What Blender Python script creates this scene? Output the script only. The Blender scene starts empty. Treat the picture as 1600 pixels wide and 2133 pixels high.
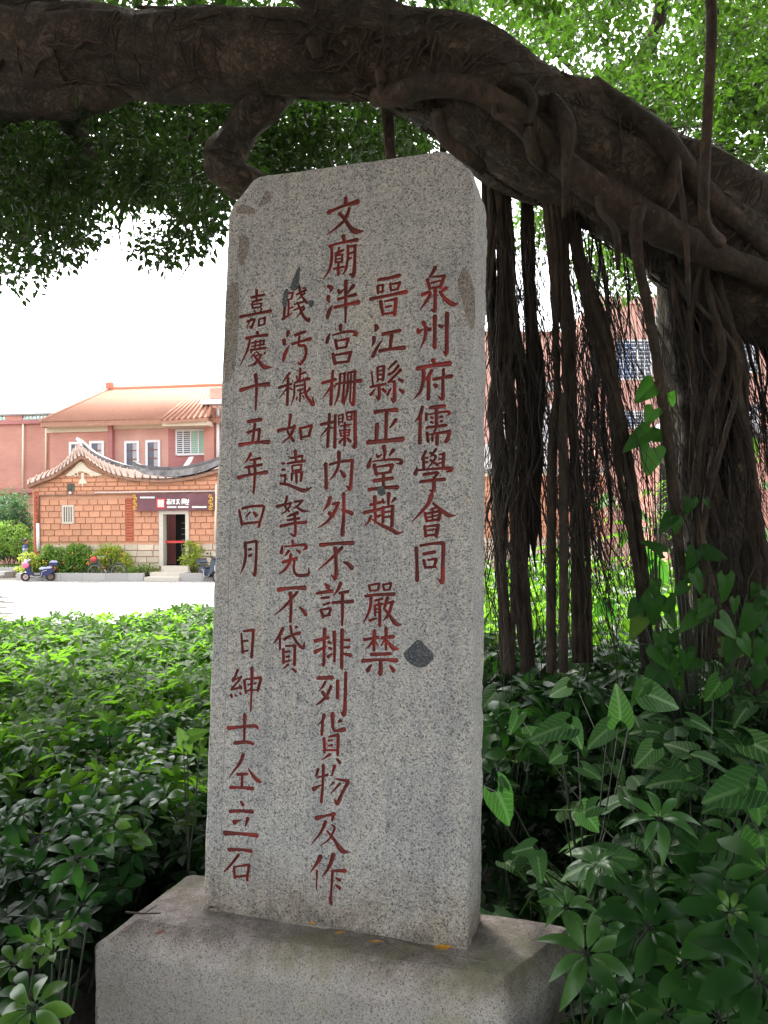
import bpy, math, random
import numpy as np
from mathutils import Vector, Matrix, noise as mnoise
from mathutils.geometry import delaunay_2d_cdt

random.seed(7)
rng = np.random.default_rng(11)
scene = bpy.context.scene
COL = scene.collection

# ------------------------------------------------------------------ camera
FPX = 1750.0
PITCH, ROLL = math.radians(0.65), math.radians(0.45)
CAM = Vector((0, 0, 1.9))

def rot_cam(x, y, z):
    c, s = math.cos(ROLL), math.sin(ROLL)
    x, z = c * x + s * z, -s * x + c * z
    c, s = math.cos(PITCH), math.sin(PITCH)
    return Vector((x, c * y - s * z, s * y + c * z))

cam_data = bpy.data.cameras.new("camera")
cam = bpy.data.objects.new("camera", cam_data)
COL.objects.link(cam)
cam_data.sensor_fit = 'VERTICAL'
cam_data.sensor_height = 24.0
cam_data.lens = 24.0 * FPX / 2133.0
cam_data.clip_start = 0.05
cam_data.clip_end = 3000
R_, F_, U_ = rot_cam(1, 0, 0), rot_cam(0, 1, 0), rot_cam(0, 0, 1)
cam.matrix_world = Matrix(((R_.x, U_.x, -F_.x, CAM.x), (R_.y, U_.y, -F_.y, CAM.y),
                           (R_.z, U_.z, -F_.z, CAM.z), (0, 0, 0, 1)))
scene.camera = cam

# ------------------------------------------------------------------ light
SUN_EL, SUN_AZ = math.radians(58), math.radians(-25)     # azimuth measured from +Y (ahead), clockwise
world = bpy.data.worlds.new("World")
scene.world = world
world.use_nodes = True
wn = world.node_tree
bg = wn.nodes['Background']
sky = wn.nodes.new('ShaderNodeTexSky')
sky.sky_type = 'NISHITA'
sky.sun_disc = False
sky.sun_elevation = SUN_EL
sky.sun_rotation = SUN_AZ
sky.air_density = 1.0
sky.dust_density = 4.0
sky.ozone_density = 1.0
hs = wn.nodes.new('ShaderNodeHueSaturation')
hs.inputs['Saturation'].default_value = 0.22
hs.inputs['Value'].default_value = 1.25
wn.links.new(sky.outputs[0], hs.inputs['Color'])
wn.links.new(hs.outputs[0], bg.inputs['Color'])
bg.inputs['Strength'].default_value = 0.15

sun_d = bpy.data.lights.new("sun", 'SUN')
sun_d.energy = 2.2
sun_d.angle = math.radians(9)
sun_d.color = (1.0, 0.95, 0.87)
sun = bpy.data.objects.new("sun", sun_d)
COL.objects.link(sun)
sdir = Vector((math.sin(SUN_AZ) * math.cos(SUN_EL), math.cos(SUN_AZ) * math.cos(SUN_EL), math.sin(SUN_EL)))
sun.rotation_euler = sdir.to_track_quat('Z', 'Y').to_euler()

scene.view_settings.view_transform = 'Standard'
scene.view_settings.look = 'None'
scene.view_settings.exposure = 2.18
scene.view_settings.gamma = 1.0
scene.view_settings.use_curve_mapping = False
scene.cycles.max_bounces = 8
scene.cycles.diffuse_bounces = 5
scene.cycles.transmission_bounces = 6
scene.cycles.transparent_max_bounces = 8

# ------------------------------------------------------------------ helpers
def ray(u, v):
    return rot_cam((u - 800) / FPX, 1.0, -(v - 1066.5) / FPX)

def at(u, v, Y):
    d = ray(u, v)
    return CAM + d * (Y / d.y)

def atz(u, v, z):
    d = ray(u, v)
    return CAM + d * ((z - CAM.z) / d.z)

def tag(o, label=None, cat=None, group=None, kind=None):
    if label: o['label'] = label
    if cat: o['category'] = cat
    if group: o['group'] = group
    if kind: o['kind'] = kind
    return o

def empty(name, mat=None, label=None, cat=None, group=None):
    o = bpy.data.objects.new(name, None)
    o.empty_display_size = 0.1
    COL.objects.link(o)
    if mat is not None:
        o.matrix_world = mat if isinstance(mat, Matrix) else Matrix.Translation(mat)
    return tag(o, label, cat, group)

def link(name, me, parent=None, loc=None):
    o = bpy.data.objects.new(name, me)
    COL.objects.link(o)
    if parent is not None: o.parent = parent
    if loc is not None: o.location = loc
    return o

def mesh_np(name, V, F, mat=None, smooth=False, uv=None):
    """V (n,3), F (m,k) with constant k"""
    V = np.asarray(V, dtype=np.float32); F = np.asarray(F, dtype=np.int32)
    me = bpy.data.meshes.new(name)
    m, k = F.shape
    me.vertices.add(len(V)); me.vertices.foreach_set('co', V.ravel())
    me.loops.add(m * k); me.loops.foreach_set('vertex_index', F.ravel())
    me.polygons.add(m)
    me.polygons.foreach_set('loop_start', np.arange(0, m * k, k, dtype=np.int32))
    me.polygons.foreach_set('loop_total', np.full(m, k, dtype=np.int32))
    me.polygons.foreach_set('use_smooth', np.full(m, smooth, dtype=bool))
    if uv is not None:
        ul = me.uv_layers.new(name='uv')
        ul.data.foreach_set('uv', np.asarray(uv, dtype=np.float32)[F.ravel()].ravel())
    me.update(calc_edges=True)
    if mat: me.materials.append(mat)
    return me

class MB:
    """collects shapes and links them as one mesh object"""
    def __init__(s): s.v, s.f, s.m, s.sm = [], [], [], []
    def add(s, V, F, mi=0, smooth=False):
        n = len(s.v)
        s.v += [tuple(p) for p in V]
        s.f += [tuple(int(i) + n for i in f) for f in F]
        s.m += [mi] * len(F); s.sm += [smooth] * len(F)
        return s
    def box(s, a, b, mi=0, M=None):
        (x0, y0, z0), (x1, y1, z1) = a, b
        V = [Vector(p) for p in ((x0,y0,z0),(x1,y0,z0),(x1,y1,z0),(x0,y1,z0),(x0,y0,z1),(x1,y0,z1),(x1,y1,z1),(x0,y1,z1))]
        if M is not None: V = [M @ p for p in V]
        return s.add(V, [(0,3,2,1),(4,5,6,7),(0,1,5,4),(1,2,6,5),(2,3,7,6),(3,0,4,7)], mi)
    def tube(s, pts, rad, sides=8, mi=0, cap=True, smooth=True, wob=0.0):
        V, F = tube(pts, rad, sides, wob)
        if cap:
            n = len(pts)
            F = [tuple(f) for f in F] + [tuple(range(sides))[::-1], tuple(range((n-1)*sides, n*sides))]
        return s.add(V, F, mi, smooth)
    def prism(s, poly, y0, y1, mi=0):
        """polygon in x,z extruded along y"""
        n = len(poly)
        V = [(x, y0, z) for x, z in poly] + [(x, y1, z) for x, z in poly]
        F = [tuple(range(n)), tuple(range(2*n-1, n-1, -1))] + [(i, i+n, (i+1) % n + n, (i+1) % n) for i in range(n)]
        return s.add(V, F, mi)
    def strip(s, top, bot, y0, y1, mi=0):
        """band between two curves in x,z (same length), extruded along y"""
        n = len(top)
        V = [(x, y0, z) for x, z in top] + [(x, y0, z) for x, z in bot] + [(x, y1, z) for x, z in top] + [(x, y1, z) for x, z in bot]
        F = []
        for i in range(n-1):
            F += [(i+n, i+n+1, i+1, i), (i+2*n, i+1+2*n, i+1+3*n, i+3*n), (i, i+1, i+1+2*n, i+2*n), (i+3*n, i+1+3*n, i+1+n, i+n)]
        F += [(0, 2*n, 3*n, n), (n-1, 2*n-1, 4*n-1, 3*n-1)]
        return s.add(V, F, mi)
    def sphere(s, c, r, mi=0, seg=12, rings=8, sc=(1,1,1)):
        V, F = [], []
        for i in range(rings+1):
            t = math.pi * i / rings
            for j in range(seg):
                p = 2*math.pi*j/seg
                V.append((c[0]+r*sc[0]*math.sin(t)*math.cos(p), c[1]+r*sc[1]*math.sin(t)*math.sin(p), c[2]+r*sc[2]*math.cos(t)))
        for i in range(rings):
            for j in range(seg):
                a, b = i*seg+j, i*seg+(j+1) % seg
                F.append((a, a+seg, b+seg, b))
        return s.add(V, F, mi, True)
    def torus(s, c, R, r, M=None, seg=28, sides=8, mi=0):
        """ring in the x,z plane"""
        V, F = [], []
        for i in range(seg):
            a = 2*math.pi*i/seg
            for j in range(sides):
                b = 2*math.pi*j/sides
                q = R + r*math.cos(b)
                p = Vector((q*math.cos(a), r*math.sin(b), q*math.sin(a)))
                if M is not None: p = M @ p
                V.append(p + Vector(c))
        for i in range(seg):
            for j in range(sides):
                i2, j2 = (i+1) % seg, (j+1) % sides
                F.append((i*sides+j, i*sides+j2, i2*sides+j2, i2*sides+j))
        return s.add(V, F, mi, True)
    def mesh(s, name, mats):
        me = bpy.data.meshes.new(name)
        me.from_pydata([tuple(p) for p in s.v], [], s.f)
        mats = mats if isinstance(mats, (list, tuple)) else [mats]
        for m in mats: me.materials.append(m)
        me.polygons.foreach_set('material_index', s.m)
        me.polygons.foreach_set('use_smooth', s.sm)
        me.update()
        return me
    def build(s, name, mats, parent=None, loc=None):
        return link(name, s.mesh(name, mats), parent, loc)

def smooth_path(pts, n=6):
    """Catmull-Rom through points (list of tuples/Vectors of any width)"""
    P = np.array([list(p) for p in pts], dtype=float)
    if len(P) < 3: 
        t = np.linspace(0, 1, n + 1)[:, None]
        return P[0] * (1 - t) + P[-1] * t
    Q = np.vstack([2 * P[0] - P[1], P, 2 * P[-1] - P[-2]])
    out = []
    for i in range(1, len(Q) - 2):
        p0, p1, p2, p3 = Q[i-1], Q[i], Q[i+1], Q[i+2]
        for k in range(n):
            t = k / n
            out.append(0.5 * ((2*p1) + (-p0+p2)*t + (2*p0-5*p1+4*p2-p3)*t*t + (-p0+3*p1-3*p2+p3)*t**3))
    out.append(Q[-2])
    return np.array(out)

def tube(pts, rad, sides=8, wob=0.0):
    P = np.array([list(p) for p in pts], dtype=float)
    n = len(P)
    rad = np.full(n, rad, dtype=float) if np.isscalar(rad) else np.array(rad, dtype=float)
    T = np.gradient(P, axis=0)
    T /= np.linalg.norm(T, axis=1)[:, None] + 1e-12
    ref = np.array([0.0, 0.0, 1.0]) if abs(T[:, 2]).mean() < 0.8 else np.array([0.0, 1.0, 0.0])
    A = np.cross(T, ref); A /= np.linalg.norm(A, axis=1)[:, None] + 1e-12
    B = np.cross(T, A)
    ang = np.arange(sides) * 2 * math.pi / sides
    rr = rad[:, None] * np.ones(sides)[None, :]
    if wob:
        s = np.cumsum(np.r_[0, np.linalg.norm(np.diff(P, axis=0), axis=1)])
        for i in range(n):
            for j in range(sides):
                q = Vector((math.cos(ang[j]) * 1.3 + P[0][0], math.sin(ang[j]) * 1.3, s[i] * 1.6 / max(rad.mean() * 4, 0.02)))
                rr[i, j] *= 1 + wob * mnoise.noise(q) + 0.5 * wob * mnoise.noise(q * 2.7)
    V = P[:, None, :] + rr[..., None] * (np.cos(ang)[None, :, None] * A[:, None, :] + np.sin(ang)[None, :, None] * B[:, None, :])
    i = np.arange(n - 1)[:, None]; j = np.arange(sides)[None, :]
    j2 = (j + 1) % sides
    F = np.stack([i*sides + j, i*sides + j2, (i+1)*sides + j2, (i+1)*sides + j], -1).reshape(-1, 4)
    return V.reshape(-1, 3), F

# ------------------------------------------------------------------ materials
MATS = {}
def new_mat(name):
    m = bpy.data.materials.new(name); m.use_nodes = True
    nt = m.node_tree
    b = nt.nodes['Principled BSDF']
    MATS[name] = m
    return m, nt, b

def N(nt, t, **kw):
    n = nt.nodes.new(t)
    for k, v in kw.items():
        if k.startswith('i_'):
            key = k[2:]
            n.inputs[int(key) if key.isdigit() else key.replace('_', ' ')].default_value = v
        else: setattr(n, k, v)
    return n

def ramp(nt, fac, stops, interp='LINEAR'):
    r = nt.nodes.new('ShaderNodeValToRGB')
    r.color_ramp.interpolation = interp
    el = r.color_ramp.elements
    el[0].position, el[0].color = stops[0][0], (*stops[0][1], 1)
    el[1].position, el[1].color = stops[-1][0], (*stops[-1][1], 1)
    for p, c in stops[1:-1]:
        e = el.new(p); e.color = (*c, 1)
    nt.links.new(fac, r.inputs[0])
    return r.outputs[0]

def coords(nt, scale=(1, 1, 1), out='Object'):
    tc = nt.nodes.new('ShaderNodeTexCoord')
    mp = nt.nodes.new('ShaderNodeMapping')
    mp.inputs['Scale'].default_value = scale
    nt.links.new(tc.outputs[out], mp.inputs[0])
    return mp.outputs[0]

def mix(nt, fac, a, b, mode='MIX'):
    m = nt.nodes.new('ShaderNodeMix'); m.data_type = 'RGBA'; m.blend_type = mode
    for sock, val in ((m.inputs[0], fac), (m.inputs[6], a), (m.inputs[7], b)):
        if hasattr(val, 'links'): nt.links.new(val, sock)
        elif isinstance(val, (int, float)): sock.default_value = val
        else: sock.default_value = (*val, 1)
    return m.outputs[2]

def bump(nt, b, h, strength=0.3, dist=0.01):
    bp = nt.nodes.new('ShaderNodeBump')
    bp.inputs['Strength'].default_value = strength
    bp.inputs['Distance'].default_value = dist
    nt.links.new(h, bp.inputs['Height'])
    nt.links.new(bp.outputs[0], b.inputs['Normal'])

def plain(name, col, rough=0.7, var=0.15, scale=6.0, metal=0.0, bstr=0.15, bdist=0.004, objvar=0.0):
    m, nt, b = new_mat(name)
    c = coords(nt)
    n = N(nt, 'ShaderNodeTexNoise', i_Scale=scale, i_Detail=6.0, i_Roughness=0.6)
    nt.links.new(c, n.inputs['Vector'])
    lo = tuple(x * (1 - var) for x in col); hi = tuple(min(1, x * (1 + var)) for x in col)
    cc = ramp(nt, n.outputs['Fac'], [(0.3, lo), (0.7, hi)])
    if objvar:
        oi = nt.nodes.new('ShaderNodeObjectInfo')
        rr = ramp(nt, oi.outputs['Random'], [(0, (1-objvar,)*3), (1, (1+objvar*0.5,)*3)])
        cc = mix(nt, 1.0, cc, rr, 'MULTIPLY')
    nt.links.new(cc, b.inputs['Base Color'])
    b.inputs['Roughness'].default_value = rough
    b.inputs['Metallic'].default_value = metal
    if bstr: bump(nt, b, n.outputs['Fac'], bstr, bdist)
    return m

def granite(name, tones, overlay=None, cell=330, bs=0.5):
    m, nt, b = new_mat(name)
    c = coords(nt)
    v = N(nt, 'ShaderNodeTexVoronoi', i_Scale=cell); nt.links.new(c, v.inputs['Vector'])
    sep = nt.nodes.new('ShaderNodeSeparateColor'); nt.links.new(v.outputs['Color'], sep.inputs[0])
    v2 = N(nt, 'ShaderNodeTexVoronoi', i_Scale=cell * 0.62); nt.links.new(c, v2.inputs['Vector'])
    sep2 = nt.nodes.new('ShaderNodeSeparateColor'); nt.links.new(v2.outputs['Color'], sep2.inputs[0])
    base = ramp(nt, sep.outputs[0], tones, 'CONSTANT')
    dark = ramp(nt, sep2.outputs[1], [(0, (1, 1, 1)), (0.80, (0.76, 0.76, 0.77)), (0.93, (0.38, 0.38, 0.39))], 'CONSTANT')
    cc = mix(nt, 0.8, base, dark, 'MULTIPLY')
    n1 = N(nt, 'ShaderNodeTexNoise', i_Scale=5.0, i_Detail=8.0, i_Roughness=0.65); nt.links.new(c, n1.inputs['Vector'])
    sh = ramp(nt, n1.outputs['Fac'], [(0.3, (0.80, 0.80, 0.82)), (0.55, (1, 1, 1)), (0.75, (1.0, 0.95, 0.86))])
    cc = mix(nt, 1.0, cc, sh, 'MULTIPLY')
    if overlay: cc = overlay(nt, c, cc)
    nt.links.new(cc, b.inputs['Base Color'])
    b.inputs['Roughness'].default_value = 0.85
    n2 = N(nt, 'ShaderNodeTexNoise', i_Scale=160.0, i_Detail=5.0, i_Roughness=0.7); nt.links.new(c, n2.inputs['Vector'])
    add = N(nt, 'ShaderNodeMath', operation='ADD')
    nt.links.new(n2.outputs['Fac'], add.inputs[0]); nt.links.new(sep.outputs[1], add.inputs[1])
    bump(nt, b, add.outputs[0], bs, 0.0016)
    return m

GR = [(0, (0.17, 0.168, 0.16)), (0.07, (0.33, 0.325, 0.31)), (0.26, (0.46, 0.45, 0.42)), (0.55, (0.56, 0.545, 0.505)), (0.82, (0.66, 0.64, 0.59)), (0.95, (0.50, 0.42, 0.36))]

def stele_stain(nt, c, cc):
    # dirt rising from the foot, tan lichen film in patches, pale weathering
    sp = nt.nodes.new('ShaderNodeSeparateXYZ'); nt.links.new(c, sp.inputs[0])
    n = N(nt, 'ShaderNodeTexNoise', i_Scale=9.0, i_Detail=7.0, i_Roughness=0.7); nt.links.new(c, n.inputs['Vector'])
    foot = N(nt, 'ShaderNodeMath', operation='MULTIPLY_ADD'); nt.links.new(sp.outputs[2], foot.inputs[0])
    foot.inputs[1].default_value = 2.4; nt.links.new(n.outputs['Fac'], foot.inputs[2])
    f = ramp(nt, foot.outputs[0], [(0.42, (0.36, 0.31, 0.26)), (0.60, (0.78, 0.70, 0.62)), (0.95, (1, 1, 1))])
    cc = mix(nt, 0.9, cc, f, 'MULTIPLY')
    n3 = N(nt, 'ShaderNodeTexNoise', i_Scale=2.3, i_Detail=9.0, i_Roughness=0.75, i_Distortion=0.4); nt.links.new(c, n3.inputs['Vector'])
    t = ramp(nt, n3.outputs['Fac'], [(0.56, (0, 0, 0)), (0.68, (1, 1, 1))])
    tt = nt.nodes.new('ShaderNodeSeparateColor'); nt.links.new(t, tt.inputs[0])
    k = N(nt, 'ShaderNodeMath', operation='MULTIPLY', i_1=0.35); nt.links.new(tt.outputs[0], k.inputs[0])
    cc = mix(nt, k.outputs[0], cc, (0.44, 0.38, 0.29))
    # vertical rain streaks and bluish damp mottling
    mp = nt.nodes.new('ShaderNodeMapping'); mp.inputs['Scale'].default_value = (14, 1, 0.9); nt.links.new(c, mp.inputs[0])
    n4 = N(nt, 'ShaderNodeTexNoise', i_Scale=1.6, i_Detail=6.0, i_Roughness=0.65); nt.links.new(mp.outputs[0], n4.inputs['Vector'])
    cc = mix(nt, 1.0, cc, ramp(nt, n4.outputs['Fac'], [(0.32, (0.80, 0.81, 0.83)), (0.5, (1, 1, 1)), (0.72, (1.05, 1.02, 0.96))]), 'MULTIPLY')
    n5 = N(nt, 'ShaderNodeTexNoise', i_Scale=26.0, i_Detail=8.0, i_Roughness=0.75); nt.links.new(c, n5.inputs['Vector'])
    return mix(nt, 1.0, cc, ramp(nt, n5.outputs['Fac'], [(0.33, (0.74, 0.75, 0.78)), (0.48, (1, 1, 1)), (0.7, (1.04, 1.02, 0.98))]), 'MULTIPLY')

def plinth_tone(nt, c, cc):  # darkens towards the top, with olive patches at random
    sp = nt.nodes.new('ShaderNodeSeparateXYZ'); nt.links.new(c, sp.inputs[0])
    n = N(nt, 'ShaderNodeTexNoise', i_Scale=6.0, i_Detail=9.0, i_Roughness=0.72); nt.links.new(c, n.inputs['Vector'])
    a = N(nt, 'ShaderNodeMath', operation='MULTIPLY_ADD', i_1=4.2); nt.links.new(sp.outputs[2], a.inputs[0]); nt.links.new(n.outputs['Fac'], a.inputs[2])
    f = ramp(nt, a.outputs[0], [(0.16, (1, 1, 1)), (0.34, (0.78, 0.74, 0.72)), (0.54, (0.34, 0.31, 0.31))])
    cc = mix(nt, 1.0, cc, f, 'MULTIPLY')
    n3 = N(nt, 'ShaderNodeTexNoise', i_Scale=3.1, i_Detail=8.0, i_Roughness=0.7); nt.links.new(c, n3.inputs['Vector'])
    g = ramp(nt, n3.outputs['Fac'], [(0.47, (0, 0, 0)), (0.70, (0.5, 0.5, 0.5))])
    gs = nt.nodes.new('ShaderNodeSeparateColor'); nt.links.new(g, gs.inputs[0])
    return mix(nt, gs.outputs[0], cc, (0.30, 0.30, 0.15))

M_granite = granite('granite', GR, stele_stain)
M_plinth = granite('weathered_granite', [(0, (0.18, 0.16, 0.145)), (0.06, (0.44, 0.40, 0.36)), (0.4, (0.53, 0.48, 0.435)), (0.75, (0.61, 0.555, 0.50))], plinth_tone, cell=420, bs=0.6)
M_patch_dark = granite('dark_inclusion', [(0, (0.05, 0.055, 0.06)), (0.3, (0.085, 0.095, 0.10)), (0.7, (0.13, 0.14, 0.145)), (0.92, (0.22, 0.23, 0.23))], None, cell=420, bs=0.2)
M_patch_tan = granite('tan_residue', [(0, (0.16, 0.14, 0.115)), (0.25, (0.27, 0.235, 0.19)), (0.6, (0.34, 0.30, 0.245)), (.9, (.44, .42, .39))], None, cell=420, bs=0.2)

def red_paint():
    m, nt, b = new_mat('red_paint')
    c = coords(nt)
    n = N(nt, 'ShaderNodeTexNoise', i_Scale=38.0, i_Detail=7.0, i_Roughness=0.7); nt.links.new(c, n.inputs['Vector'])
    n2 = N(nt, 'ShaderNodeTexNoise', i_Scale=7.0, i_Detail=5.0, i_Roughness=0.7); nt.links.new(c, n2.inputs['Vector'])
    cc = ramp(nt, n2.outputs['Fac'], [(0.32, (0.11, 0.024, 0.019)), (0.5, (0.21, 0.034, 0.027)), (0.68, (0.42, 0.048, 0.040))])
    w = ramp(nt, n.outputs['Fac'], [(0.66, (0, 0, 0)), (0.74, (0.7, 0.7, 0.7))])
    ws = nt.nodes.new('ShaderNodeSeparateColor'); nt.links.new(w, ws.inputs[0])
    cc = mix(nt, ws.outputs[0], cc, (0.16, 0.13, 0.11))
    nt.links.new(cc, b.inputs['Base Color'])
    b.inputs['Roughness'].default_value = 0.6
    bump(nt, b, n.outputs['Fac'], 0.5, 0.0015)
    return m
M_red = red_paint()

def bark(name, tones, scale=(1, 1, 1), sc=9.0, bs=0.7, bd=0.02):
    m, nt, b = new_mat(name)
    c = coords(nt, scale)
    n = N(nt, 'ShaderNodeTexNoise', i_Scale=sc, i_Detail=10.0, i_Roughness=0.7, i_Distortion=0.6); nt.links.new(c, n.inputs['Vector'])
    n2 = N(nt, 'ShaderNodeTexNoise', i_Scale=sc * 0.22, i_Detail=4.0); nt.links.new(c, n2.inputs['Vector'])
    cc = ramp(nt, n.outputs['Fac'], [(0.25, tones[0]), (0.5, tones[1]), (0.75, tones[2])])
    t = ramp(nt, n2.outputs['Fac'], [(0.3, (0.62, 0.66, 0.62)), (0.7, (1.15, 1.05, 0.95))])
    cc = mix(nt, 1.0, cc, t, 'MULTIPLY')
    nt.links.new(cc, b.inputs['Base Color'])
    b.inputs['Roughness'].default_value = 0.9
    vo = N(nt, 'ShaderNodeTexVoronoi', feature='DISTANCE_TO_EDGE', i_Scale=sc * 1.6)
    wv = N(nt, 'ShaderNodeVectorMath', operation='MULTIPLY_ADD'); nt.links.new(n.outputs['Color'], wv.inputs[0]); wv.inputs[1].default_value = (.25, .25, .25); nt.links.new(c, wv.inputs[2])
    nt.links.new(wv.outputs[0], vo.inputs['Vector'])
    mr = N(nt, 'ShaderNodeMath', operation='MINIMUM', i_1=.12); nt.links.new(vo.outputs['Distance'], mr.inputs[0])
    ad = N(nt, 'ShaderNodeMath', operation='MULTIPLY_ADD', i_1=2.5); nt.links.new(mr.outputs[0], ad.inputs[0]); nt.links.new(n.outputs['Fac'], ad.inputs[2])
    bump(nt, b, ad.outputs[0], bs, bd)
    return m
M_bark = bark('banyan_bark', [(0.022, 0.017, 0.013), (0.10, 0.08, 0.06), (0.23, 0.185, 0.14)], sc=13.0, bs=1.0, bd=0.03)
M_root = bark('smooth_root_bark', [(0.024, 0.017, 0.012), (0.085, 0.062, 0.045), (0.165, 0.125, 0.092)], (1, 1, 0.5), 22.0, 0.9, 0.012)
M_hair = bark('dark_rootlets', [(0.010, 0.007, 0.006), (0.022, 0.016, 0.012), (0.05, 0.036, 0.027)], (1, 1, 0.2), 25.0, 0.3, 0.004)

def leaf_mat(name, lo, hi, trans, tfac=0.35, rough=0.38, src='island', spec=0.5):
    m, nt, b = new_mat(name)
    if src == 'island':
        g = nt.nodes.new('ShaderNodeNewGeometry'); r = g.outputs['Random Per Island']
    else:
        g = nt.nodes.new('ShaderNodeObjectInfo'); r = g.outputs['Random']
    cc = ramp(nt, r, [(0, lo), (0.75, tuple((a + b_) / 2 for a, b_ in zip(lo, hi))), (.97, hi), (1, (hi[0] * 2.6, hi[1] * 1.5, hi[2]))])
    c = coords(nt)
    n = N(nt, 'ShaderNodeTexNoise', i_Scale=30.0, i_Detail=4.0); nt.links.new(c, n.inputs['Vector'])
    v = ramp(nt, n.outputs['Fac'], [(0.3, (0.78, 0.8, 0.78)), (0.7, (1.15, 1.12, 1.1))])
    cc = mix(nt, 1.0, cc, v, 'MULTIPLY')
    nt.links.new(cc, b.inputs['Base Color'])
    b.inputs['Roughness'].default_value = rough
    b.inputs['Specular IOR Level'].default_value = spec
    t = nt.nodes.new('ShaderNodeBsdfTranslucent')
    t.inputs[0].default_value = (*trans, 1)
    ms = nt.nodes.new('ShaderNodeMixShader'); ms.inputs[0].default_value = tfac
    nt.links.new(b.outputs[0], ms.inputs[1]); nt.links.new(t.outputs[0], ms.inputs[2])
    nt.links.new(ms.outputs[0], nt.nodes['Material Output'].inputs['Surface'])
    return m

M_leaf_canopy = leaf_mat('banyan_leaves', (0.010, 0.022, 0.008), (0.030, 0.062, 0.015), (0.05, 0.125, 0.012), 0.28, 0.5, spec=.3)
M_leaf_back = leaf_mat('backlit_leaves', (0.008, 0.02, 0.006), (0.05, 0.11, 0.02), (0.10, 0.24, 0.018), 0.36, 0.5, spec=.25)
M_leaf_sch = leaf_mat('schefflera_leaves', (0.010, 0.040, 0.011), (0.030, 0.088, 0.018), (0.07, 0.24, 0.02), 0.24, 0.42, 'object', .12)
M_leaf_young = leaf_mat('young_schefflera_leaves', (0.04, 0.11, 0.018), (0.085, 0.17, 0.03), (0.2, 0.42, 0.04), 0.35, 0.33, 'object')
M_leaf_hedge = leaf_mat('hedge_leaves', (0.010, 0.036, 0.008), (0.055, 0.12, 0.014), (0.18, 0.42, 0.02), 0.46, 0.5, spec=.12)
M_leaf_under = leaf_mat('undergrowth_leaves', (0.005, 0.018, 0.006), (0.014, 0.042, 0.010), (0.05, 0.16, 0.015), 0.18, 0.5, spec=.15)  # shade beneath the shrubs put into these darker leaf colours
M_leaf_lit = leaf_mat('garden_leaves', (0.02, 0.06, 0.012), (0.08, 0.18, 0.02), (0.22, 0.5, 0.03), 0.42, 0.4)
M_leaf_big = leaf_mat('climber_leaves', (0.025, 0.085, 0.02), (0.05, 0.14, 0.03), (0.12, 0.42, 0.03), 0.5, 0.4, 'object')
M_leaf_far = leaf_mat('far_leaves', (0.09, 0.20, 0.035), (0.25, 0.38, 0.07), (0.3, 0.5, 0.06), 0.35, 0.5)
M_leaf_bluegreen = leaf_mat('bamboo_leaves', (0.04, 0.10, 0.05), (0.10, 0.18, 0.09), (0.15, 0.3, 0.1), 0.3, 0.5)

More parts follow.
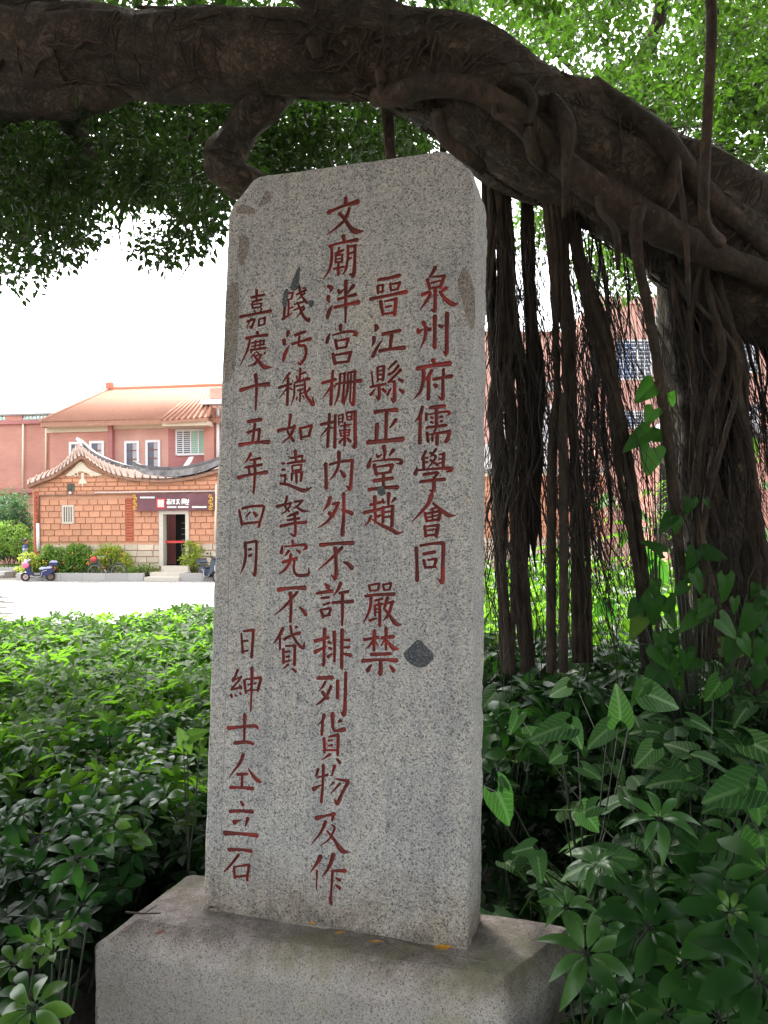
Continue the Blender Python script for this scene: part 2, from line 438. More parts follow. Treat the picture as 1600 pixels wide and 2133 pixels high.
def vein_mat():
    m, nt, b = new_mat('arrowhead_leaves')
    tc = nt.nodes.new('ShaderNodeTexCoord')
    sp = nt.nodes.new('ShaderNodeSeparateXYZ'); nt.links.new(tc.outputs['UV'], sp.inputs[0])
    ax = N(nt, 'ShaderNodeMath', operation='ABSOLUTE'); nt.links.new(sp.outputs[0], ax.inputs[0])
    # side veins: stripes of (y - 0.55|x|), midrib: |x| small
    q = N(nt, 'ShaderNodeMath', operation='MULTIPLY_ADD', i_1=-0.75); nt.links.new(ax.outputs[0], q.inputs[0]); nt.links.new(sp.outputs[1], q.inputs[2])
    nz_ = N(nt, 'ShaderNodeTexNoise', i_Scale=5.0, i_Detail=2.0); nt.links.new(tc.outputs['UV'], nz_.inputs['Vector'])
    x2 = N(nt, 'ShaderNodeMath', operation='MULTIPLY'); nt.links.new(ax.outputs[0], x2.inputs[0]); nt.links.new(ax.outputs[0], x2.inputs[1])
    qa = N(nt, 'ShaderNodeMath', operation='MULTIPLY_ADD', i_1=-.7); nt.links.new(x2.outputs[0], qa.inputs[0]); nt.links.new(q.outputs[0], qa.inputs[2])
    qb = N(nt, 'ShaderNodeMath', operation='MULTIPLY_ADD', i_1=.14); nt.links.new(nz_.outputs['Fac'], qb.inputs[0]); nt.links.new(qa.outputs[0], qb.inputs[2])
    q2 = N(nt, 'ShaderNodeMath', operation='MULTIPLY', i_1=6.2); nt.links.new(qb.outputs[0], q2.inputs[0])
    fr = N(nt, 'ShaderNodeMath', operation='FRACT'); nt.links.new(q2.outputs[0], fr.inputs[0])
    s = N(nt, 'ShaderNodeMath', operation='SUBTRACT', i_1=0.5); nt.links.new(fr.outputs[0], s.inputs[0])
    sa = N(nt, 'ShaderNodeMath', operation='ABSOLUTE'); nt.links.new(s.outputs[0], sa.inputs[0])
    st = ramp(nt, sa.outputs[0], [(0.0, (.8, .8, .8)), (0.05, (0.4, 0.4, 0.4)), (0.12, (0, 0, 0))])
    md = ramp(nt, ax.outputs[0], [(0.0, (1, 1, 1)), (0.025, (0.8, 0.8, 0.8)), (0.06, (0, 0, 0))])
    allv = mix(nt, 1.0, st, md, 'LIGHTEN')
    sv = nt.nodes.new('ShaderNodeSeparateColor'); nt.links.new(allv, sv.inputs[0])
    oi = nt.nodes.new('ShaderNodeObjectInfo')
    k = N(nt, 'ShaderNodeMapRange'); k.inputs[3].default_value = 0.35; k.inputs[4].default_value = 1.0
    nt.links.new(oi.outputs['Random'], k.inputs[0])
    kk = N(nt, 'ShaderNodeMath', operation='MULTIPLY'); nt.links.new(sv.outputs[0], kk.inputs[0]); nt.links.new(k.outputs[0], kk.inputs[1])
    base = ramp(nt, oi.outputs['Random'], [(0, (0.012, 0.045, 0.013)), (0.8, (0.026, 0.08, 0.018)), (1, (0.055, 0.14, 0.028))])
    cc = mix(nt, kk.outputs[0], base, (0.24, 0.36, 0.17))
    nt.links.new(cc, b.inputs['Base Color'])
    b.inputs['Roughness'].default_value = 0.42
    b.inputs['Specular IOR Level'].default_value = .25
    bump(nt, b, sv.outputs[0], 0.4, 0.003)
    t = nt.nodes.new('ShaderNodeBsdfTranslucent'); t.inputs[0].default_value = (0.10, 0.32, 0.04, 1)
    ms = nt.nodes.new('ShaderNodeMixShader'); ms.inputs[0].default_value = 0.28
    nt.links.new(b.outputs[0], ms.inputs[1]); nt.links.new(t.outputs[0], ms.inputs[2])
    nt.links.new(ms.outputs[0], nt.nodes['Material Output'].inputs['Surface'])
    return m
M_vein = vein_mat()
M_stem = plain('green_stems', (0.018, 0.026, 0.010), 0.6, 0.3, 20)
M_twig = plain('brown_twigs', (0.05, 0.035, 0.022), 0.8, 0.3, 20)
M_soil = plain('garden_soil', (0.022, 0.016, 0.011), 0.95, 0.4, 12, bstr=0.6, bdist=0.03)
# ------------------------------------------------------------------ the stele
ST_P = dict(x0=-0.16712, z0=0.75031, yaw=-0.30953, lean=-0.05422, tilt=0.01205, W=0.80799, H=2.22495, tp=0.97266)
M_st = Matrix.Rotation(ST_P['yaw'], 4, 'Z') @ Matrix.Rotation(ST_P['lean'], 4, 'X') @ Matrix.Rotation(ST_P['tilt'], 4, 'Y')
ST_O = Vector((ST_P['x0'], 2.4, ST_P['z0']))
ST_MAT = Matrix.Translation(ST_O) @ M_st
ST_INV = ST_MAT.inverted()

def on_stele(u, v):
    o = ST_INV @ CAM
    d = ST_INV.to_3x3() @ ray(u, v)
    t = -o.y / d.y
    p = o + d * t
    return p.x, p.z

CROPS = dict(A=(660, 400), B=(660, 750), C=(660, 1100), D=(560, 1480), E=(470, 580), F=(470, 930), G=(440, 1190), H=(440, 1480))
# one line for each carved character: brush strokes as x,y[,width]
INSCRIPTION = '''
文 A|320,70,44 322,112,46|135,225,52 200,195,34 330,143,36 450,108,58|360,180,32 340,250,38 290,330,34 200,410,24 115,472,12|255,240,40 310,300,38 370,390,46 430,438,60 515,432,10
廟 A|295,492,50 300,520,40 305,560,26|140,600,30 280,560,26 445,530,44|165,600,34 165,740,34 140,860,30 80,960,14|205,682,24 290,645,30|243,622,26 248,700,24|210,710,24 208,780,24|215,705,18 285,695,24|285,700,24 275,775,22|210,780,18 275,775,20|215,745,16 275,735,16|195,850,24 300,830,26|240,790,26 240,915,34|345,600,32 345,720,30 325,850,30 290,915,12|340,605,20 430,595,34|425,595,36 422,750,34 410,925,44 365,905,12|355,685,20 410,665,24|350,745,20 380,730,24
泮 A|130,1048,36 165,1068,44 145,1115,10|130,1170,48 130,1200,36 145,1230,8|175,1255,10 140,1320,46 120,1390,40|240,1090,30 255,1120,34 300,1080,14|405,1045,46 360,1100,24 345,1130,10|240,1190,36 330,1165,28 430,1140,40|200,1280,36 330,1250,30 460,1225,50|325,995,44 322,1200,38 318,1450,22
宮 A|265,1485,44 265,1530,36|145,1575,16 125,1620,36 115,1665,40|180,1590,20 300,1558,26 400,1550,32 440,1580,40 400,1595,12|208,1650,34 225,1740,32|235,1652,18 350,1632,32|350,1640,32 325,1725,28|220,1740,24 330,1722,24|180,1800,36 205,1905,42|190,1815,20 380,1780,34|378,1785,36 350,1880,32|205,1900,28 355,1882,28
晉 A|690,975,36 800,955,34 915,930,44|675,1050,32 682,1122,28|680,1040,20 730,1032,26|735,1035,26 730,1108,24|685,1112,20 740,1102,20|815,1020,28 825,1092,26|820,1025,18 925,1008,30|925,1008,34 900,1080,26|825,1095,20 905,1075,20|600,1190,40 850,1138,32 990,1112,46|710,1218,42 735,1358,34|750,1215,18 880,1190,30|880,1192,44 865,1362,36|765,1280,24 825,1265,26|745,1355,26 860,1342,26
江 A|655,1485,36 665,1510,50 645,1555,12|635,1622,46 635,1660,36 612,1718,10|735,1630,8 670,1730,34 625,1820,44|735,1580,40 925,1540,38|835,1570,42 815,1740,36|705,1765,40 830,1745,34 970,1730,48
縣 B|675,85,28 678,230,24|685,75,20 750,68,26|750,72,32 738,220,30|690,120,18 735,115,18|690,165,18 735,160,18|685,215,20 738,210,20|610,130,18 625,285,22|600,300,26 765,265,26|695,278,34 690,430,34 655,400,10|650,318,12 602,382,38|735,325,30 762,348,34|882,18,32 820,75,24 800,105,18|905,70,34 850,135,28 800,160,30|805,165,20 840,150,16|930,112,36 860,185,26 800,243,30|800,245,22 870,235,20|915,215,28 950,235,36|865,262,36 860,448,40 822,425,12|820,320,22 790,380,34|922,325,24 955,355,38
正 B|650,580,42 760,560,32 885,555,46|775,590,42 765,880,36|875,668,40 835,725,26 805,755,10|670,718,48 660,895,42|570,915,48 750,898,42 950,878,54
堂 B|745,965,46 755,1030,34 745,1105,26|660,1045,16 680,1075,32 725,1045,8|848,1005,44 805,1060,14|600,1098,24 575,1178,48|625,1125,16 800,1105,24 925,1108,32 938,1145,34 885,1150,10|640,1172,42 662,1268,34|665,1188,18 835,1162,32|838,1168,42 815,1240,30|665,1265,26 825,1245,24|640,1342,40 840,1312,38|742,1270,36 740,1420,32|580,1440,36 760,1418,34 895,1412,42
趙 B|645,1525,44 645,1690,32|595,1610,28 715,1578,24|530,1695,36 705,1655,32|650,1690,30 652,1785,28|655,1745,22 700,1728,30|600,1735,28 580,1790,24 535,1835,12|615,1770,16 700,1825,30 850,1895,40 890,1922,34 955,1915,8|800,1490,46 795,1600,26|732,1550,24 742,1580,32|868,1540,38 830,1580,14|735,1640,38 735,1798,32|745,1640,20 845,1620,28|845,1628,38 835,1838,38|760,1692,20 825,1680,22|760,1748,20 825,1732,22
泉 A|1315,840,42 1290,890,34 1252,940,20|1228,975,38 1255,1075,30|1275,945,16 1410,932,32|1415,935,42 1375,1060,34|1275,1010,24 1370,985,20|1265,1070,24 1375,1050,24|1315,1088,40 1315,1200,36 1308,1315,40 1270,1300,12|1175,1140,40 1255,1115,32 1240,1180,36 1145,1305,10|1435,1068,42 1375,1115,28|1365,1110,28 1430,1190,42 1510,1248,48 1570,1240,8
州 A|1182,1445,38 1205,1500,36 1200,1620,32 1145,1745,8|1118,1515,18 1132,1555,44 1180,1522,12|1225,1500,18 1252,1530,34 1272,1505,10|1310,1385,48 1310,1550,38 1308,1722,44|1362,1482,32 1385,1500,30 1410,1472,8|1448,1355,48 1442,1600,40 1442,1785,42 1405,1775,14
府 B|1295,5,50 1305,28,34|1122,95,46 1280,62,38 1472,38,56|1185,100,42 1185,220,40 1150,350,32 1080,432,10|1278,115,36 1235,190,34 1200,230,10|1245,190,42 1240,430,38|1300,215,34 1400,195,32 1495,178,40|1408,108,34 1400,300,34 1398,428,40 1348,405,12|1305,270,22 1325,288,46
儒 B|1172,525,36 1145,620,38 1085,690,8|1150,630,34 1145,918,40|1265,528,36 1415,512,42|1215,598,28 1215,660,32|1235,605,14 1430,572,26 1478,590,30 1455,610,10|1330,545,38 1330,715,32|1270,638,22 1285,645,24|1270,688,22 1285,695,24|1372,628,22 1390,632,24|1375,680,22 1392,678,24|1220,750,26 1435,725,34|1330,742,22 1305,800,22|1225,812,34 1237,902,32|1250,828,18 1475,792,34|1478,795,34 1445,895,42 1412,908,10|1285,830,26 1285,895,26|1340,822,36 1335,930,38
學 B|1210,1015,32 1170,1100,26|1185,1080,32 1188,1205,32|1205,1090,18 1235,1085,18|1200,1140,18 1230,1132,18|1322,992,28 1262,1075,12|1262,1030,24 1322,1068,26|1322,1085,26 1240,1192,12|1265,1112,26 1338,1165,26|1358,1052,14 1415,1038,28|1410,1042,38 1402,1200,34|1358,1100,18 1400,1092,18|1355,1145,18 1400,1135,18|1112,1198,18 1095,1258,46|1125,1225,22 1300,1208,24 1480,1202,38 1490,1225,36 1445,1240,16|1190,1272,28 1335,1248,28|1348,1255,30 1305,1305,22|1155,1352,34 1290,1335,30 1415,1325,38|1305,1310,38 1295,1450,40 1250,1445,12
會 B|1275,1505,50 1235,1600,38 1160,1690,28 1060,1795,8|1290,1592,22 1400,1680,38 1465,1725,42 1540,1728,8|1268,1655,18 1318,1642,24|1202,1702,32 1222,1790,28|1215,1705,18 1368,1678,28|1375,1688,36 1352,1780,32|1285,1675,22 1285,1780,22|1230,1750,18 1345,1722,18|1225,1790,22 1350,1772,24|1200,1850,32 1210,1955,36|1215,1850,18 1350,1832,28|1348,1838,38 1325,1952,38|1240,1892,20 1310,1880,20|1215,1950,24 1325,1938,24
同 C|1105,225,42 1112,400,34 1115,575,44|1155,195,26 1300,170,28 1400,165,38|1408,172,42 1400,400,38 1395,595,44 1350,570,12|1190,288,32 1310,265,34|1188,360,32 1208,438,32|1235,355,18 1325,342,28|1328,348,34 1305,425,28|1210,438,28 1320,430,26
嚴 C|580,638,28 595,695,26|600,632,20 695,615,24|695,622,26 680,685,20|600,698,18 690,685,18|735,628,26 745,685,24|745,628,18 825,612,24|825,618,28 810,684,22|750,692,18 812,680,18|545,755,32 700,738,28 855,735,38|605,772,32 590,900,30 520,1055,12|650,805,22 725,785,24|690,800,18 685,850,18|640,860,22 730,840,24|642,862,26 650,972,24|700,840,28 700,1080,36|660,902,16 690,897,16|660,938,16 690,932,16|590,1028,32 665,1000,16|785,780,38 755,870,28 738,900,10|790,832,20 850,820,32|830,855,34 800,950,32 735,1030,10|760,905,24 830,1000,38 885,1065,44 942,1072,8
禁 C|530,1240,34 600,1228,26 680,1215,34|640,1145,42 635,1355,32|625,1250,24 590,1300,22 540,1345,8|655,1270,24 675,1290,18|720,1220,28 850,1205,38|770,1118,38 770,1345,26|755,1240,24 715,1305,12|780,1252,24 850,1330,46 915,1345,8|605,1405,34 820,1395,32|512,1475,42 700,1462,26 885,1470,44|710,1470,38 708,1618,42 682,1590,12|605,1522,18 568,1580,46|815,1532,22 850,1578,46
柵 B|65,255,34 210,215,30|180,125,32 165,300,36 156,490,38|170,272,32 120,350,24 60,425,8|180,280,18 200,295,22|260,155,28 255,250,26 235,400,28 195,500,10|265,160,18 318,142,24|312,152,30 300,300,26 288,465,30 272,440,8|345,150,22 340,330,26 302,500,12|350,140,22 425,125,26|425,128,34 415,320,30 405,488,40 370,460,10|380,150,20 368,460,22|215,265,22 350,245,28 485,232,42
欄 B|50,715,32 175,690,32|140,602,32 130,780,34 120,958,38|110,762,24 35,860,8|145,742,22 170,755,22|205,618,32 200,965,38|245,615,16 290,602,20|290,612,24 285,690,20|245,655,14 282,648,14|245,692,16 285,682,16|243,615,18 243,720,18|328,590,20 340,662,20|345,582,26 430,572,28|350,628,14 390,618,14|345,668,16 392,656,16|388,590,16 388,655,16|425,578,42 425,780,38 425,958,42 388,950,12|262,735,18 375,715,20|310,700,26 308,940,34|255,780,20 265,842,20|260,785,16 365,772,18|365,775,24 355,838,20|265,845,16 358,836,16|280,812,14 345,802,14|292,870,14 255,912,34|340,868,22 370,900,34
內 B|100,1158,44 105,1300,38 105,1418,46|145,1160,28 250,1132,26 398,1115,34|395,1122,36 385,1280,36 370,1428,44 328,1395,12|245,1030,46 245,1150,36 210,1250,28 150,1330,10|265,1228,22 305,1285,46
外 B|145,1535,46 120,1610,38 70,1675,10|182,1600,30 245,1590,32|240,1592,38 190,1700,38 110,1800,28 15,1862,10|140,1702,44 175,1730,44|300,1485,38 300,1700,34 285,1938,46|280,1665,18 350,1685,38 390,1705,42
不 C|45,188,44 220,170,32 395,165,46|280,220,34 180,320,32 15,465,10|208,232,48 215,350,38 210,555,38 162,520,12|300,378,18 350,402,40 388,440,52
許 G|1270,145,28 1298,172,50|1175,245,28 1340,218,38|1222,300,22 1310,290,24|1248,375,20 1312,352,26|1220,430,32 1245,508,34|1240,422,18 1325,412,28|1328,418,32 1310,480,28|1245,500,22 1320,486,22|1438,135,42 1410,200,32 1362,270,10|1430,242,32 1522,225,30|1460,250,36 1460,420,34 1455,600,24|1352,350,32 1460,342,30 1570,335,40
排 G|1155,775,38 1305,735,30|1262,648,44 1255,850,34 1250,1035,32 1222,1022,10|1158,895,44 1225,860,26 1288,832,10|1370,682,46 1372,850,34 1370,1000,28|1305,788,28 1325,792,28|1312,852,28 1335,862,28|1300,948,36 1345,915,12|1455,655,42 1452,870,38 1450,1070,38|1480,765,22 1535,765,32|1480,845,22 1530,845,30|1480,920,22 1545,932,42
列 G|1185,1188,34 1345,1180,42|1268,1230,28 1240,1280,24 1195,1330,8|1330,1282,34 1290,1370,32 1220,1450,26 1155,1490,6|1240,1348,38 1290,1405,46|1405,1222,40 1405,1400,42|1495,1130,36 1490,1400,36 1480,1585,44 1442,1565,12
貨 H|1255,55,42 1240,110,28 1190,160,10|1240,120,32 1230,265,32|1350,40,48 1355,190,32 1385,225,26 1478,210,46|1420,122,28 1440,112,34|1255,312,34 1260,460,30|1310,290,18 1410,272,32|1412,282,36 1405,488,32|1300,338,18 1345,330,20|1300,392,18 1345,382,22|1265,440,22 1400,440,22|1320,488,32 1225,550,8|1400,542,24 1430,578,34
物 H|1185,658,34 1165,725,22|1180,745,14 1290,715,28|1245,612,34 1240,800,28 1225,1015,32|1140,872,48 1220,828,10|1370,620,38 1340,720,18|1385,760,14 1520,782,36|1525,792,34 1460,910,32 1405,1028,42 1368,985,14|1360,798,22 1320,835,10|1430,812,26 1370,880,18 1330,918,6
及 H|1175,1195,50 1260,1172,24 1370,1148,38|1365,1152,28 1345,1215,28|1270,1238,38 1220,1350,24 1110,1490,8|1340,1270,18 1370,1310,24 1310,1430,18 1215,1500,6|1290,1342,22 1370,1440,32 1450,1552,54 1540,1575,6
作 H|1215,1625,50 1180,1690,34 1100,1800,8|1175,1780,24 1170,1990,12|1358,1605,50 1310,1740,32 1235,1845,8|1335,1778,14 1488,1780,42|1350,1800,32 1335,2000,22 1328,2100,38 1335,2148,28|1390,1862,18 1430,1882,34|1390,1942,22 1430,1972,36
踐 E|665,185,24 670,245,22|665,175,18 750,158,24|750,160,26 735,222,22|670,245,20 740,225,20|702,258,24 698,400,26|660,312,32 650,430,30|705,335,20 745,322,22|635,450,36 740,390,12|815,85,32 835,150,28 850,200,22 905,270,30|790,180,22 895,128,26|880,165,24 800,240,10|860,110,18 885,105,18|800,270,22 830,340,28 870,425,30 925,470,36 932,430,10|770,290,20 880,255,24|760,350,20 870,315,22|875,335,28 790,430,10
污 E|695,598,46 685,640,28|650,692,46 655,735,28|705,745,12 670,820,42 642,905,36|775,630,32 885,592,32|745,728,32 850,695,28 940,672,42|820,645,24 815,740,28 885,755,34 890,860,34 832,952,32 805,920,10
穢 E|708,1055,32 645,1140,12|595,1212,32 730,1172,24|695,1112,32 690,1250,32 685,1400,34|680,1222,22 595,1330,8|715,1215,20 735,1235,20|832,1005,30 822,1125,24|790,1085,20 798,1130,20|830,1065,22 888,1045,24|775,1155,22 930,1112,26|765,1175,22 760,1300,22 730,1400,10|785,1195,18 872,1180,18|800,1242,18 870,1222,18|820,1282,16 870,1268,16|830,1250,18 825,1362,22|792,1325,20 782,1345,14|858,1305,18 866,1318,18|880,1150,24 888,1280,30 935,1355,34 972,1398,42 965,1315,8|935,1222,28 880,1300,10|915,1112,32 930,1118,30
如 E|722,1520,38 705,1640,28 690,1700,24 755,1800,38|765,1642,42 720,1750,28 630,1828,10|590,1690,42 690,1668,26 770,1645,30|830,1668,38 842,1780,34|845,1662,24 955,1635,32|955,1642,34 928,1740,30|845,1765,24 938,1748,24
違 F|775,58,42 780,145,28|725,130,22 855,105,28|690,188,22 880,160,32|855,110,20 850,160,18|740,222,22 745,272,22|745,212,18 850,202,20|842,208,24 835,255,20|750,272,20 838,258,20|785,270,32 790,398,28|735,300,26 735,372,24|755,298,16 840,285,20|848,290,32 838,378,32|632,188,26 650,190,28|632,258,26 658,256,24|620,325,28 668,318,28|665,322,26 658,402,24|612,412,30 700,428,30 800,468,36 870,490,40 960,455,8
拏 F|680,560,30 660,660,26 705,720,26|575,665,34 728,628,24|725,632,24 690,700,20 615,758,8|765,615,22 850,602,26|848,606,28 800,660,22 740,700,8|780,662,18 850,712,34 922,720,8|800,735,36 690,778,18|690,818,22 820,798,28|615,885,34 760,855,28 892,842,38|770,755,32 775,978,34 722,975,14
究 F|745,1055,36 750,1085,28|630,1112,24 622,1178,42|660,1112,18 790,1100,22 880,1092,32 895,1125,34 865,1150,12|700,1162,34 660,1215,12|790,1152,18 820,1170,34|640,1285,32 790,1242,32|725,1205,38 710,1290,34 660,1370,28 595,1415,10|765,1262,24 758,1370,28 800,1430,32 905,1428,32 925,1400,26 920,1350,8
不 F|590,1592,46 740,1572,32 878,1570,48|795,1622,32 700,1730,32 620,1810,22 540,1875,8|720,1632,46 728,1730,36 720,1945,32|825,1790,22 870,1830,40 888,1862,44
貸 G|795,640,42 755,720,34 690,805,8|765,742,28 765,860,26|815,755,32 900,708,24 982,685,36|880,612,32 900,700,28 960,800,32 1022,852,34 1035,780,8|940,622,28 948,620,30|802,868,32 805,1012,34|830,830,20 930,825,24|930,832,34 925,1038,34|825,896,20 872,886,22|835,950,20 865,945,26|820,1005,20 872,992,22|855,1037,28 800,1085,10|905,1082,24 938,1112,32
嘉 E|345,135,34 345,252,26|292,210,28 430,180,28|302,260,26 400,235,26|292,288,24 302,325,22|290,292,18 400,275,20|398,280,24 388,320,20|300,330,18 390,318,18|320,355,20 330,378,18|400,338,22 385,372,18|170,425,38 340,392,28 500,362,38|240,480,22 322,452,24|320,460,28 290,548,28 270,530,8|280,450,24 230,555,8|370,458,22 370,525,24|370,452,18 440,432,20|438,438,28 430,505,24|375,525,18 435,508,18
慶 E|352,598,34 360,630,24|235,665,38 350,640,28 460,628,36|270,680,28 245,790,28 160,975,8|295,715,20 432,690,22|335,690,20 330,765,18|385,685,18 380,755,18|295,755,18 430,730,20|428,690,22 420,740,18|280,795,24 440,772,28|290,812,20 282,825,20|345,815,18 372,835,20|438,825,24 432,838,20|325,830,22 285,882,12|330,860,16 400,850,24 330,935,18 250,978,8|390,870,18 340,950,14 290,980,8|310,850,20 395,950,40 440,988,46 520,985,8
十 E|172,1240,46 330,1192,32 472,1175,52|335,1075,46 345,1190,36 340,1330,28 335,1462,20
五 E|255,1590,38 393,1567,42|325,1622,34 300,1820,32|250,1710,32 378,1672,28|378,1680,36 362,1820,32|158,1848,42 330,1822,28 475,1815,48
年 F|275,85,38 250,130,28 205,190,8|270,152,22 382,132,32|220,232,26 398,202,32|258,240,28 262,310,24|140,345,40 300,308,28 455,287,44|320,152,36 325,300,34 312,515,24
四 F|152,712,28 180,868,32|188,688,30 300,665,26 412,660,32|428,672,30 400,780,28 370,888,32|190,858,26 380,838,28|270,732,24 222,785,12|315,735,28 338,762,44
月 F|218,1075,40 225,1200,32 205,1320,28 165,1415,8|225,1072,22 340,1052,32|345,1062,32 338,1300,34 325,1425,38 302,1402,10|262,1145,26 285,1140,26|260,1215,26 285,1207,30
日 G|335,692,22 350,898,34|358,665,22 472,652,32|470,660,36 460,800,32 450,952,34|365,775,22 405,770,22|352,890,22 405,882,22
紳 G|295,1100,34 272,1150,22|280,1145,20 240,1212,32|245,1212,20 325,1175,16|335,1172,28 285,1240,22 230,1300,24|228,1312,26 330,1290,24|222,1375,34 230,1395,28|272,1375,24 280,1385,22|320,1350,22 332,1362,24|318,1265,20 338,1298,24|370,1218,32 385,1348,28|385,1200,18 550,1182,32|553,1192,36 520,1322,32|410,1258,18 500,1245,20|400,1325,18 520,1315,18|455,1080,42 450,1300,28 440,1550,20
士 H|192,195,44 350,180,28 490,172,36 522,200,22|375,55,46 370,200,34 365,350,24|268,360,40 400,350,34 462,370,34
仝 H|355,495,42 320,580,32 200,740,10|415,650,14 480,740,42 535,785,38 565,795,6|290,710,32 398,705,32|345,720,32 340,850,28|218,855,38 330,856,28 462,865,42
立 H|330,1015,26 352,1045,40|212,1120,38 330,1115,32 455,1125,42|320,1218,8 258,1242,50|405,1205,44 378,1285,14|155,1360,50 340,1370,32 505,1390,46
石 H|202,1545,40 330,1545,28 442,1562,40|303,1605,32 230,1700,26 148,1788,18|255,1742,32 262,1858,28|275,1732,16 418,1715,28|422,1722,32 408,1800,28 398,1885,30|270,1850,22 395,1835,24
'''

GRID = 0.0013
def brush_segments(spec):
    ch, crop = spec[0].split()
    ox, oy = CROPS[crop]
    segs = []
    for s in spec[1:]:
        pts = []
        for tok in s.split():
            a = [float(q) for q in tok.split(',')]
            w = a[2] if len(a) > 2 else 34
            x, z = on_stele(ox + a[0] * 300 / 1600, oy + a[1] * 300 / 1600)
            pts.append((x, z, w * 300 / 1600 / 2 * 0.00139 * 1.10 + 0.0003))
        P = smooth_path(pts, 4) if len(pts) > 2 else np.array(pts)
        P[:, 2] = np.clip(P[:, 2], 0.0008, 0.009)
        for a, b in zip(P[:-1], P[1:]): segs.append((a, b))
    return ch, segs

def char_field(segs):
    A = np.array([s[0] for s in segs]); B = np.array([s[1] for s in segs])
    lo = np.minimum(A[:, :2], B[:, :2]).min(0) - 0.012
    hi = np.maximum(A[:, :2], B[:, :2]).max(0) + 0.012
    lo = np.floor(lo / GRID) * GRID
    nx, nz = (np.ceil((hi - lo) / GRID)).astype(int) + 1
    X, Z = np.meshgrid(lo[0] + np.arange(nx) * GRID, lo[1] + np.arange(nz) * GRID, indexing='ij')
    S = np.full(X.shape, 1.0)
    for a, b in zip(A, B):
        dx, dz = b[0] - a[0], b[1] - a[1]
        L = dx * dx + dz * dz + 1e-12
        t = np.clip(((X - a[0]) * dx + (Z - a[1]) * dz) / L, 0, 1)
        d = np.hypot(X - a[0] - t * dx, Z - a[1] - t * dz) - (a[2] + t * (b[2] - a[2]))
        S = np.minimum(S, d)
    # chipped chisel edge
    nz1 = np.sin(X * 1900 + 3 * np.sin(Z * 1300)) * np.sin(Z * 2100 + 2 * np.sin(X * 1700))
    S = S + 0.00028 * nz1 + 1e-7
    return lo, S

def front_relief(x, z):
    return 0.0016 * mnoise.noise(Vector((x * 9, z * 9, 1.3))) + 0.0008 * mnoise.noise(Vector((x * 34, z * 34, 7.3)))

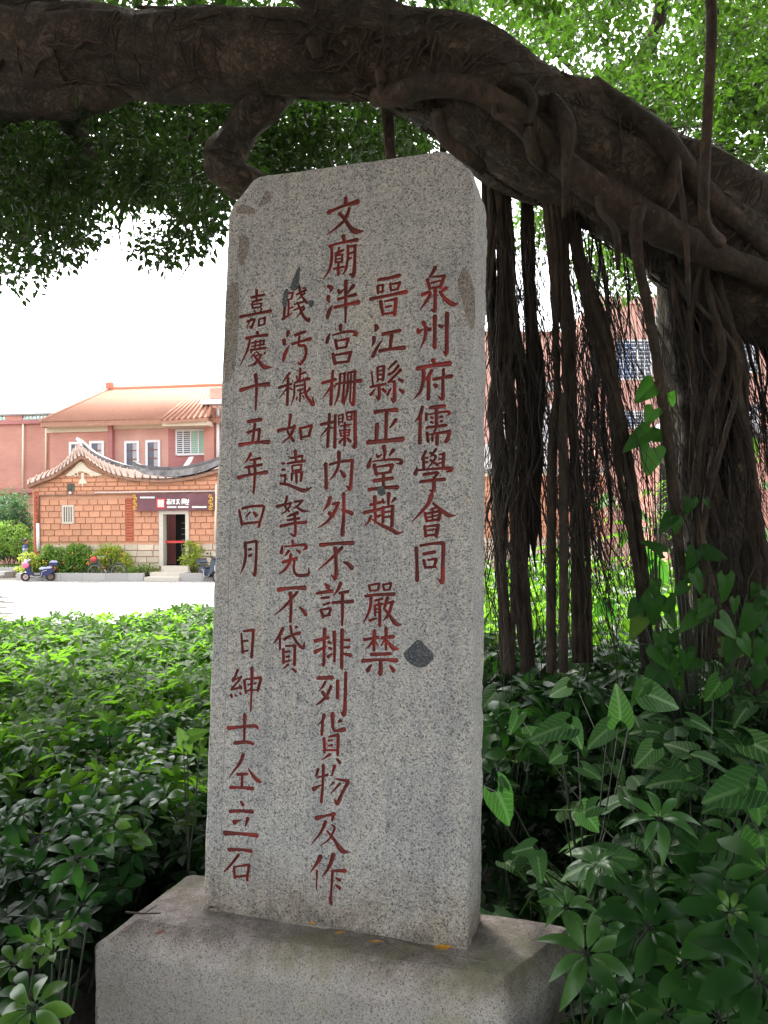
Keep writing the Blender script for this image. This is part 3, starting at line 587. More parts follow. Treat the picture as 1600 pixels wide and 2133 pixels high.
def build_stele():
    W, H, tp = ST_P['W'], ST_P['H'], ST_P['tp']
    root = None
    # outline of the slab, clockwise from bottom left, with hewn irregularity
    key = [(-W/2, -0.03), (-W/2 * 0.998, 0.30), (-W/2*0.995, 0.95), (-W/2 * 0.985, 1.6), (-W/2*tp, H - 0.115), (-W/2*tp + 0.012, H - 0.085), (-W/2*tp + 0.085, H - 0.008), (-W/2*tp + 0.105, H),
           (0.0, H + 0.002), (W/2*tp - 0.105, H + 0.004), (W/2*tp - 0.075, H - 0.006), (W/2*tp - 0.018, H - 0.058), (W/2*tp + 0.002, H - 0.125), (W/2*0.985, 1.5), (W/2, 0.7), (W/2, -0.03)]
    out = []
    for (a, b) in zip(key[:-1], key[1:]):
        n = max(1, int(math.hypot(b[0]-a[0], b[1]-a[1]) / 0.012))
        for k in range(n):
            t = k / n
            out.append((a[0] + (b[0]-a[0]) * t, a[1] + (b[1]-a[1]) * t))
    out.append(key[-1])
    n = 60
    for k in range(1, n):
        out.append((W/2 - W * k / n, -0.03))
    out = np.array(out)
    nO = len(out)
    nxt, prv = np.roll(out, -1, 0), np.roll(out, 1, 0)
    tng = nxt - prv; tng /= np.linalg.norm(tng, axis=1)[:, None] + 1e-9
    nrm = np.stack([-tng[:, 1], tng[:, 0]], 1)          # clockwise walk: outward is left
    def nz(i, s, f, amp):
        return amp * mnoise.noise(Vector((out[i][0] * f, out[i][1] * f, s)))
    front = np.array([out[i] - nrm[i] * (0.0065 + max(0, nz(i, 3.1, 22, 0.009)) + nz(i, 5.5, 70, 0.0025)) for i in range(nO)])
    # carved fields
    chars = []
    V2, E2 = [tuple(p) for p in front], [(i, (i+1) % nO) for i in range(nO)]
    depth = [0.0] * nO
    for line in INSCRIPTION.strip().splitlines():
        ch, segs = brush_segments(line.split('|'))
        lo, S = char_field(segs)
        chars.append((ch, lo, S))
    for ch, lo, S in chars:
        nx, nzz = S.shape
        vid = {}
        def edge_v(i, j, d):
            k = (i, j, d)
            if k in vid: return vid[k]
            a = S[i, j]; b = S[i+1, j] if d == 0 else S[i, j+1]
            t = min(max(a / (a - b), 0.08), 0.92)
            x = lo[0] + (i + (t if d == 0 else 0)) * GRID
            z = lo[1] + (j + (t if d == 1 else 0)) * GRID
            V2.append((x, z)); depth.append(0.0)
            vid[k] = len(V2) - 1
            return vid[k]
        ins = S < 0
        cfg = ins[:-1, :-1] * 1 + ins[1:, :-1] * 2 + ins[1:, 1:] * 4 + ins[:-1, 1:] * 8
        ii, jj = np.nonzero((cfg != 0) & (cfg != 15))
        for i, j in zip(ii, jj):
            c = cfg[i, j]
            b_, r_, t_, l_ = (i, j, 0), (i+1, j, 1), (i, j+1, 0), (i, j, 1)
            segs_ = {1: [(l_, b_)], 2: [(b_, r_)], 3: [(l_, r_)], 4: [(r_, t_)], 5: [(l_, b_), (r_, t_)], 6: [(b_, t_)], 7: [(l_, t_)],
                     8: [(t_, l_)], 9: [(b_, t_)], 10: [(b_, r_), (t_, l_)], 11: [(r_, t_)], 12: [(r_, l_)], 13: [(b_, r_)], 14: [(l_, b_)]}[int(c)]
            for p, q in segs_: E2.append((edge_v(*p), edge_v(*q)))
        gi, gj = np.nonzero(S < -0.0011)
        for i, j in zip(gi, gj):
            if (i + j) % 2: continue
            V2.append((lo[0] + i * GRID, lo[1] + j * GRID))
            depth.append(min(0.0060, 1.7 * -S[i, j]))
    def field_at(x, z):
        for k, (ch, lo, S) in enumerate(chars):
            fi, fj = (x - lo[0]) / GRID, (z - lo[1]) / GRID
            if 0 <= fi < S.shape[0] - 1 and 0 <= fj < S.shape[1] - 1:
                i, j = int(fi), int(fj); a, b = fi - i, fj - j
                s = (S[i, j]*(1-a)*(1-b) + S[i+1, j]*a*(1-b) + S[i, j+1]*(1-a)*b + S[i+1, j+1]*a*b)
                if s < 0: return k, s
                if s < 0.004: return -2, s
        return -1, 1
    for x in np.arange(-W/2 + 0.02, W/2 - 0.015, 0.022):
        for z in np.arange(0.0, H - 0.02, 0.022):
            xx, zz = x + rng.uniform(-.004, .004), z + rng.uniform(-.004, .004)
            if abs(xx) > W/2 * (1 - 0.028 * zz / H) - 0.02: continue
            if zz > H - 0.13 and abs(xx) > W/2*tp - 0.13: continue
            if field_at(xx, zz)[0] == -1:
                V2.append((xx, zz)); depth.append(0.0)
    from mathutils import Vector as Vc
    res = delaunay_2d_cdt([Vc(p) for p in V2], E2, [], 1, 1e-7, True)
    RV, RF, OV = res[0], res[2], res[3]
    d2 = [0.0] * len(RV)
    for i, ov in enumerate(OV):
        if ov: d2[i] = max(depth[k] for k in ov)
    poly = front
    def inside_outline(x, z):
        c = False
        for i in range(nO):
            x1, z1 = poly[i]; x2, z2 = poly[(i+1) % nO]
            if (z1 > z) != (z2 > z) and x < (x2 - x1) * (z - z1) / (z2 - z1) + x1: c = not c
        return c
    stone, carved = [], {k: [] for k in range(len(chars))}
    for f in RF:
        cx = sum(RV[i].x for i in f) / 3; cz = sum(RV[i].y for i in f) / 3
        k, s = field_at(cx, cz)
        dd = max(d2[i] for i in f)
        if k >= 0 : carved[k].append(f)
        elif dd > 0 : 
            kk = min(range(len(chars)), key=lambda q: abs(cx - chars[q][1][0] - chars[q][2].shape[0]*GRID/2) + abs(cz - chars[q][1][1] - chars[q][2].shape[1]*GRID/2))
            carved[kk].append(f)
        else:
            near_edge = abs(cx) > W/2 * 0.95 or cz > H - 0.12 or cz < 0.0
            if near_edge and not inside_outline(cx, cz): continue
            stone.append(f)
    def P3(i): 
        x, z = RV[i]
        return (x, front_relief(x, z) + d2[i], z)
    # slab body
    me_v, me_f, sm = [], [], []
    idx = {}
    def vi(i):
        if i not in idx:
            idx[i] = len(me_v); me_v.append(P3(i))
        return idx[i]
    def orient(f):
        a, b, c = (RV[i] for i in f)
        cr = (b.x - a.x) * (c.y - a.y) - (b.y - a.y) * (c.x - a.x)
        return tuple(f) if cr > 0 else tuple(f)[::-1]     # seen from -y, x right, z up: counter-clockwise
    for f in stone: me_f.append(tuple(vi(i) for i in orient(f)))
    ov2 = {}
    for i, ov in enumerate(OV):
        for k in ov:
            if k < nO: ov2[k] = i
    prev = [vi(ov2[i]) for i in range(nO)]
    T = 0.18
    for li, (y, off, amp) in enumerate([(0.0025, 0.0030, 0.0015), (0.008, 0.0, 0.003), (0.03, -0.002, 0.005), (0.06, 0.001, 0.006), (0.10, -0.001, 0.007), (0.14, 0.002, 0.006), (0.168, 0.0, 0.005), (0.18, 0.012, 0.004)]):
        cur = []
        for i in range(nO):
            o_ = off + nz(i, 11 + li * 0.9, 16, amp) + nz(i, 31 + li, 60, amp * 0.6) 
            if li == 0: o_ = (0.5 * (np.linalg.norm(front[i] - out[i])))
            p = out[i] - nrm[i] * o_
            me_v.append((p[0], y + nz(i, 71 + li, 40, 0.002), p[1])); cur.append(len(me_v) - 1)
        for i in range(nO):
            j = (i + 1) % nO
            me_f.append((prev[j], prev[i], cur[i], cur[j]))
        prev = cur
    me_f.append(tuple(prev))
    me = bpy.data.meshes.new('stone_stele')
    me.from_pydata(me_v, [], me_f); me.materials.append(M_granite)
    me.update()
    root = link('stone_stele', me)
    root.matrix_world = ST_MAT
    tag(root, 'tall grey granite stele carved with columns of red characters standing on the stone plinth', 'stele')
    for k, (ch, lo, S) in enumerate(chars):
        vv, ff, ix = [], [], {}
        for f in carved[k]:
            q = []
            for i in orient(f):
                if i not in ix: ix[i] = len(vv); vv.append(P3(i))
                q.append(ix[i])
            ff.append(tuple(q))
        if not ff: continue
        m2 = bpy.data.meshes.new('carved_character'); m2.from_pydata(vv, [], ff); m2.materials.append(M_red); m2.update()
        link('carved_character', m2, root)
    # surface patches: dark inclusions and tan residue, slightly proud of the face
    def patch(name, pxs, mat, label):
        jit = .0042 if mat is M_patch_tan else .0022
        P = [on_stele(u, v) for u, v in pxs]
        Q = smooth_path(P + [P[0]], 7)[:-1]
        j_ = jit
        Q = [(x + j_ * mnoise.noise(Vector((x * 160, z * 160, 1))) * 2, z + j_ * mnoise.noise(Vector((x * 160, z * 160, 9))) * 2) for x, z in Q]
        c = (sum(p[0] for p in Q) / len(Q), sum(p[1] for p in Q) / len(Q))
        V = [(x, front_relief(x, z) - 0.0009, z) for x, z in Q] + [(x, front_relief(x, z) + 0.003, z) for x, z in Q]
        n = len(Q)
        tri = delaunay_2d_cdt([Vc(p) for p in Q], [(i, (i+1) % n) for i in range(n)], [tuple(range(n))], 1, 1e-7, True)
        T_ = tri[0]; m_ = len(T_)
        V = [(p_.x, front_relief(p_.x, p_.y) - 0.0007, p_.y) for p_ in T_] + [(p_.x, front_relief(p_.x, p_.y) + 0.003, p_.y) for p_ in T_]
        F = [orient2(T_, f) for f in tri[2]]
        ec = {}
        for f in F:
            for i in range(3): ec[(f[i], f[(i+1) % 3])] = 1
        F += [(b_, a_, a_ + m_, b_ + m_) for (a_, b_) in ec if (b_, a_) not in ec]
        m3 = bpy.data.meshes.new(name); m3.from_pydata(V, [], F); m3.materials.append(mat); m3.update()
        o = link(name, m3, root); o['label'] = label
    def orient2(RVv, f):
        a, b, c = (RVv[i] for i in f)
        cr = (b.x - a.x) * (c.y - a.y) - (b.y - a.y) * (c.x - a.x)
        return tuple(f) if cr > 0 else tuple(f)[::-1]
    patch('dark_patch', [(839,1362),(858,1346),(868,1334),(876,1336),(882,1346),(894,1352),(903,1368),(894,1382),(880,1389),(862,1386),(848,1377)], M_patch_dark, 'large dark blue-grey patch right of the lowest characters')
    patch('dark_patch', [(612,580),(622,556),(626,562),(620,585),(622,598),(612,606),(604,600)], M_patch_dark, 'dark smudge above the second column')
    patch('dark_patch', [(588,632),(594,606),(600,604),(598,630),(594,640)], M_patch_dark, 'dark smudge beside the top character of the second column')
    patch('dark_patch', [(786,1018),(796,1012),(803,1022),(799,1032),(788,1030)], M_patch_dark, 'small dark spot below the fourth column')
    patch('dark_patch', [(641,628),(652,626),(655,634),(647,640)], M_patch_dark, 'small dark spot between two columns')
    patch('tan_patch', [(965,556),(972,566),(984,590),(990,640),(986,684),(978,680),(976,640),(968,598),(952,590),(960,574)], M_patch_tan, 'long brown residue mark near the right edge')
    patch('tan_patch', [(493,436),(503,428),(520,430),(532,440),(520,444),(510,438),(500,444)], M_patch_tan, 'brown residue mark at the top left corner')
    patch('tan_patch', [(538,428),(552,415),(556,398),(562,408),(560,420),(550,426)], M_patch_tan, 'brown residue mark near the top left')
    patch('tan_patch', [(500,492),(508,490),(518,500),(514,530),(504,552),(498,540),(504,516)], M_patch_tan, 'brown residue strip on the left')
    patch('tan_patch', [(474,600),(486,590),(496,600),(494,660),(490,720),(480,790),(470,788),(472,700)], M_patch_tan, 'long pale brown band along the left edge')
    # scribed margin line near the edges, a shallow raised dirt seam
    mb = MB()
    L = [on_stele(u, v) for u, v in [(456,1880),(462,1700),(472,1400),(478,1150),(484,900),(490,700),(495,520)]]
    Q = smooth_path(L, 12)
    mb.tube([(x + 0.0005*math.sin(i*1.7), front_relief(x, z) + 0.0004, z) for i, (x, z) in enumerate(Q)], 0.0011, 5)
    L = [on_stele(u, v) for u, v in [(620,416),(700,406),(800,392),(930,374)]]
    Q = smooth_path(L, 12)
    mb.tube([(x, front_relief(x, z) + 0.0006, z) for i, (x, z) in enumerate(Q)], 0.0010, 5)
    mb.build('margin_line', M_patch_tan, root)
    return root
stele = build_stele()

# ------------------------------------------------------------------ plinth
PL_MAT = Matrix.Translation((ST_O.x, ST_O.y, 0.745)) @ Matrix.Rotation(ST_P['yaw'], 4, 'Z')
def build_plinth():
    # squared block, flat chamfer round the top, worn arrises; local z=0 is the top
    # each row: inset left, inset right, inset front/back, z
    prof = [(0, 0, 0, -.90), (0, 0, 0, -.40), (0, 0, 0, -.12), (.001, .001, .001, -.082), (.006, .004, .005, -.072), (.095, .035, .058, -.007), (.103, .039, .064, -.002), (.115, .05, .075, 0.0), (.16, .09, .11, 0.0005)]
    x0, x1, y0, y1 = -0.675, 0.60, -0.165, 0.25
    rows = []
    for il, ir, iy, z in prof:
        a0, a1, b0, b1 = x0 + il, x1 - ir, y0 + iy, y1 - iy * .6
        r = 0.016
        pts = []
        def side(p, q, n):
            for k in range(n): pts.append((p[0] + (q[0]-p[0]) * k / n, p[1] + (q[1]-p[1]) * k / n))
        side((a0 + r, b0), (a1 - r, b0), 90); side((a1 - r, b0), (a1 - r*.3, b0 + r*.3), 1); side((a1 - r*0.3, b0 + r*0.3), (a1, b0 + r), 1); side((a1, b0 + r), (a1, b1 - r), 30)
        side((a1, b1 - r), (a1 - r, b1), 2); side((a1 - r, b1), (a0 + r, b1), 90); side((a0 + r, b1), (a0, b1 - r), 2); side((a0, b1 - r), (a0, b0 + r), 30); side((a0, b0 + r), (a0 + r, b0), 2)
        rows.append([(x, y, z) for x, y in pts])
    # finer vertical subdivision
    R = []
    for a, b in zip(rows[:-1], rows[1:]):
        n = max(1, int(abs(a[0][2] - b[0][2]) / 0.014))
        for k in range(n):
            R.append([tuple(p + (q - p) * k / n for p, q in zip(u, v)) for u, v in zip(a, b)])
    R.append(rows[-1])
    m = len(R[0]); V = []
    cx, cy = 0.0, 0.02
    # shrink inwards to the middle for the top sheet
    top = R[-1]
    for k in range(1, 9):
        t = k / 8.5
        R.append([(x + (cx - x) * t, y + (cy - y) * t, z) for x, y, z in top])
    for row in R:
        for x, y, z in row:
            if x > .2: x += (y - .0) * .42 * min(1, (x - .2) / .35)
            p = Vector((x, y, z))
            d = 0.007 * mnoise.noise(p * 5) + 0.004 * mnoise.noise(p * 17) + 0.0022 * mnoise.noise(p * 50)
            o = Vector((x - cx, (y - cy) * 2, 0)).normalized() * d if z < -0.075 else Vector(((x - cx) * .3, (y - cy), .5)).normalized() * d * .8
            V.append(p + o)
    F = []
    for i in range(len(R) - 1):
        for j in range(m):
            j2 = (j + 1) % m
            F.append((i*m + j, i*m + j2, (i+1)*m + j2, (i+1)*m + j))
    F.append(tuple((len(R)-1)*m + j for j in range(m)))
    mb = MB().add(V, F, 0, False)
    o = mb.build('stone_plinth', M_plinth)
    o.matrix_world = PL_MAT
    return tag(o, 'broad weathered granite block with worn shoulders carrying the inscribed stele', 'plinth')
plinth = build_plinth()
# ------------------------------------------------------------------ ground
PLZ = -0.5
GND = 0.35
def bed_edge(x): return 8.5 + 0.53 * (x + 3.8) if x < 1.0 else 11.04 + 0.35 * (x - 1.0)
mb = MB()
xs = [-60, -14, -3.8, 1.0, 16, 60]
mb.add([(-400, -60, PLZ - .02), (400, -60, PLZ - .02), (400, 900, PLZ - .02), (-400, 900, PLZ - .02)], [(0, 1, 2, 3)])
M_ground = plain('pale_ground', (0.42, 0.36, 0.31), 0.9, 0.12, 3)
tag(mb.build('ground', M_ground), kind='structure')
mb = MB()
XS = np.linspace(-16, 16, 65); YS = np.linspace(-12, 1, 90)
V, F = [], []
for i, x in enumerate(XS):
    for j in range(80):
        y = -12 + (bed_edge(x) + 12) * j / 79
        V.append((x, y, GND + 0.05 * mnoise.noise(Vector((x*.8, y*.8, 0))) + (0.16 * max(0, min(1, (x - 0.6) / 1.5)) * max(0, min(1, (y - 2) / 2)))))
for i in range(64):
    for j in range(79):
        a = i*80 + j
        F.append((a, a+80, a+81, a+1))
mb.add(V, F, 0, True)
tag(mb.build('garden_bed', M_soil), kind='structure')
# stone kerb of the raised bed, block by block
M_kerb = plain('kerb_stone', (0.42, 0.40, 0.37), 0.85, 0.15, 30, objvar=0.15)
kerb = tag(empty('bed_kerb', Vector((0, 0, PLZ))), 'low stone retaining kerb along the plaza side of the garden bed', 'kerb')
km = MB().box((0.004, -0.1, 0), (0.896, 0.1, GND - PLZ + 0.06)).mesh('kerb_block', M_kerb)
x = -12.0
while x < 14:
    a = math.atan2(bed_edge(x + .8) - bed_edge(x), .8)
    o = link('kerb_block', km, kerb, Vector((x, bed_edge(x) + 0.1, 0))); o.rotation_euler = (0, 0, a)
    x += 0.9 * math.cos(a)

# plaza paving: granite setts laid in courses
M_slab = plain('plaza_slab', (0.25, 0.235, 0.22), 0.8, 0.12, 5, bstr=0.1, objvar=0.10)
slab_m = []
for k in range(4):
    mb = MB(); w, h = 0.90, 0.45
    mb.add([(.012, .012, 0), (w-.012, .012, 0), (w-.012, h-.012, 0), (.012, h-.012, 0), (.02, .02, .02), (w-.02, .02, .02+.002*k), (w-.02, h-.02, .022), (.02, h-.02, .02)],
           [(4,5,6,7), (0,1,5,4), (1,2,6,5), (2,3,7,6), (3,0,4,7)])
    slab_m.append(mb.mesh('paving_slab', M_slab))
plaza = tag(link('plaza', MB().add([(-45, 8, PLZ), (45, 8, PLZ), (45, 60, PLZ), (-45, 60, PLZ)], [(0,1,2,3)]).mesh('plaza', plain('plaza_joint', (0.07, 0.06, 0.05), 0.95, 0.1, 5))), kind='structure')
cells = []
for j in range(0, 62):
    for i in range(-30, 34):
        x, y = i * 0.9 + (0.45 if j % 2 else 0), 8.6 + j * 0.45
        if y < bed_edge(x) + 0.25 or y > 35.4: continue
        u = 800 + FPX * x / y
        if u < -40 or u > 1640: continue
        vis = (u < 470)
        cells.append((0 if vis else 1, y, x))
cells.sort()
ind, rest = cells[:290], cells[290:]
for k, (q, y, x) in enumerate(ind):
    o = link('paving_slab', slab_m[k % 4], plaza, Vector((x, y, PLZ + 0.004 + rng.uniform(0, .003)))); o.rotation_euler[2] = rng.uniform(-.003, .003)
base = np.array([(.012, .012, 0), (.888, .012, 0), (.888, .438, 0), (.012, .438, 0), (.02, .02, .02), (.88, .02, .022), (.88, .43, .022), (.02, .43, .02)])
V = np.concatenate([base + np.array([x, y, PLZ + .004]) for q, y, x in rest])
Fb = np.array([(4,5,6,7), (0,1,5,4), (1,2,6,5), (2,3,7,6), (3,0,4,7)])
F = np.concatenate([Fb + 8 * k for k in range(len(rest))])
o = link('far_paving_slabs', mesh_np('far_paving_slabs', V, F, M_slab), plaza); o['kind'] = 'stuff'

# ------------------------------------------------------------------ fallen leaves on the plinth
def fallen(px, L, wd, ang, mat, label, curl=0.3, group=None):
    p = atz(px[0], px[1], 0.752)
    q = stele.matrix_world.inverted() @ p
    n = 7; V, F = [], []
    for i in range(n + 1):
        t = i / n; w = wd * math.sin(math.pi * min(1, t * 0.96 + 0.02)) ** 0.8
        for s in (-1, 0, 1):
            V.append((L * (t - .5), s * w, 0.004 + curl * (abs(t - .5) ** 2) * L + abs(s) * w * 0.35))
    for i in range(n):
        for s in (0, 1):
            a = i*3 + s; F.append((a, a+3, a+4, a+1))
    mb = MB().add(V, F, 0, True)
    mb.tube([(L*.48, 0, .004 + curl*.25*L), (L*.66, .003, .003)], 0.0008, 5)
    o = mb.build('fallen_leaf', mat); o.location = p + Vector((0, 0, 0.003)); o.rotation_euler = (rng.uniform(-.15, .15), rng.uniform(-.1, .1), ang)
    return tag(o, label, 'leaf', group)
M_yellow = plain('yellow_leaf', (0.62, 0.30, 0.02), 0.5, 0.3, 60)
M_brownleaf = plain('brown_leaf', (0.16, 0.045, 0.025), 0.7, 0.3, 60)
fallen((921, 1982), 0.048, 0.013, 0.1, M_yellow, 'largest orange-yellow fallen leaf, by the right corner of the stele', .5)
fallen((781, 1968), 0.036, 0.007, -0.2, M_yellow, 'slender yellow fallen leaf left of the largest orange one')
fallen((706, 1950), 0.028, 0.007, 0.2, M_yellow, 'small yellow fallen leaf below the middle of the stele')
fallen((649, 1930), 0.016, 0.008, 1.1, M_yellow, 'smallest curled orange fallen leaf, nearest the left of the four', .9)
fallen((333, 1950), 0.026, 0.008, 0.7, M_brownleaf, 'reddish brown curled leaf lying alone on the left of the plinth', .9)
fallen((443, 1897), 0.022, 0.008, -0.3, M_brownleaf, 'dark brown leaf scrap at the left foot of the stele', .9)
tw = MB(); a, b, c = atz(262, 1900, .76), atz(300, 1903, .757), atz(335, 1902, .757)
tw.tube([a, b, c], [.003, .0025, .002], 6); tw.tube([b, b + Vector((.03, .03, .01))], .0015, 5)
tag(tw.build('twig', M_twig), 'thin dry twig lying on the left back shoulder of the plinth', 'twig')

# ------------------------------------------------------------------ banyan
banyan = tag(empty('banyan_tree', Vector((2.9, 4.1, GND))), 'big dark banyan with a thick arching limb over the stele and hanging aerial roots', 'tree')
def to_tree(o, root=banyan):
    o.parent = root; o.matrix_parent_inverse = Matrix.Translation(-root.location)
    return o
def limb(name, pts, sides=20, sub=8, wob=0.18, mat=None, lump=0.0, root=banyan, scale_r=1.0):
    P = [(*at(u, v, Y), r * scale_r) for u, v, Y, r in pts]
    Q = smooth_path(P, sub)
    if lump:
        for i, q in enumerate(Q):
            q[:3] += np.array(mnoise.noise_vector(Vector(q[:3]) * 3.1)) * lump
    mb = MB().tube(Q[:, :3], Q[:, 3], sides, wob=wob)
    return to_tree(mb.build(name, mat or M_bark), root)
limb('trunk', [(-420,110,4.4,.24), (-150,90,4.1,.21), (40,88,3.9,.195), (220,104,3.75,.172), (400,112,3.6,.172), (600,114,3.5,.165), (760,122,3.5,.182), (900,152,3.5,.215), (1010,205,3.5,.235), (1110,275,3.55,.25), (1220,330,3.6,.265), (1330,385,3.65,.28), (1450,460,3.7,.30), (1580,545,3.8,.32), (1750,650,3.9,.35), (1950,820,4.0,.42), (2050,1100,4.1,.5), (2060,1500,4.1,.6)], 40, 12, .22, lump=.03)
limb('branch', [(930,150,3.55,.12), (800,70,3.5,.13), (700,0,3.5,.12), (560,-120,3.5,.11), (380,-260,3.6,.10)], 20, 8, .2)
limb('branch', [(-300,260,4.3,.11), (-60,215,4.1,.105), (90,205,3.95,.10), (210,180,3.85,.10), (330,140,3.7,.09)], 18, 8, .35, lump=.03)
limb('branch', [(140,170,4.0,.09), (150,240,4.2,.06), (165,290,4.4,.045), (185,350,4.7,.04), (200,400,4.9,.03), (192,440,5.0,.012)], 14, 8, .3, lump=.03)
limb('branch', [(580,160,3.6,.09), (535,220,3.62,.085), (490,275,3.65,.085), (458,325,3.65,.082), (480,365,3.65,.075), (530,395,3.7,.07), (560,430,3.7,.05)], 18, 8, .35, lump=.03)
limb('branch', [(-80,380,4.6,.05), (40,365,4.5,.045), (130,350,4.4,.035), (200,345,4.2,.02)], 10, 6, .3, lump=.03)
for pts in [
    [(780,205,3.36,.035), (830,196,3.30,.045), (900,178,3.26,.045), (985,188,3.24,.045), (1050,222,3.24,.05), (1105,265,3.25,.052), (1150,318,3.27,.055), (1220,375,3.3,.06), (1300,425,3.33,.066), (1380,478,3.36,.068), (1470,525,3.4,.058), (1560,560,3.42,.05), (1680,600,3.42,.05)],
    [(1150,205,3.3,.03), (1172,240,3.24,.036), (1186,285,3.2,.032), (1182,340,3.2,.02), (1180,400,3.25,.014), (1178,450,3.35,.010)],
    [(1230,185,3.5,.05), (1300,235,3.42,.055), (1370,290,3.38,.06), (1420,345,3.36,.05), (1490,420,3.4,.045), (1600,520,3.5,.04)],
    [(1405,330,3.34,.028), (1398,370,3.28,.026), (1388,405,3.3,.03), (1375,430,3.36,.03)],
    [(1080,160,3.4,.012), (1060,165,3.3,.014), (1095,180,3.24,.018), (1110,215,3.22,.02), (1100,260,3.2,.02), (1112,320,3.22,.026), (1135,350,3.3,.02)],
    [(1028,215,3.22,.014), (1032,240,3.18,.013), (1050,243,3.16,.013), (1075,258,3.18,.014), (1100,290,3.24,.014)],
    [(910,235,3.3,.03), (925,290,3.28,.026), (975,330,3.3,.03), (1000,352,3.4,.03)],
    [(640,85,3.36,.02), (655,95,3.31,.028), (662,118,3.33,.022)],
    [(980,90,3.45,.02), (1040,130,3.38,.02), (1065,165,3.3,.016), (1040,178,3.27,.012)],
    [(790,150,3.33,.02), (795,180,3.3,.022), (790,200,3.33,.02)],
    [(1290,240,3.34,.006), (1292,300,3.3,.007), (1290,340,3.3,.006)],
    [(1408,335,3.2,.010), (1420,400,3.15,.010), (1428,470,3.15,.011), (1432,560,3.2,.010), (1436,640,3.3,.006)],
    [(1245,410,3.2,.012), (1250,440,3.15,.012), (1275,470,3.15,.013), (1285,500,3.18,.014), (1290,560,3.3,.008)],
    [(1330,430,3.28,.03), (1325,480,3.25,.024), (1330,540,3.3,.022), (1345,620,3.4,.020), (1368,760,3.5,.021), (1392,930,3.55,.023), (1412,1120,3.6,.024), (1432,1330,3.6,.026), (1440,1480,3.6,.028)],
    ]:
    limb('surface_root', pts, 14, 8, .10, M_root, lump=.008)
limb('aerial_root', [(1478,-80,2.95,.0195), (1482,60,2.95,.0195), (1476,200,2.98,.019), (1470,320,3.02,.019), (1466,420,3.08,.02), (1472,470,3.15,.022), (1500,505,3.25,.026)], 12, 8, .06, M_root)

def bundle(path, n, spread, r, mat, taper=(1, 1), hair=0):
    """a hanging column: n root strands fused around a path"""
    P = smooth_path([(*at(u, v, Y), w) for u, v, Y, w in path], 8)
    for k in range(n):
        a = 2 * math.pi * k / n + rng.uniform(-.5, .5)
        rr = r * rng.uniform(.55, 1.25)
        ph, fr = rng.uniform(0, 6), rng.uniform(.8, 2.0)
        pts, rad = [], []
        for i, q in enumerate(P):
            t = i / (len(P) - 1)
            aa = a + 1.2 * math.sin(ph + fr * 3 * t)
            s = q[3] * spread
            pts.append((q[0] + s * math.cos(aa) + .01 * math.sin(ph * 3 + 11 * t), q[1] + s * math.sin(aa) * .8, q[2]))
            rad.append(rr * q[3] / P[0][3] * (0.8 + .35 * mnoise.noise(Vector((k * 3.1, t * 6, ph)))) * (taper[0] + (taper[1] - taper[0]) * t) * (1 if mat is not M_hair else min(1, (1 - t) * 3 + .06)))
        mb = MB().tube(pts, rad, 9, wob=.45)
        to_tree(mb.build('aerial_root', mat))
bundle([(1028,370,3.7,.05), (1040,550,3.75,.055), (1052,750,3.8,.065), (1062,950,3.8,.065), (1068,1150,3.8,.06), (1078,1400,3.8,.06)], 15, 1.0, .016, M_root)
bundle([(1095,400,3.75,.02), (1100,600,3.8,.03), (1112,760,3.8,.04), (1100,900,3.8,.04), (1108,1080,3.8,.035), (1120,1200,3.8,.02)], 4, .7, .018, M_hair)
bundle([(1140,330,3.55,.05), (1158,480,3.6,.05), (1168,650,3.65,.05), (1178,800,3.7,.05), (1190,950,3.7,.045), (1205,1120,3.7,.04), (1215,1380,3.7,.04)], 11, .72, .015, M_root)
limb('aerial_root', [(1160,820,3.62,.012), (1152,900,3.6,.020), (1149,1050,3.6,.021), (1148,1200,3.6,.021), (1148,1400,3.6,.022)], 12, 6, .05, M_root)
limb('aerial_root', [(1172,820,3.58,.012), (1173,900,3.56,.020), (1174,1050,3.56,.020), (1174,1200,3.56,.019), (1174,1400,3.56,.02)], 12, 6, .05, M_root)
bundle([(1195,450,3.6,.04), (1225,600,3.62,.05), (1258,730,3.65,.05), (1285,860,3.65,.042), (1305,1000,3.65,.04), (1330,1160,3.65,.04), (1352,1450,3.65,.045)], 10, .52, .016, M_root)
bundle([(1440,520,3.9,.15), (1448,650,3.9,.15), (1470,760,3.9,.16), (1490,900,3.9,.16), (1505,1050,3.9,.17), (1530,1200,3.9,.19), (1560,1330,3.9,.22), (1600,1500,3.9,.28)], 16, .66, .060, M_bark)
bundle([(1440,520,3.6,.10), (1455,650,3.6,.12), (1490,760,3.6,.13), (1500,900,3.6,.12), (1515,1100,3.6,.14), (1560,1380,3.6,.2)], 9, .95, .014, M_root)
bundle([(1240,470,3.9,.03), (1248,650,3.9,.04), (1240,850,3.9,.05), (1245,1050,3.9,.05), (1262,1250,3.9,.05)], 5, 1.0, .007, M_hair)
bundle([(1290,520,3.8,.03), (1300,650,3.8,.03), (1310,760,3.8,.02), (1335,900,3.8,.02), (1345,1050,3.8,.02), (1370,1260,3.8,.02)], 3, 1.0, .0045, M_hair)
bundle([(1550,560,3.8,.03), (1565,680,3.8,.03), (1590,780,3.8,.03), (1600,900,3.8,.03), (1620,1100,3.8,.03)], 4, 1.0, .010, M_hair)
limb('aerial_root', [(925,240,3.7,.016), (922,330,3.7,.013), (926,460,3.7,.010), (930,700,3.7,.008), (935,1300,3.7,.008)], 8, 5, .1, M_root)
limb('aerial_root', [(806,220,3.7,.03), (812,300,3.7,.026), (820,420,3.7,.024), (828,800,3.7,.022), (835,1300,3.7,.022)], 10, 5, .15, M_root)

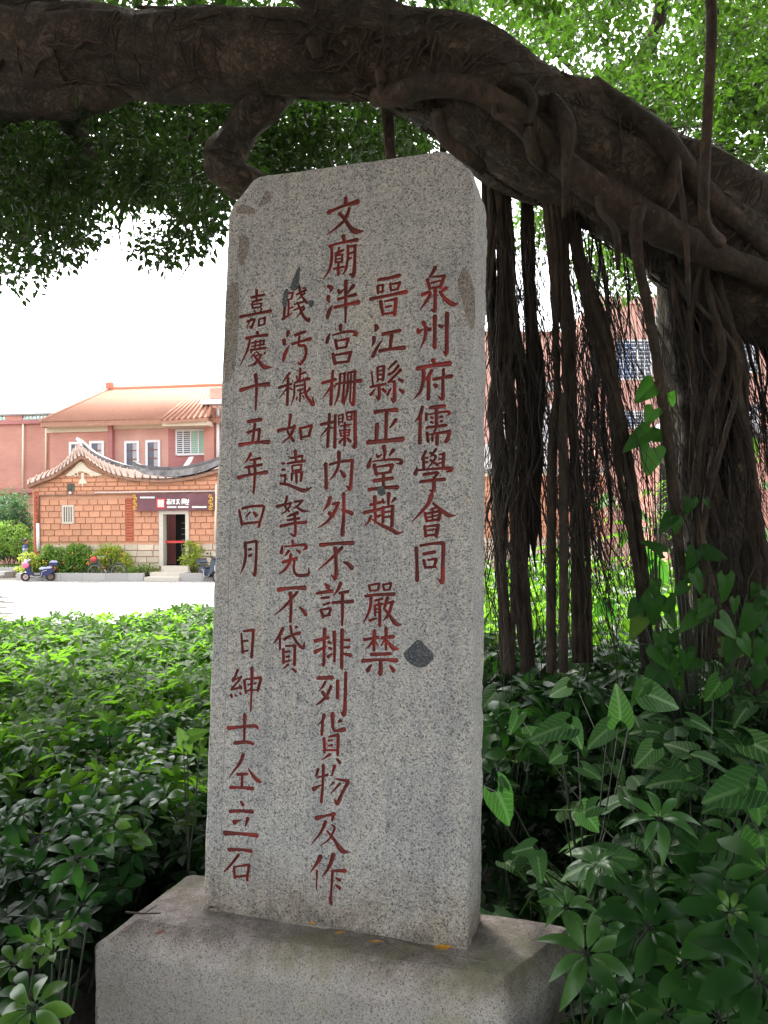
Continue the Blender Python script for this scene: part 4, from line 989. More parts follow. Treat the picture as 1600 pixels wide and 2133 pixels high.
LIMB = smooth_path([(*at(u, v, Y), rr) for u, v, Y, rr in [(-150,90,4.1,.21), (40,88,3.9,.195), (220,104,3.75,.172), (400,112,3.6,.172), (600,114,3.5,.165), (760,122,3.5,.182), (900,152,3.5,.215), (1010,205,3.5,.235), (1110,275,3.55,.25), (1220,330,3.6,.265), (1330,385,3.65,.28), (1450,460,3.7,.30), (1580,545,3.8,.32), (1750,650,3.9,.35)]], 14)
tg = np.gradient(LIMB[:, :3], axis=0); tg /= np.linalg.norm(tg, axis=1)[:, None]
mb = MB()
for k in range(150):
    i0 = rng.integers(0, len(LIMB) - 12); m = rng.integers(6, 26); a = rng.uniform(-1.9, 1.1); da = rng.normal(0, .10)
    pts = []
    for i in range(i0, min(i0 + m, len(LIMB))):
        T = tg[i]; front = np.array([0, -1.0, 0]); front -= T * front.dot(T); front /= np.linalg.norm(front); upv = np.cross(T, front); upv *= (1 if upv[2] > 0 else -1)
        a += da + rng.normal(0, .07)
        if a < -2.0 or a > 1.3: break
        pts.append(LIMB[i, :3] + LIMB[i, 3] * 1.0 * (front * math.cos(a) + upv * math.sin(a)))
    if len(pts) > 4:
        r0_ = rng.uniform(.0025, .009)
        mb.tube(smooth_path(pts, 2), np.linspace(r0_, r0_ * .3, 2 * (len(pts) - 1) + 1), 6)
for k in range(120):   # short ones running down around the limb
    i = rng.integers(4, len(LIMB) - 4); T = tg[i]; front = np.array([0, -1.0, 0]); front -= T * front.dot(T); front /= np.linalg.norm(front); upv = np.cross(T, front); upv *= (1 if upv[2] > 0 else -1)
    a0 = rng.uniform(-.6, 1.0); sh = 0; pts = []
    for a in np.arange(a0, a0 - rng.uniform(.6, 1.7), -.13):
        sh += rng.normal(0, .008)
        pts.append(LIMB[i, :3] + T * sh + LIMB[i, 3] * 1.0 * (front * math.cos(a) + upv * math.sin(a)))
    if len(pts) > 3:
        r0_ = rng.uniform(.002, .008)
        mb.tube(pts, np.linspace(r0_, r0_ * .5, len(pts)), 6)
o = to_tree(mb.build('clinging_rootlets', M_root)); o['kind'] = 'stuff'

# fine hanging rootlets: nobody could count them
def rootlets(spec, name):
    VV, FF, off = [], [], 0
    tri = np.array([0, 2.094, 4.189])
    for (n, u0, u1, v0, v1, du, Y0, Y1, lmin, lmax, r0, r1) in spec:
        for k in range(n):
            u, v, Y = rng.uniform(u0, u1), rng.uniform(v0, v1), rng.uniform(Y0, Y1)
            p = np.array(at(u, v, Y)); L = rng.uniform(lmin, lmax)
            m = max(6, int(L / 0.035))
            st = L / m
            d = np.zeros((m + 1, 3)); vx, vy = rng.normal(0, .1), rng.normal(0, .1)
            drift = du / FPX * Y
            for i in range(1, m + 1):
                vx = vx * .86 + rng.normal(0, .16); vy = vy * .86 + rng.normal(0, .12)
                d[i] = d[i-1] + np.array([vx * st + drift * st, vy * st, -st])
            d += p
            d = d[d[:, 2] > GND + .05]
            if len(d) < 4: continue
            r = rng.uniform(r0, r1) * np.linspace(1, .6, len(d))
            m1 = len(d)
            V = d[:, None, :] + r[:, None, None] * np.stack([np.cos(tri), np.sin(tri), 0 * tri], 1)[None]
            i = np.arange(m1 - 1)[:, None] * 3; j = np.arange(3)[None]
            F = np.stack([i + j, i + (j + 1) % 3, i + 3 + (j + 1) % 3, i + 3 + j], -1).reshape(-1, 4)
            VV.append(V.reshape(-1, 3)); FF.append(F + off); off += m1 * 3
    o = link(name, mesh_np(name, np.concatenate(VV), np.concatenate(FF), M_hair))
    o['kind'] = 'stuff'
    return to_tree(o)
rootlets([
    # n, u0,u1, v0,v1, drift, Y0,Y1, lmin,lmax, r0,r1
    (120, 1015, 1070, 380, 1050, 30, 3.6, 4.0, .5, 1.6, .0015, .004),
    (130, 1075, 1125, 450, 900, 25, 3.6, 4.0, .4, 1.3, .0012, .003),
    (130, 1135, 1220, 380, 1050, 60, 3.5, 3.9, .5, 1.5, .0015, .004),
    (170, 1205, 1280, 500, 900, 50, 3.7, 4.1, .4, 1.3, .0012, .0026),
    (46, 1245, 1345, 520, 660, 50, 3.6, 4.0, .3, .8, .0010, .003),
    (60, 1290, 1420, 620, 1000, 110, 3.7, 4.1, .3, .9, .0010, .0018),
    (210, 1380, 1560, 560, 1150, 130, 3.45, 4.1, .4, 1.2, .0012, .003),
    (80, 1520, 1640, 600, 850, 90, 3.6, 4.0, .3, .9, .0012, .0035),
    (30, 560, 900, 200, 260, 10, 3.5, 3.8, .1, .3, .001, .002),
    (40, 1020, 1400, 380, 560, 60, 3.3, 3.5, .3, .9, .001, .0022),
], 'hanging_rootlets')

# ------------------------------------------------------------------ foliage generators
def leaf_cloud(centers, nper, spread, L, W, droop=0.35, squash=0.8, quad=False):
    """many small leaves: returns V,F; each leaf its own island"""
    C = np.repeat(np.asarray(centers), nper, axis=0)
    n = len(C)
    dirs = rng.normal(size=(n, 3)); dirs /= np.linalg.norm(dirs, axis=1)[:, None]
    rad = spread * rng.uniform(0.15, 1, n) ** .6
    pos = C + dirs * rad[:, None] * np.array([1, 1, squash])
    d = dirs * 0.8 + rng.normal(size=(n, 3)) * .6; d[:, 2] -= droop
    d /= np.linalg.norm(d, axis=1)[:, None]
    nn = rng.normal(size=(n, 3)) * .55 + np.array([0, 0, 1.0])
    s = np.cross(d, nn); s /= np.linalg.norm(s, axis=1)[:, None] + 1e-9
    nn = np.cross(s, d)
    ll = L * rng.uniform(.7, 1.2, n)[:, None]; ww = W * rng.uniform(.75, 1.15, n)[:, None]
    if quad:
        V = np.stack([pos, pos + d * ll * .5 + s * ww * .5, pos + d * ll, pos + d * ll * .5 - s * ww * .5], 1)
        F = np.arange(n * 4).reshape(n, 4)
        return V.reshape(-1, 3), F
    up = nn * ww * 0.16
    V = np.stack([pos, pos + d*ll*.28 + s*ww*.44 + up, pos + d*ll*.66 + s*ww*.40 + up, pos + d*ll - nn*ll*.12, pos + d*ll*.66 - s*ww*.40 + up, pos + d*ll*.28 - s*ww*.44 + up], 1)
    b = np.arange(n)[:, None] * 6
    F = np.concatenate([b + np.array([[0, 1, 2, 3]]), b + np.array([[0, 3, 4, 5]])], 0)
    return V.reshape(-1, 3), F

def in_poly(u, v, poly):
    c = False
    n = len(poly)
    for i in range(n):
        x1, y1 = poly[i]; x2, y2 = poly[(i + 1) % n]
        if (y1 > v) != (y2 > v) and u < (x2 - x1) * (v - y1) / (y2 - y1) + x1: c = not c
    return c

def region_centers(poly, n, Y0, Y1, gap=0.0, gs=0.012, seed=0.0):
    us = [p[0] for p in poly]; vs = [p[1] for p in poly]
    out = []; tries = 0
    while len(out) < n and tries < n * 30:
        tries += 1
        u, v, Y = rng.uniform(min(us), max(us)), rng.uniform(min(vs), max(vs)), rng.uniform(Y0, Y1)
        if not in_poly(u, v, poly): continue
        if gap and mnoise.noise(Vector((u * gs, v * gs, Y * .35 + seed))) < gap - .5: continue
        out.append(tuple(at(u, v, Y)))
    return out

crownL = [(-120,120), (500,130), (545,330), (470,420), (440,450), (420,500), (385,515), (345,535), (320,545), (295,520), (270,470), (235,468), (205,495), (170,505), (130,530), (100,545), (75,560), (50,585), (30,590), (10,565), (-60,590), (-120,600)]
parts = []
parts.append(leaf_cloud(region_centers(crownL, 500, 4.4, 6.6, .36, .010), 34, .17, .052, .030))
crownL2 = [(-120,120), (520,150), (520,330), (440,400), (330,430), (200,430), (-120,480)]
parts.append(leaf_cloud(region_centers([(-120,200),(430,200),(430,400),(-120,430)], 110, 3.75, 4.4, .42, .02, 2), 24, .13, .048, .028))
parts.append(leaf_cloud(region_centers(crownL2, 190, 5.5, 8.5, .34, .010, 5), 34, .26, .07, .04))
mid = [(470,190), (880,210), (880,350), (640,370), (520,390), (440,380)]
parts.append(leaf_cloud(region_centers(mid, 250, 5.2, 8.0), 34, .22, .065, .04))
topl = [(-100,-60), (900,-60), (900,60), (640,40), (450,70), (250,40), (-100,60)]
parts.append(leaf_cloud(region_centers(topl, 170, 4.5, 8.0, .45, .012, 9), 30, .25, .06, .035))
Vs, Fs, off = [], [], 0
for V, F in parts:
    Vs.append(V); Fs.append(F + off); off += len(V)
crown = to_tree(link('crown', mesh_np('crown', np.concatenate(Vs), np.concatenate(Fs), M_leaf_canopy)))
crown['kind'] = 'stuff'
# unseen spread of the same crown overhead, made dense to shade the bed
cc = []
while len(cc) < 5200:
    x, y = rng.uniform(-9, 8), rng.uniform(-5.0, 7.5)
    z = 4.1 + .015 * x * x + rng.uniform(-.3, 1.9) + max(0, y - .5) * rng.uniform(.25, 1.0)
    if y > 0.2 and -900 < 800 + FPX * x / y < 2500 and 1086 - FPX * (z - 1.9) / y > -560: continue
    cc.append((x, y, z))
V, F = leaf_cloud(cc, 26, .55, .17, .12, quad=True)
o = to_tree(link('crown', mesh_np('crown', V, F, M_leaf_canopy))); o['kind'] = 'stuff'
# hanging twigs inside the left crown
tb = MB()
for (u, v, Y) in [(20,180,4.8), (90,210,5), (250,190,5.0), (330,200,5.2), (400,210,5), (300,260,5.4), (60,300,5.4), (360,330,5.5)]:
    p = at(u, v, Y); pts = [p]
    for i in range(7): p = p + Vector((rng.uniform(-.09, .09), rng.uniform(-.08, .08), -.12)); pts.append(p)
    tb.tube(pts, np.linspace(.016, .004, 8), 6)
o = to_tree(tb.build('twigs', M_bark)); o['kind'] = 'stuff'

# tree further back on the right
back = tag(empty('broadleaf_tree', Vector((4.2, 12.5, GND))), 'brightly lit leafy tree rising behind the banyan limb at upper right', 'tree')
def bl(name, pts, **kw): return limb(name, pts, root=back, **kw)
bl('trunk', [(1390,1150,12.5,.16), (1395,800,12.5,.15), (1380,500,12.0,.14), (1345,300,11.5,.12), (1335,150,11,.11), (1370,50,10.5,.09), (1390,-80,10,.08)], sides=10)
bl('branch', [(1345,160,11,.08), (1290,158,10.6,.07), (1245,162,10.4,.075)], sides=10)
bl('branch', [(1340,170,11,.06), (1290,200,10.5,.04), (1200,150,9.5,.03), (1130,70,9,.02), (1105,-30,9,.02)], sides=8)
bl('branch', [(1360,260,11,.05), (1440,260,10.5,.04), (1560,262,10,.03)], sides=8)
rt1 = [(860,-80), (1750,-80), (1750,480), (1620,420), (1520,330), (1400,240), (1250,170), (1120,110), (980,50)]
ps = [leaf_cloud(region_centers([(820,-80),(1700,-80),(1700,200),(1400,150),(1150,60),(900,-10)], 110, 4.6, 6.5, .42, .009, 8), 30, .16, .055, .034), leaf_cloud(region_centers(rt1, 400, 7.0, 12.0, .60, .009, 3), 34, .27, .085, .052)]
rt2 = [(1180,150), (1800,120), (1800,520), (1560,400), (1450,300), (1300,220)]
ps.append(leaf_cloud(region_centers(rt2, 250, 6.0, 9.0, .44, .014, 6), 34, .22, .07, .045))
rt3 = [(1215,490), (1345,490), (1345,600), (1300,610), (1250,575), (1215,590)]
ps.append(leaf_cloud(region_centers(rt3, 60, 10, 13, .4, .02, 6), 24, .3, .09, .05))
rt4 = [(1080,340), (1140,340), (1130,520), (1090,560)]
ps.append(leaf_cloud(region_centers(rt4, 30, 10, 13, .4, .02, 6), 24, .25, .09, .05))
Vs, Fs, off = [], [], 0
for V, F in ps:
    Vs.append(V); Fs.append(F + off); off += len(V)
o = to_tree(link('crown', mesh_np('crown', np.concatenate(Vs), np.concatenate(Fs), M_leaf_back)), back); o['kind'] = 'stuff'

# ------------------------------------------------------------------ leaf shapes
def leaflet(L, W, nseg=6, droop=0.25, fold=0.25, tipw=0.62, pointed=False):
    """obovate leaflet along +x, base at origin; rows of 3 points"""
    V = []
    for i in range(nseg + 1):
        t = i / nseg
        if pointed: w = W * (math.sin(math.pi * t ** 0.85)) ** .9
        else: w = W * (math.sin(math.pi * min(1, t ** 1.45)) ** 0.72) if 0 < t < 1 else 0
        if i == 0: w = W * .06
        x = L * t; z = -droop * L * t * t + 0.10 * L * math.sin(math.pi * t)
        V += [(x, -w, z + fold * w), (x, 0, z), (x, w, z + fold * w)]
    F = []
    for i in range(nseg):
        a = i * 3
        F += [(a, a+3, a+4, a+1), (a+1, a+4, a+5, a+2)]
    return np.array(V), F

def whorl_mesh(name, nl, L, W, mat, mb_stem=True, el=0.15, pointed=False, seed=0, nseg=6, petiole=.09, droop=.28):
    r = random.Random(seed); mb = MB()
    for k in range(nl):
        a = 2 * math.pi * k / nl + r.uniform(-.16, .16)
        s = r.uniform(.78, 1.12)
        V, F = leaflet(L * s, W * s, nseg, droop * r.uniform(.5, 1.6), r.uniform(.15, .4), pointed=pointed)
        e = el + r.uniform(-.22, .22)
        R = Matrix.Rotation(a, 3, 'Z') @ Matrix.Rotation(-e, 3, 'Y') @ Matrix.Rotation(r.uniform(-.35, .35), 3, 'X')
        V = [R @ (Vector(p) + Vector((0.012, 0, 0))) for p in V]
        mb.add(V, F, 0, True)
        if mb_stem: mb.tube([(0, 0, -.004), tuple(R @ Vector((.014, 0, 0)))], .0012, 4, 1)
    if mb_stem and petiole: mb.tube([(0, 0, 0), (.01 * r.uniform(-1, 1), .01 * r.uniform(-1, 1), -petiole)], .0018, 5, 1)
    return mb.mesh(name, [mat, M_stem])
W_dark = [whorl_mesh('leaf', n, L, W, M_leaf_sch, seed=i, el=e, droop=d) for i, (n, L, W, e, d) in enumerate([(8,.085,.019,.05,.35), (9,.075,.017,.2,.25), (7,.09,.021,-.05,.4), (8,.07,.017,.35,.2), (6,.06,.015,.5,.15), (8,.082,.018,.0,.5)])]
W_young = [whorl_mesh('leaf', n, L, W, M_leaf_young, seed=20 + i, el=e) for i, (n, L, W, e) in enumerate([(7,.06,.014,.35), (8,.07,.016,.25), (6,.045,.011,.6)])]
W_point = whorl_mesh('leaf', 8, .125, .020, M_leaf_sch, seed=41, pointed=True, el=.12, droop=.3)

def heart_mesh(name, L, mat, wmax=.37, lobes=.30, droop=.22, pet=.16):
    """arrowhead or heart leaf: x across, y towards the tip, uv = shape coordinates"""
    rows = [-lobes, -lobes*.9, -lobes*.7, -lobes*.35, 0.0, .12, .28, .45, .62, .78, .91, 1.0]
    def outer(y):
        if y < 0: return wmax * (0.42 + .58 * math.sqrt(max(0, 1 - (y / lobes) ** 2)))
        return wmax * max(0, 1 - y) ** .80 * (1 + .62 * y - .35 * y * y)
    def inner(y): return 0 if y >= 0 else min(.55 * wmax, .10 + .35 * abs(y))
    V, UV, F = [], [], []
    for s in (-1, 1):
        b = len(V)
        for y in rows:
            for t in (0, .33, .67, 1):
                x = inner(y) + (max(outer(y), inner(y)) - inner(y)) * t
                if y >= 0 and y < .999 and t == 0: x = 0
                ripple = .018 * math.sin(y * 26) * t
                V.append((s * x * L, y * L, L * (-droop * y * abs(y) + .20 * x - .35 * x * x + ripple)))
                UV.append((s * x, y))
        for i in range(len(rows) - 1):
            for k in range(3):
                a = b + i*4 + k
                f = (a, a+1, a+5, a+4)
                F.append(f if s > 0 else f[::-1])
    n0 = len(V)
    P, Fq = tube([(0, 0, 0), (0, -.05 * L, -.4 * pet), (.01, -.1 * L, -pet)], [.0018, .002, .0022], 5)
    V += [tuple(p) for p in P]; UV += [(.4, .02)] * len(P)
    F += [tuple(int(i) + n0 for i in f) for f in Fq]
    return mesh_np(name, V, np.array(F), mat, True, UV)
H_vein = [heart_mesh('leaf', L, M_vein, w, lb, d) for L, w, lb, d in [(.13,.40,.34,.25), (.11,.44,.30,.15), (.15,.36,.38,.3), (.09,.42,.30,.4)]]
H_big = [heart_mesh('leaf', L, M_leaf_big, w, .18, d) for L, w, d in [(.15,.46,.15), (.17,.34,.25), (.13,.5,.1)]]
H_dark = [heart_mesh('leaf', L, M_leaf_sch, w, .2, d) for L, w, d in [(.15,.42,.2), (.17,.36,.3), (.13,.46,.15)]]
H_lit = [heart_mesh('leaf', L, M_leaf_young, w, .22, d) for L, w, d in [(.11,.42,.2), (.09,.45,.1)]]

# ------------------------------------------------------------------ planted bed: individual plants near the viewer
def plant(name, root, tips, label, cat, group, stem_mat=None):
    """tips: list of (mesh, world matrix). Stems run from the foot to every tip."""
    e = tag(empty(name, root), label, cat, group)
    mb = MB()
    mean = sum((M.translation - root for _, M in tips), Vector()) / max(1, len(tips))
    hub = Vector((mean.x * .6, mean.y * .6, mean.z * .5))
    mb.tube(smooth_path([(0, 0, 0), tuple(hub * .5 + Vector((rng.normal() * .02, rng.normal() * .02, 0))), tuple(hub)], 3), np.linspace(.008, .005, 7), 6)
    for me, M in tips:
        o = link('leaf', me, e)
        o.matrix_parent_inverse = Matrix.Translation(-root)
        o.matrix_world = M
        p = M.translation - root
        d = (M.to_3x3() @ Vector((0, 0, -1))).normalized()
        q = p + d * .09
        mid = hub.lerp(q, .5); mid.z -= .06
        mb.tube(smooth_path([tuple(hub), tuple(mid), tuple(q)], 3), np.linspace(.0040, .0018, 7), 5)
    if mb.v: mb.build('stem', stem_mat or M_stem, e)
    return e

def frame(p, up, yaw, s=1.0):
    q = Vector(up).normalized().to_track_quat('Z', 'Y')
    return Matrix.Translation(p) @ q.to_matrix().to_4x4() @ Matrix.Rotation(yaw, 4, 'Z') @ Matrix.Scale(s, 4)

ST_POINTS = [(ST_O.x, ST_O.y)]
def clear_of_stone(x, y, m=0.10):
    q = PL_MAT.inverted() @ Vector((x, y, 0.745))
    return not (-.70 - m < q.x < .66 + m and -3.0 < q.y < .25 + m)

def hL(x, y):
    return .93 + .10 * mnoise.noise(Vector((x * 1.3, y * 1.3, 0))) + .05 * mnoise.noise(Vector((x * 4, y * 4, 3)))
def hR(x, y):
    t = max(0, min(1, (y - 1.8) / 2.2)); h = 1.00 + .28 * t + .06 * max(0, x - 1)
    k = max(0, min(1, (x - .45) / .5)) if y < 3.0 else 1
    h = h * k + .78 * (1 - k)
    return h + .07 * mnoise.noise(Vector((x * 2, y * 2, 5)))

GRP = 'umbrella-leaved shrubs massed around the plinth'
used_lbl = {}
def lbl(base): return base
def scatter(xr, yr, step, hfun, ok, choose, per, depth):
    res = []
    x = xr[0]
    while x < xr[1]:
        y = yr[0]
        while y < yr[1]:
            cx, cy = x + rng.uniform(-.1, .1) * step * 3, y + rng.uniform(-.1, .1) * step * 3
            if ok(cx, cy):
                tips = []
                for k in range(per):
                    px, py = cx + rng.uniform(-.62, .62) * step, cy + rng.uniform(-.62, .62) * step
                    if not ok(px, py): continue
                    lay = rng.uniform() ** 1.5
                    z = hfun(px, py) - depth * lay
                    up = Vector((rng.normal() * .35 , rng.normal() * .35 - .30, 1))
                    me, s = choose(px, py, lay)
                    tips.append((me, frame((px, py, z), up, rng.uniform(0, 6.28), s)))
                if tips: res.append((Vector((cx, cy, GND)), tips))
            y += step
        x += step
    return res

def choose_L(x, y, lay):
    if lay < .35 and rng.uniform() < .10 + .10 * max(0, y - 2.5): return W_young[rng.integers(3)], rng.uniform(.8, 1.15)
    return W_dark[rng.integers(6)], rng.uniform(.72, 1.08)
def okL(x, y):
    if not clear_of_stone(x, y, .07): return False
    u = 800 + FPX * x / y
    return -60 < u < 480 and (y > 2.35 or u < 175) and y < bed_edge(x) - .4
plants = scatter((-2.3, -.3), (1.35, 4.3), .34, hL, okL, choose_L, 23, .34)
ORD = ['first', 'second', 'third', 'fourth', 'fifth', 'sixth', 'seventh', 'eighth', 'ninth', 'tenth', 'eleventh', 'twelfth']
def row_labels(lst, y0, step, fmt):
    rows = {}
    for i, (root, tips) in enumerate(lst): rows.setdefault(int(round((root.y - y0) / step)), []).append(i)
    out = {}
    for rk, k in enumerate(sorted(rows)):
        for ck, i in enumerate(sorted(rows[k], key=lambda j: lst[j][0].x)): out[i] = fmt % (ORD[ck], ORD[rk])
    return out
LB = row_labels(plants, 1.35, .34, 'glossy umbrella-leaved shrub left of the stele, %s from left in %s row from front')
for i, (root, tips) in enumerate(plants):
    plant('umbrella_shrub', root, tips, LB[i], 'shrub', 'umbrella-leaved shrubs left of the stele')
def okR(x, y):
    if not clear_of_stone(x, y, .10): return False
    u = 800 + FPX * x / y
    if y < 2.35 and x < .50: return False
    return 985 < u < 1720
def choose_R(x, y, lay):
    k = mnoise.noise(Vector((x * 1.6, y * 1.6, 9)))
    if (k > -.12 and 2.1 < y < 3.8 and lay < .75): return H_vein[rng.integers(4)], rng.uniform(.65, 1.15)
    if lay < .2 and rng.uniform() < .06: return W_young[rng.integers(3)], rng.uniform(.8, 1.1)
    return W_dark[rng.integers(6)], rng.uniform(.85, 1.25)
def face_cam(p, up, me):
    return up
plantsR = scatter((.4, 2.3), (1.35, 4.6), .34, hR, okR, choose_R, 26, .34)
LB = row_labels(plantsR, 1.35, .34, '%s from left in %s row from front')
for i, (root, tips) in enumerate(plantsR):
    n_v = sum(1 for me, _ in tips if me in H_vein)
    if n_v > len(tips) * .5: plant('arrowhead_plant', root, tips, 'white-veined arrowhead plant right of the stele, ' + LB[i], 'plant', 'arrowhead plants right of the stele')
    else: plant('umbrella_shrub', root, tips, 'dark umbrella-leaved shrub right of the stele, ' + LB[i], 'shrub', 'umbrella-leaved shrubs right of the stele')

# single plants that stand out
def whorl_at(u, v, Y, me, s, up=(0, -.75, 1), yaw=0.0): return (me, frame(at(u, v, Y), up, yaw, s))
def leaf_at(me, base, tip, Y, Ls, roll=0.0, dY=0.0):
    """heart leaf with its base and tip seen at these places"""
    a, b = at(base[0], base[1], Y), at(tip[0], tip[1], Y + dY)
    y = (b - a); L = y.length; y.normalize()
    n = Vector((roll, -.85, .65)); x = y.cross(n).normalized(); n = x.cross(y)
    M = Matrix(((x.x, y.x, n.x, a.x), (x.y, y.y, n.y, a.y), (x.z, y.z, n.z, a.z), (0, 0, 0, 1)))
    return (me, M @ Matrix.Scale(L / Ls, 4))
def foot(u, v, Y): p = at(u, v, Y); return Vector((p.x, p.y, GND))
plant('umbrella_shrub', foot(1400, 1950, 1.75), [whorl_at(1352, 1929, 1.72, W_dark[0], 1.02, yaw=.4), whorl_at(1429, 2007, 1.66, W_dark[2], .95, yaw=1.2), whorl_at(1300, 2080, 1.75, W_dark[5], .9), whorl_at(1390, 2110, 1.7, W_dark[1], .9)],
      'broad dark green umbrella-leaved shrub in the lower right, right of the pale pointed one', 'shrub', None)
plant('umbrella_shrub', foot(1560, 1980, 1.6), [whorl_at(1522, 1904, 1.62, W_dark[2], 1.1, yaw=.2), whorl_at(1585, 2040, 1.52, W_dark[0], 1.2, yaw=.9), whorl_at(1600, 1810, 1.7, W_dark[5], 1.05), (W_young[2], frame(at(1522, 1900, 1.61), (0, -.75, 1), 0, .7)), whorl_at(1500, 2120, 1.5, W_dark[1], 1.1)],
      'largest umbrella-leaved shrub at the lower right corner, with a tuft of new leaves', 'shrub', None)
M_leaf_mid = leaf_mat('mid_green_leaves', (0.035, 0.11, 0.03), (0.06, 0.15, 0.035), (0.14, 0.38, 0.04), 0.3, 0.35, 'object')
W_point.materials[0] = M_leaf_mid
plant('pointed_leaf_shrub', foot(1225, 1990, 1.95), [whorl_at(1222, 1985, 1.93, W_point, .88, (.05, -.8, 1), .3), (W_point, frame(at(1180, 1890, 2.0), (.1, -.5, 1), 1.2, .55)), (W_point, frame(at(1260, 1925, 2.0), (.1, -.6, 1), 2.2, .5))],
      'fresh green shrub with long pointed leaves leaning over the right end of the plinth', 'shrub', None)
plant('pointed_leaf_shrub', foot(1373, 1705, 2.3), [whorl_at(1373, 1705, 2.25, W_point, .8, (.0, -.6, 1), .8), (W_point, frame(at(1240, 1800, 2.2), (-.2, -.3, 1), 1.0, .6))],
      'light green star-shaped shrub with pointed leaves among the veined leaves', 'shrub', None)
vl = [((1176,1512),(1104,1533),2.75), ((1190,1510),(1216,1560),2.75), ((1265,1520),(1215,1560),2.8), ((1292,1500),(1290,1430),2.85), ((1345,1445),(1422,1472),3.0), ((1340,1430),(1318,1475),3.0), ((1215,1600),(1255,1620),2.65), ((1170,1570),(1140,1590),2.7),
      ((1035,1650),(1080,1728),2.5), ((1050,1640),(1040,1612),2.5), ((1215,1690),(1255,1735),2.5), ((1240,1680),(1190,1700),2.5), ((1120,1785),(1130,1840),2.3), ((1110,1765),(1065,1775),2.3), ((1275,1785),(1350,1790),2.4), ((1265,1770),(1225,1760),2.4),
      ((1560,1638),(1462,1670),2.1), ((1570,1650),(1600,1730),2.1), ((1585,1740),(1600,1830),2.0), ((1360,1560),(1320,1600),2.8), ((1080,1490),(1060,1530),2.9), ((1500,1420),(1470,1470),2.9), ((1180,1430),(1140,1450),3.0), ((1440,1500),(1490,1520),2.8)]
tips = [leaf_at(H_vein[i % 3], b, t, Y, [.13, .11, .15][i % 3], roll=rng.uniform(-.3, .3), dY=rng.uniform(-.04, .04)) for i, (b, t, Y) in enumerate(vl)]
plant('arrowhead_plant', foot(1230, 1600, 2.6), tips[:9] + tips[9:16], 'cluster of large arrowhead leaves with white veins just right of the stele', 'plant', None)
plant('arrowhead_plant', foot(1560, 1680, 2.1), tips[16:], 'arrowhead plant with the biggest veined leaves at the right picture edge', 'plant', None)
tips = [leaf_at(H_lit[0], (288,1745), (245,1740), 2.85, .11, .2), leaf_at(H_lit[0], (288,1745), (318,1760), 2.83, .11, -.4), leaf_at(H_lit[1], (290,1742), (286,1785), 2.84, .09)]
plant('arrowhead_plant', foot(270, 1830, 2.95), tips, 'small bright green arrowhead plant on a tall stalk left of the plinth', 'plant', None)
tips = [leaf_at(H_lit[0], (395,1535), (432,1520), 2.9, .11, .2), leaf_at(H_lit[1], (385,1545), (370,1515), 2.9, .09, 0), leaf_at(H_lit[1], (390,1545), (398,1570), 2.9, .09, 0)]
plant('arrowhead_plant', foot(395, 1600, 2.92), tips, 'yellow-green arrowhead plant beside the left edge of the stele', 'plant', None)
for (u, v, Y, s, y), lab in zip([(157,1788,1.98,.72,.2), (172,1885,1.95,.72,1.1), (62,2078,1.72,.75,2.0), (250,1850,2.7,.9,.6), (60,1960,1.8,.8,1.6), (235,1835,2.75,.7,.3)], ['highest umbrella-leaved shrub overhanging the dark hedge left of the plinth', 'umbrella-leaved shrub touching the left shoulder of the plinth', 'umbrella-leaved shrub in the very lower left picture corner', 'umbrella-leaved shrub under the bright arrowhead leaf left of the plinth', 'umbrella-leaved shrub at the left edge just above the corner one', 'small umbrella-leaved shrub behind the left shoulder of the plinth']):
    plant('umbrella_shrub', foot(u - 110, v, Y + .1), [whorl_at(u, v, Y, W_dark[int(y * 3) % 6], s, (0.1, -.6, 1), y), whorl_at(u - 30, v + 50, Y + .05, W_dark[1], s * .8, (0, -.3, 1), y)],
          lab, 'shrub', 'umbrella-leaved shrubs left of the stele')
tips = [whorl_at(88, 1965, 1.78, W_young[2], .9), whorl_at(112, 1985, 1.75, W_young[2], .7), whorl_at(118, 1955, 1.78, W_young[0], .55), whorl_at(70, 2100, 1.6, W_young[1], .9)]
plant('umbrella_shrub', foot(60, 2010, 1.8), tips, 'leggy shrub with pale new shoots at the lower left beside the plinth', 'shrub', None, M_stem)

# climbing plants with big leaves on the aerial roots
def climber(leaves, Y, foot_uv, label, H=None):
    tips = [leaf_at((H or H_big)[i % 3], b, t, Y + dy, [.15, .17, .13][i % 3], roll=r) for i, (b, t, dy, r) in enumerate(leaves)]
    return plant('climbing_plant', foot(*foot_uv), tips, label, 'plant', None)
climber([((1362,800),(1322,838),0,.2), ((1380,818),(1402,826),.05,-.3), ((1362,852),(1345,886),0,0), ((1392,838),(1408,812),.1,.4), ((1356,895),(1296,935),0,.1), ((1362,905),(1406,915),.05,.2), ((1360,935),(1348,992),0,-.2), ((1340,900),(1310,905),.1,0)], 3.52, (1370, 1000, 3.55), 'climbing plant with big backlit round leaves between the hanging roots')
VX = []
for k in range(46):
    u = rng.uniform(1330, 1620); v = rng.uniform(1180 + abs(u - 1450) * .25, 1420); L_ = rng.uniform(32, 62); a = rng.normal(1.5, .7)
    VX.append(((u, v), (u + L_ * math.cos(a), v + L_ * math.sin(a)), rng.uniform(-.35, .15), rng.uniform(-.4, .4)))
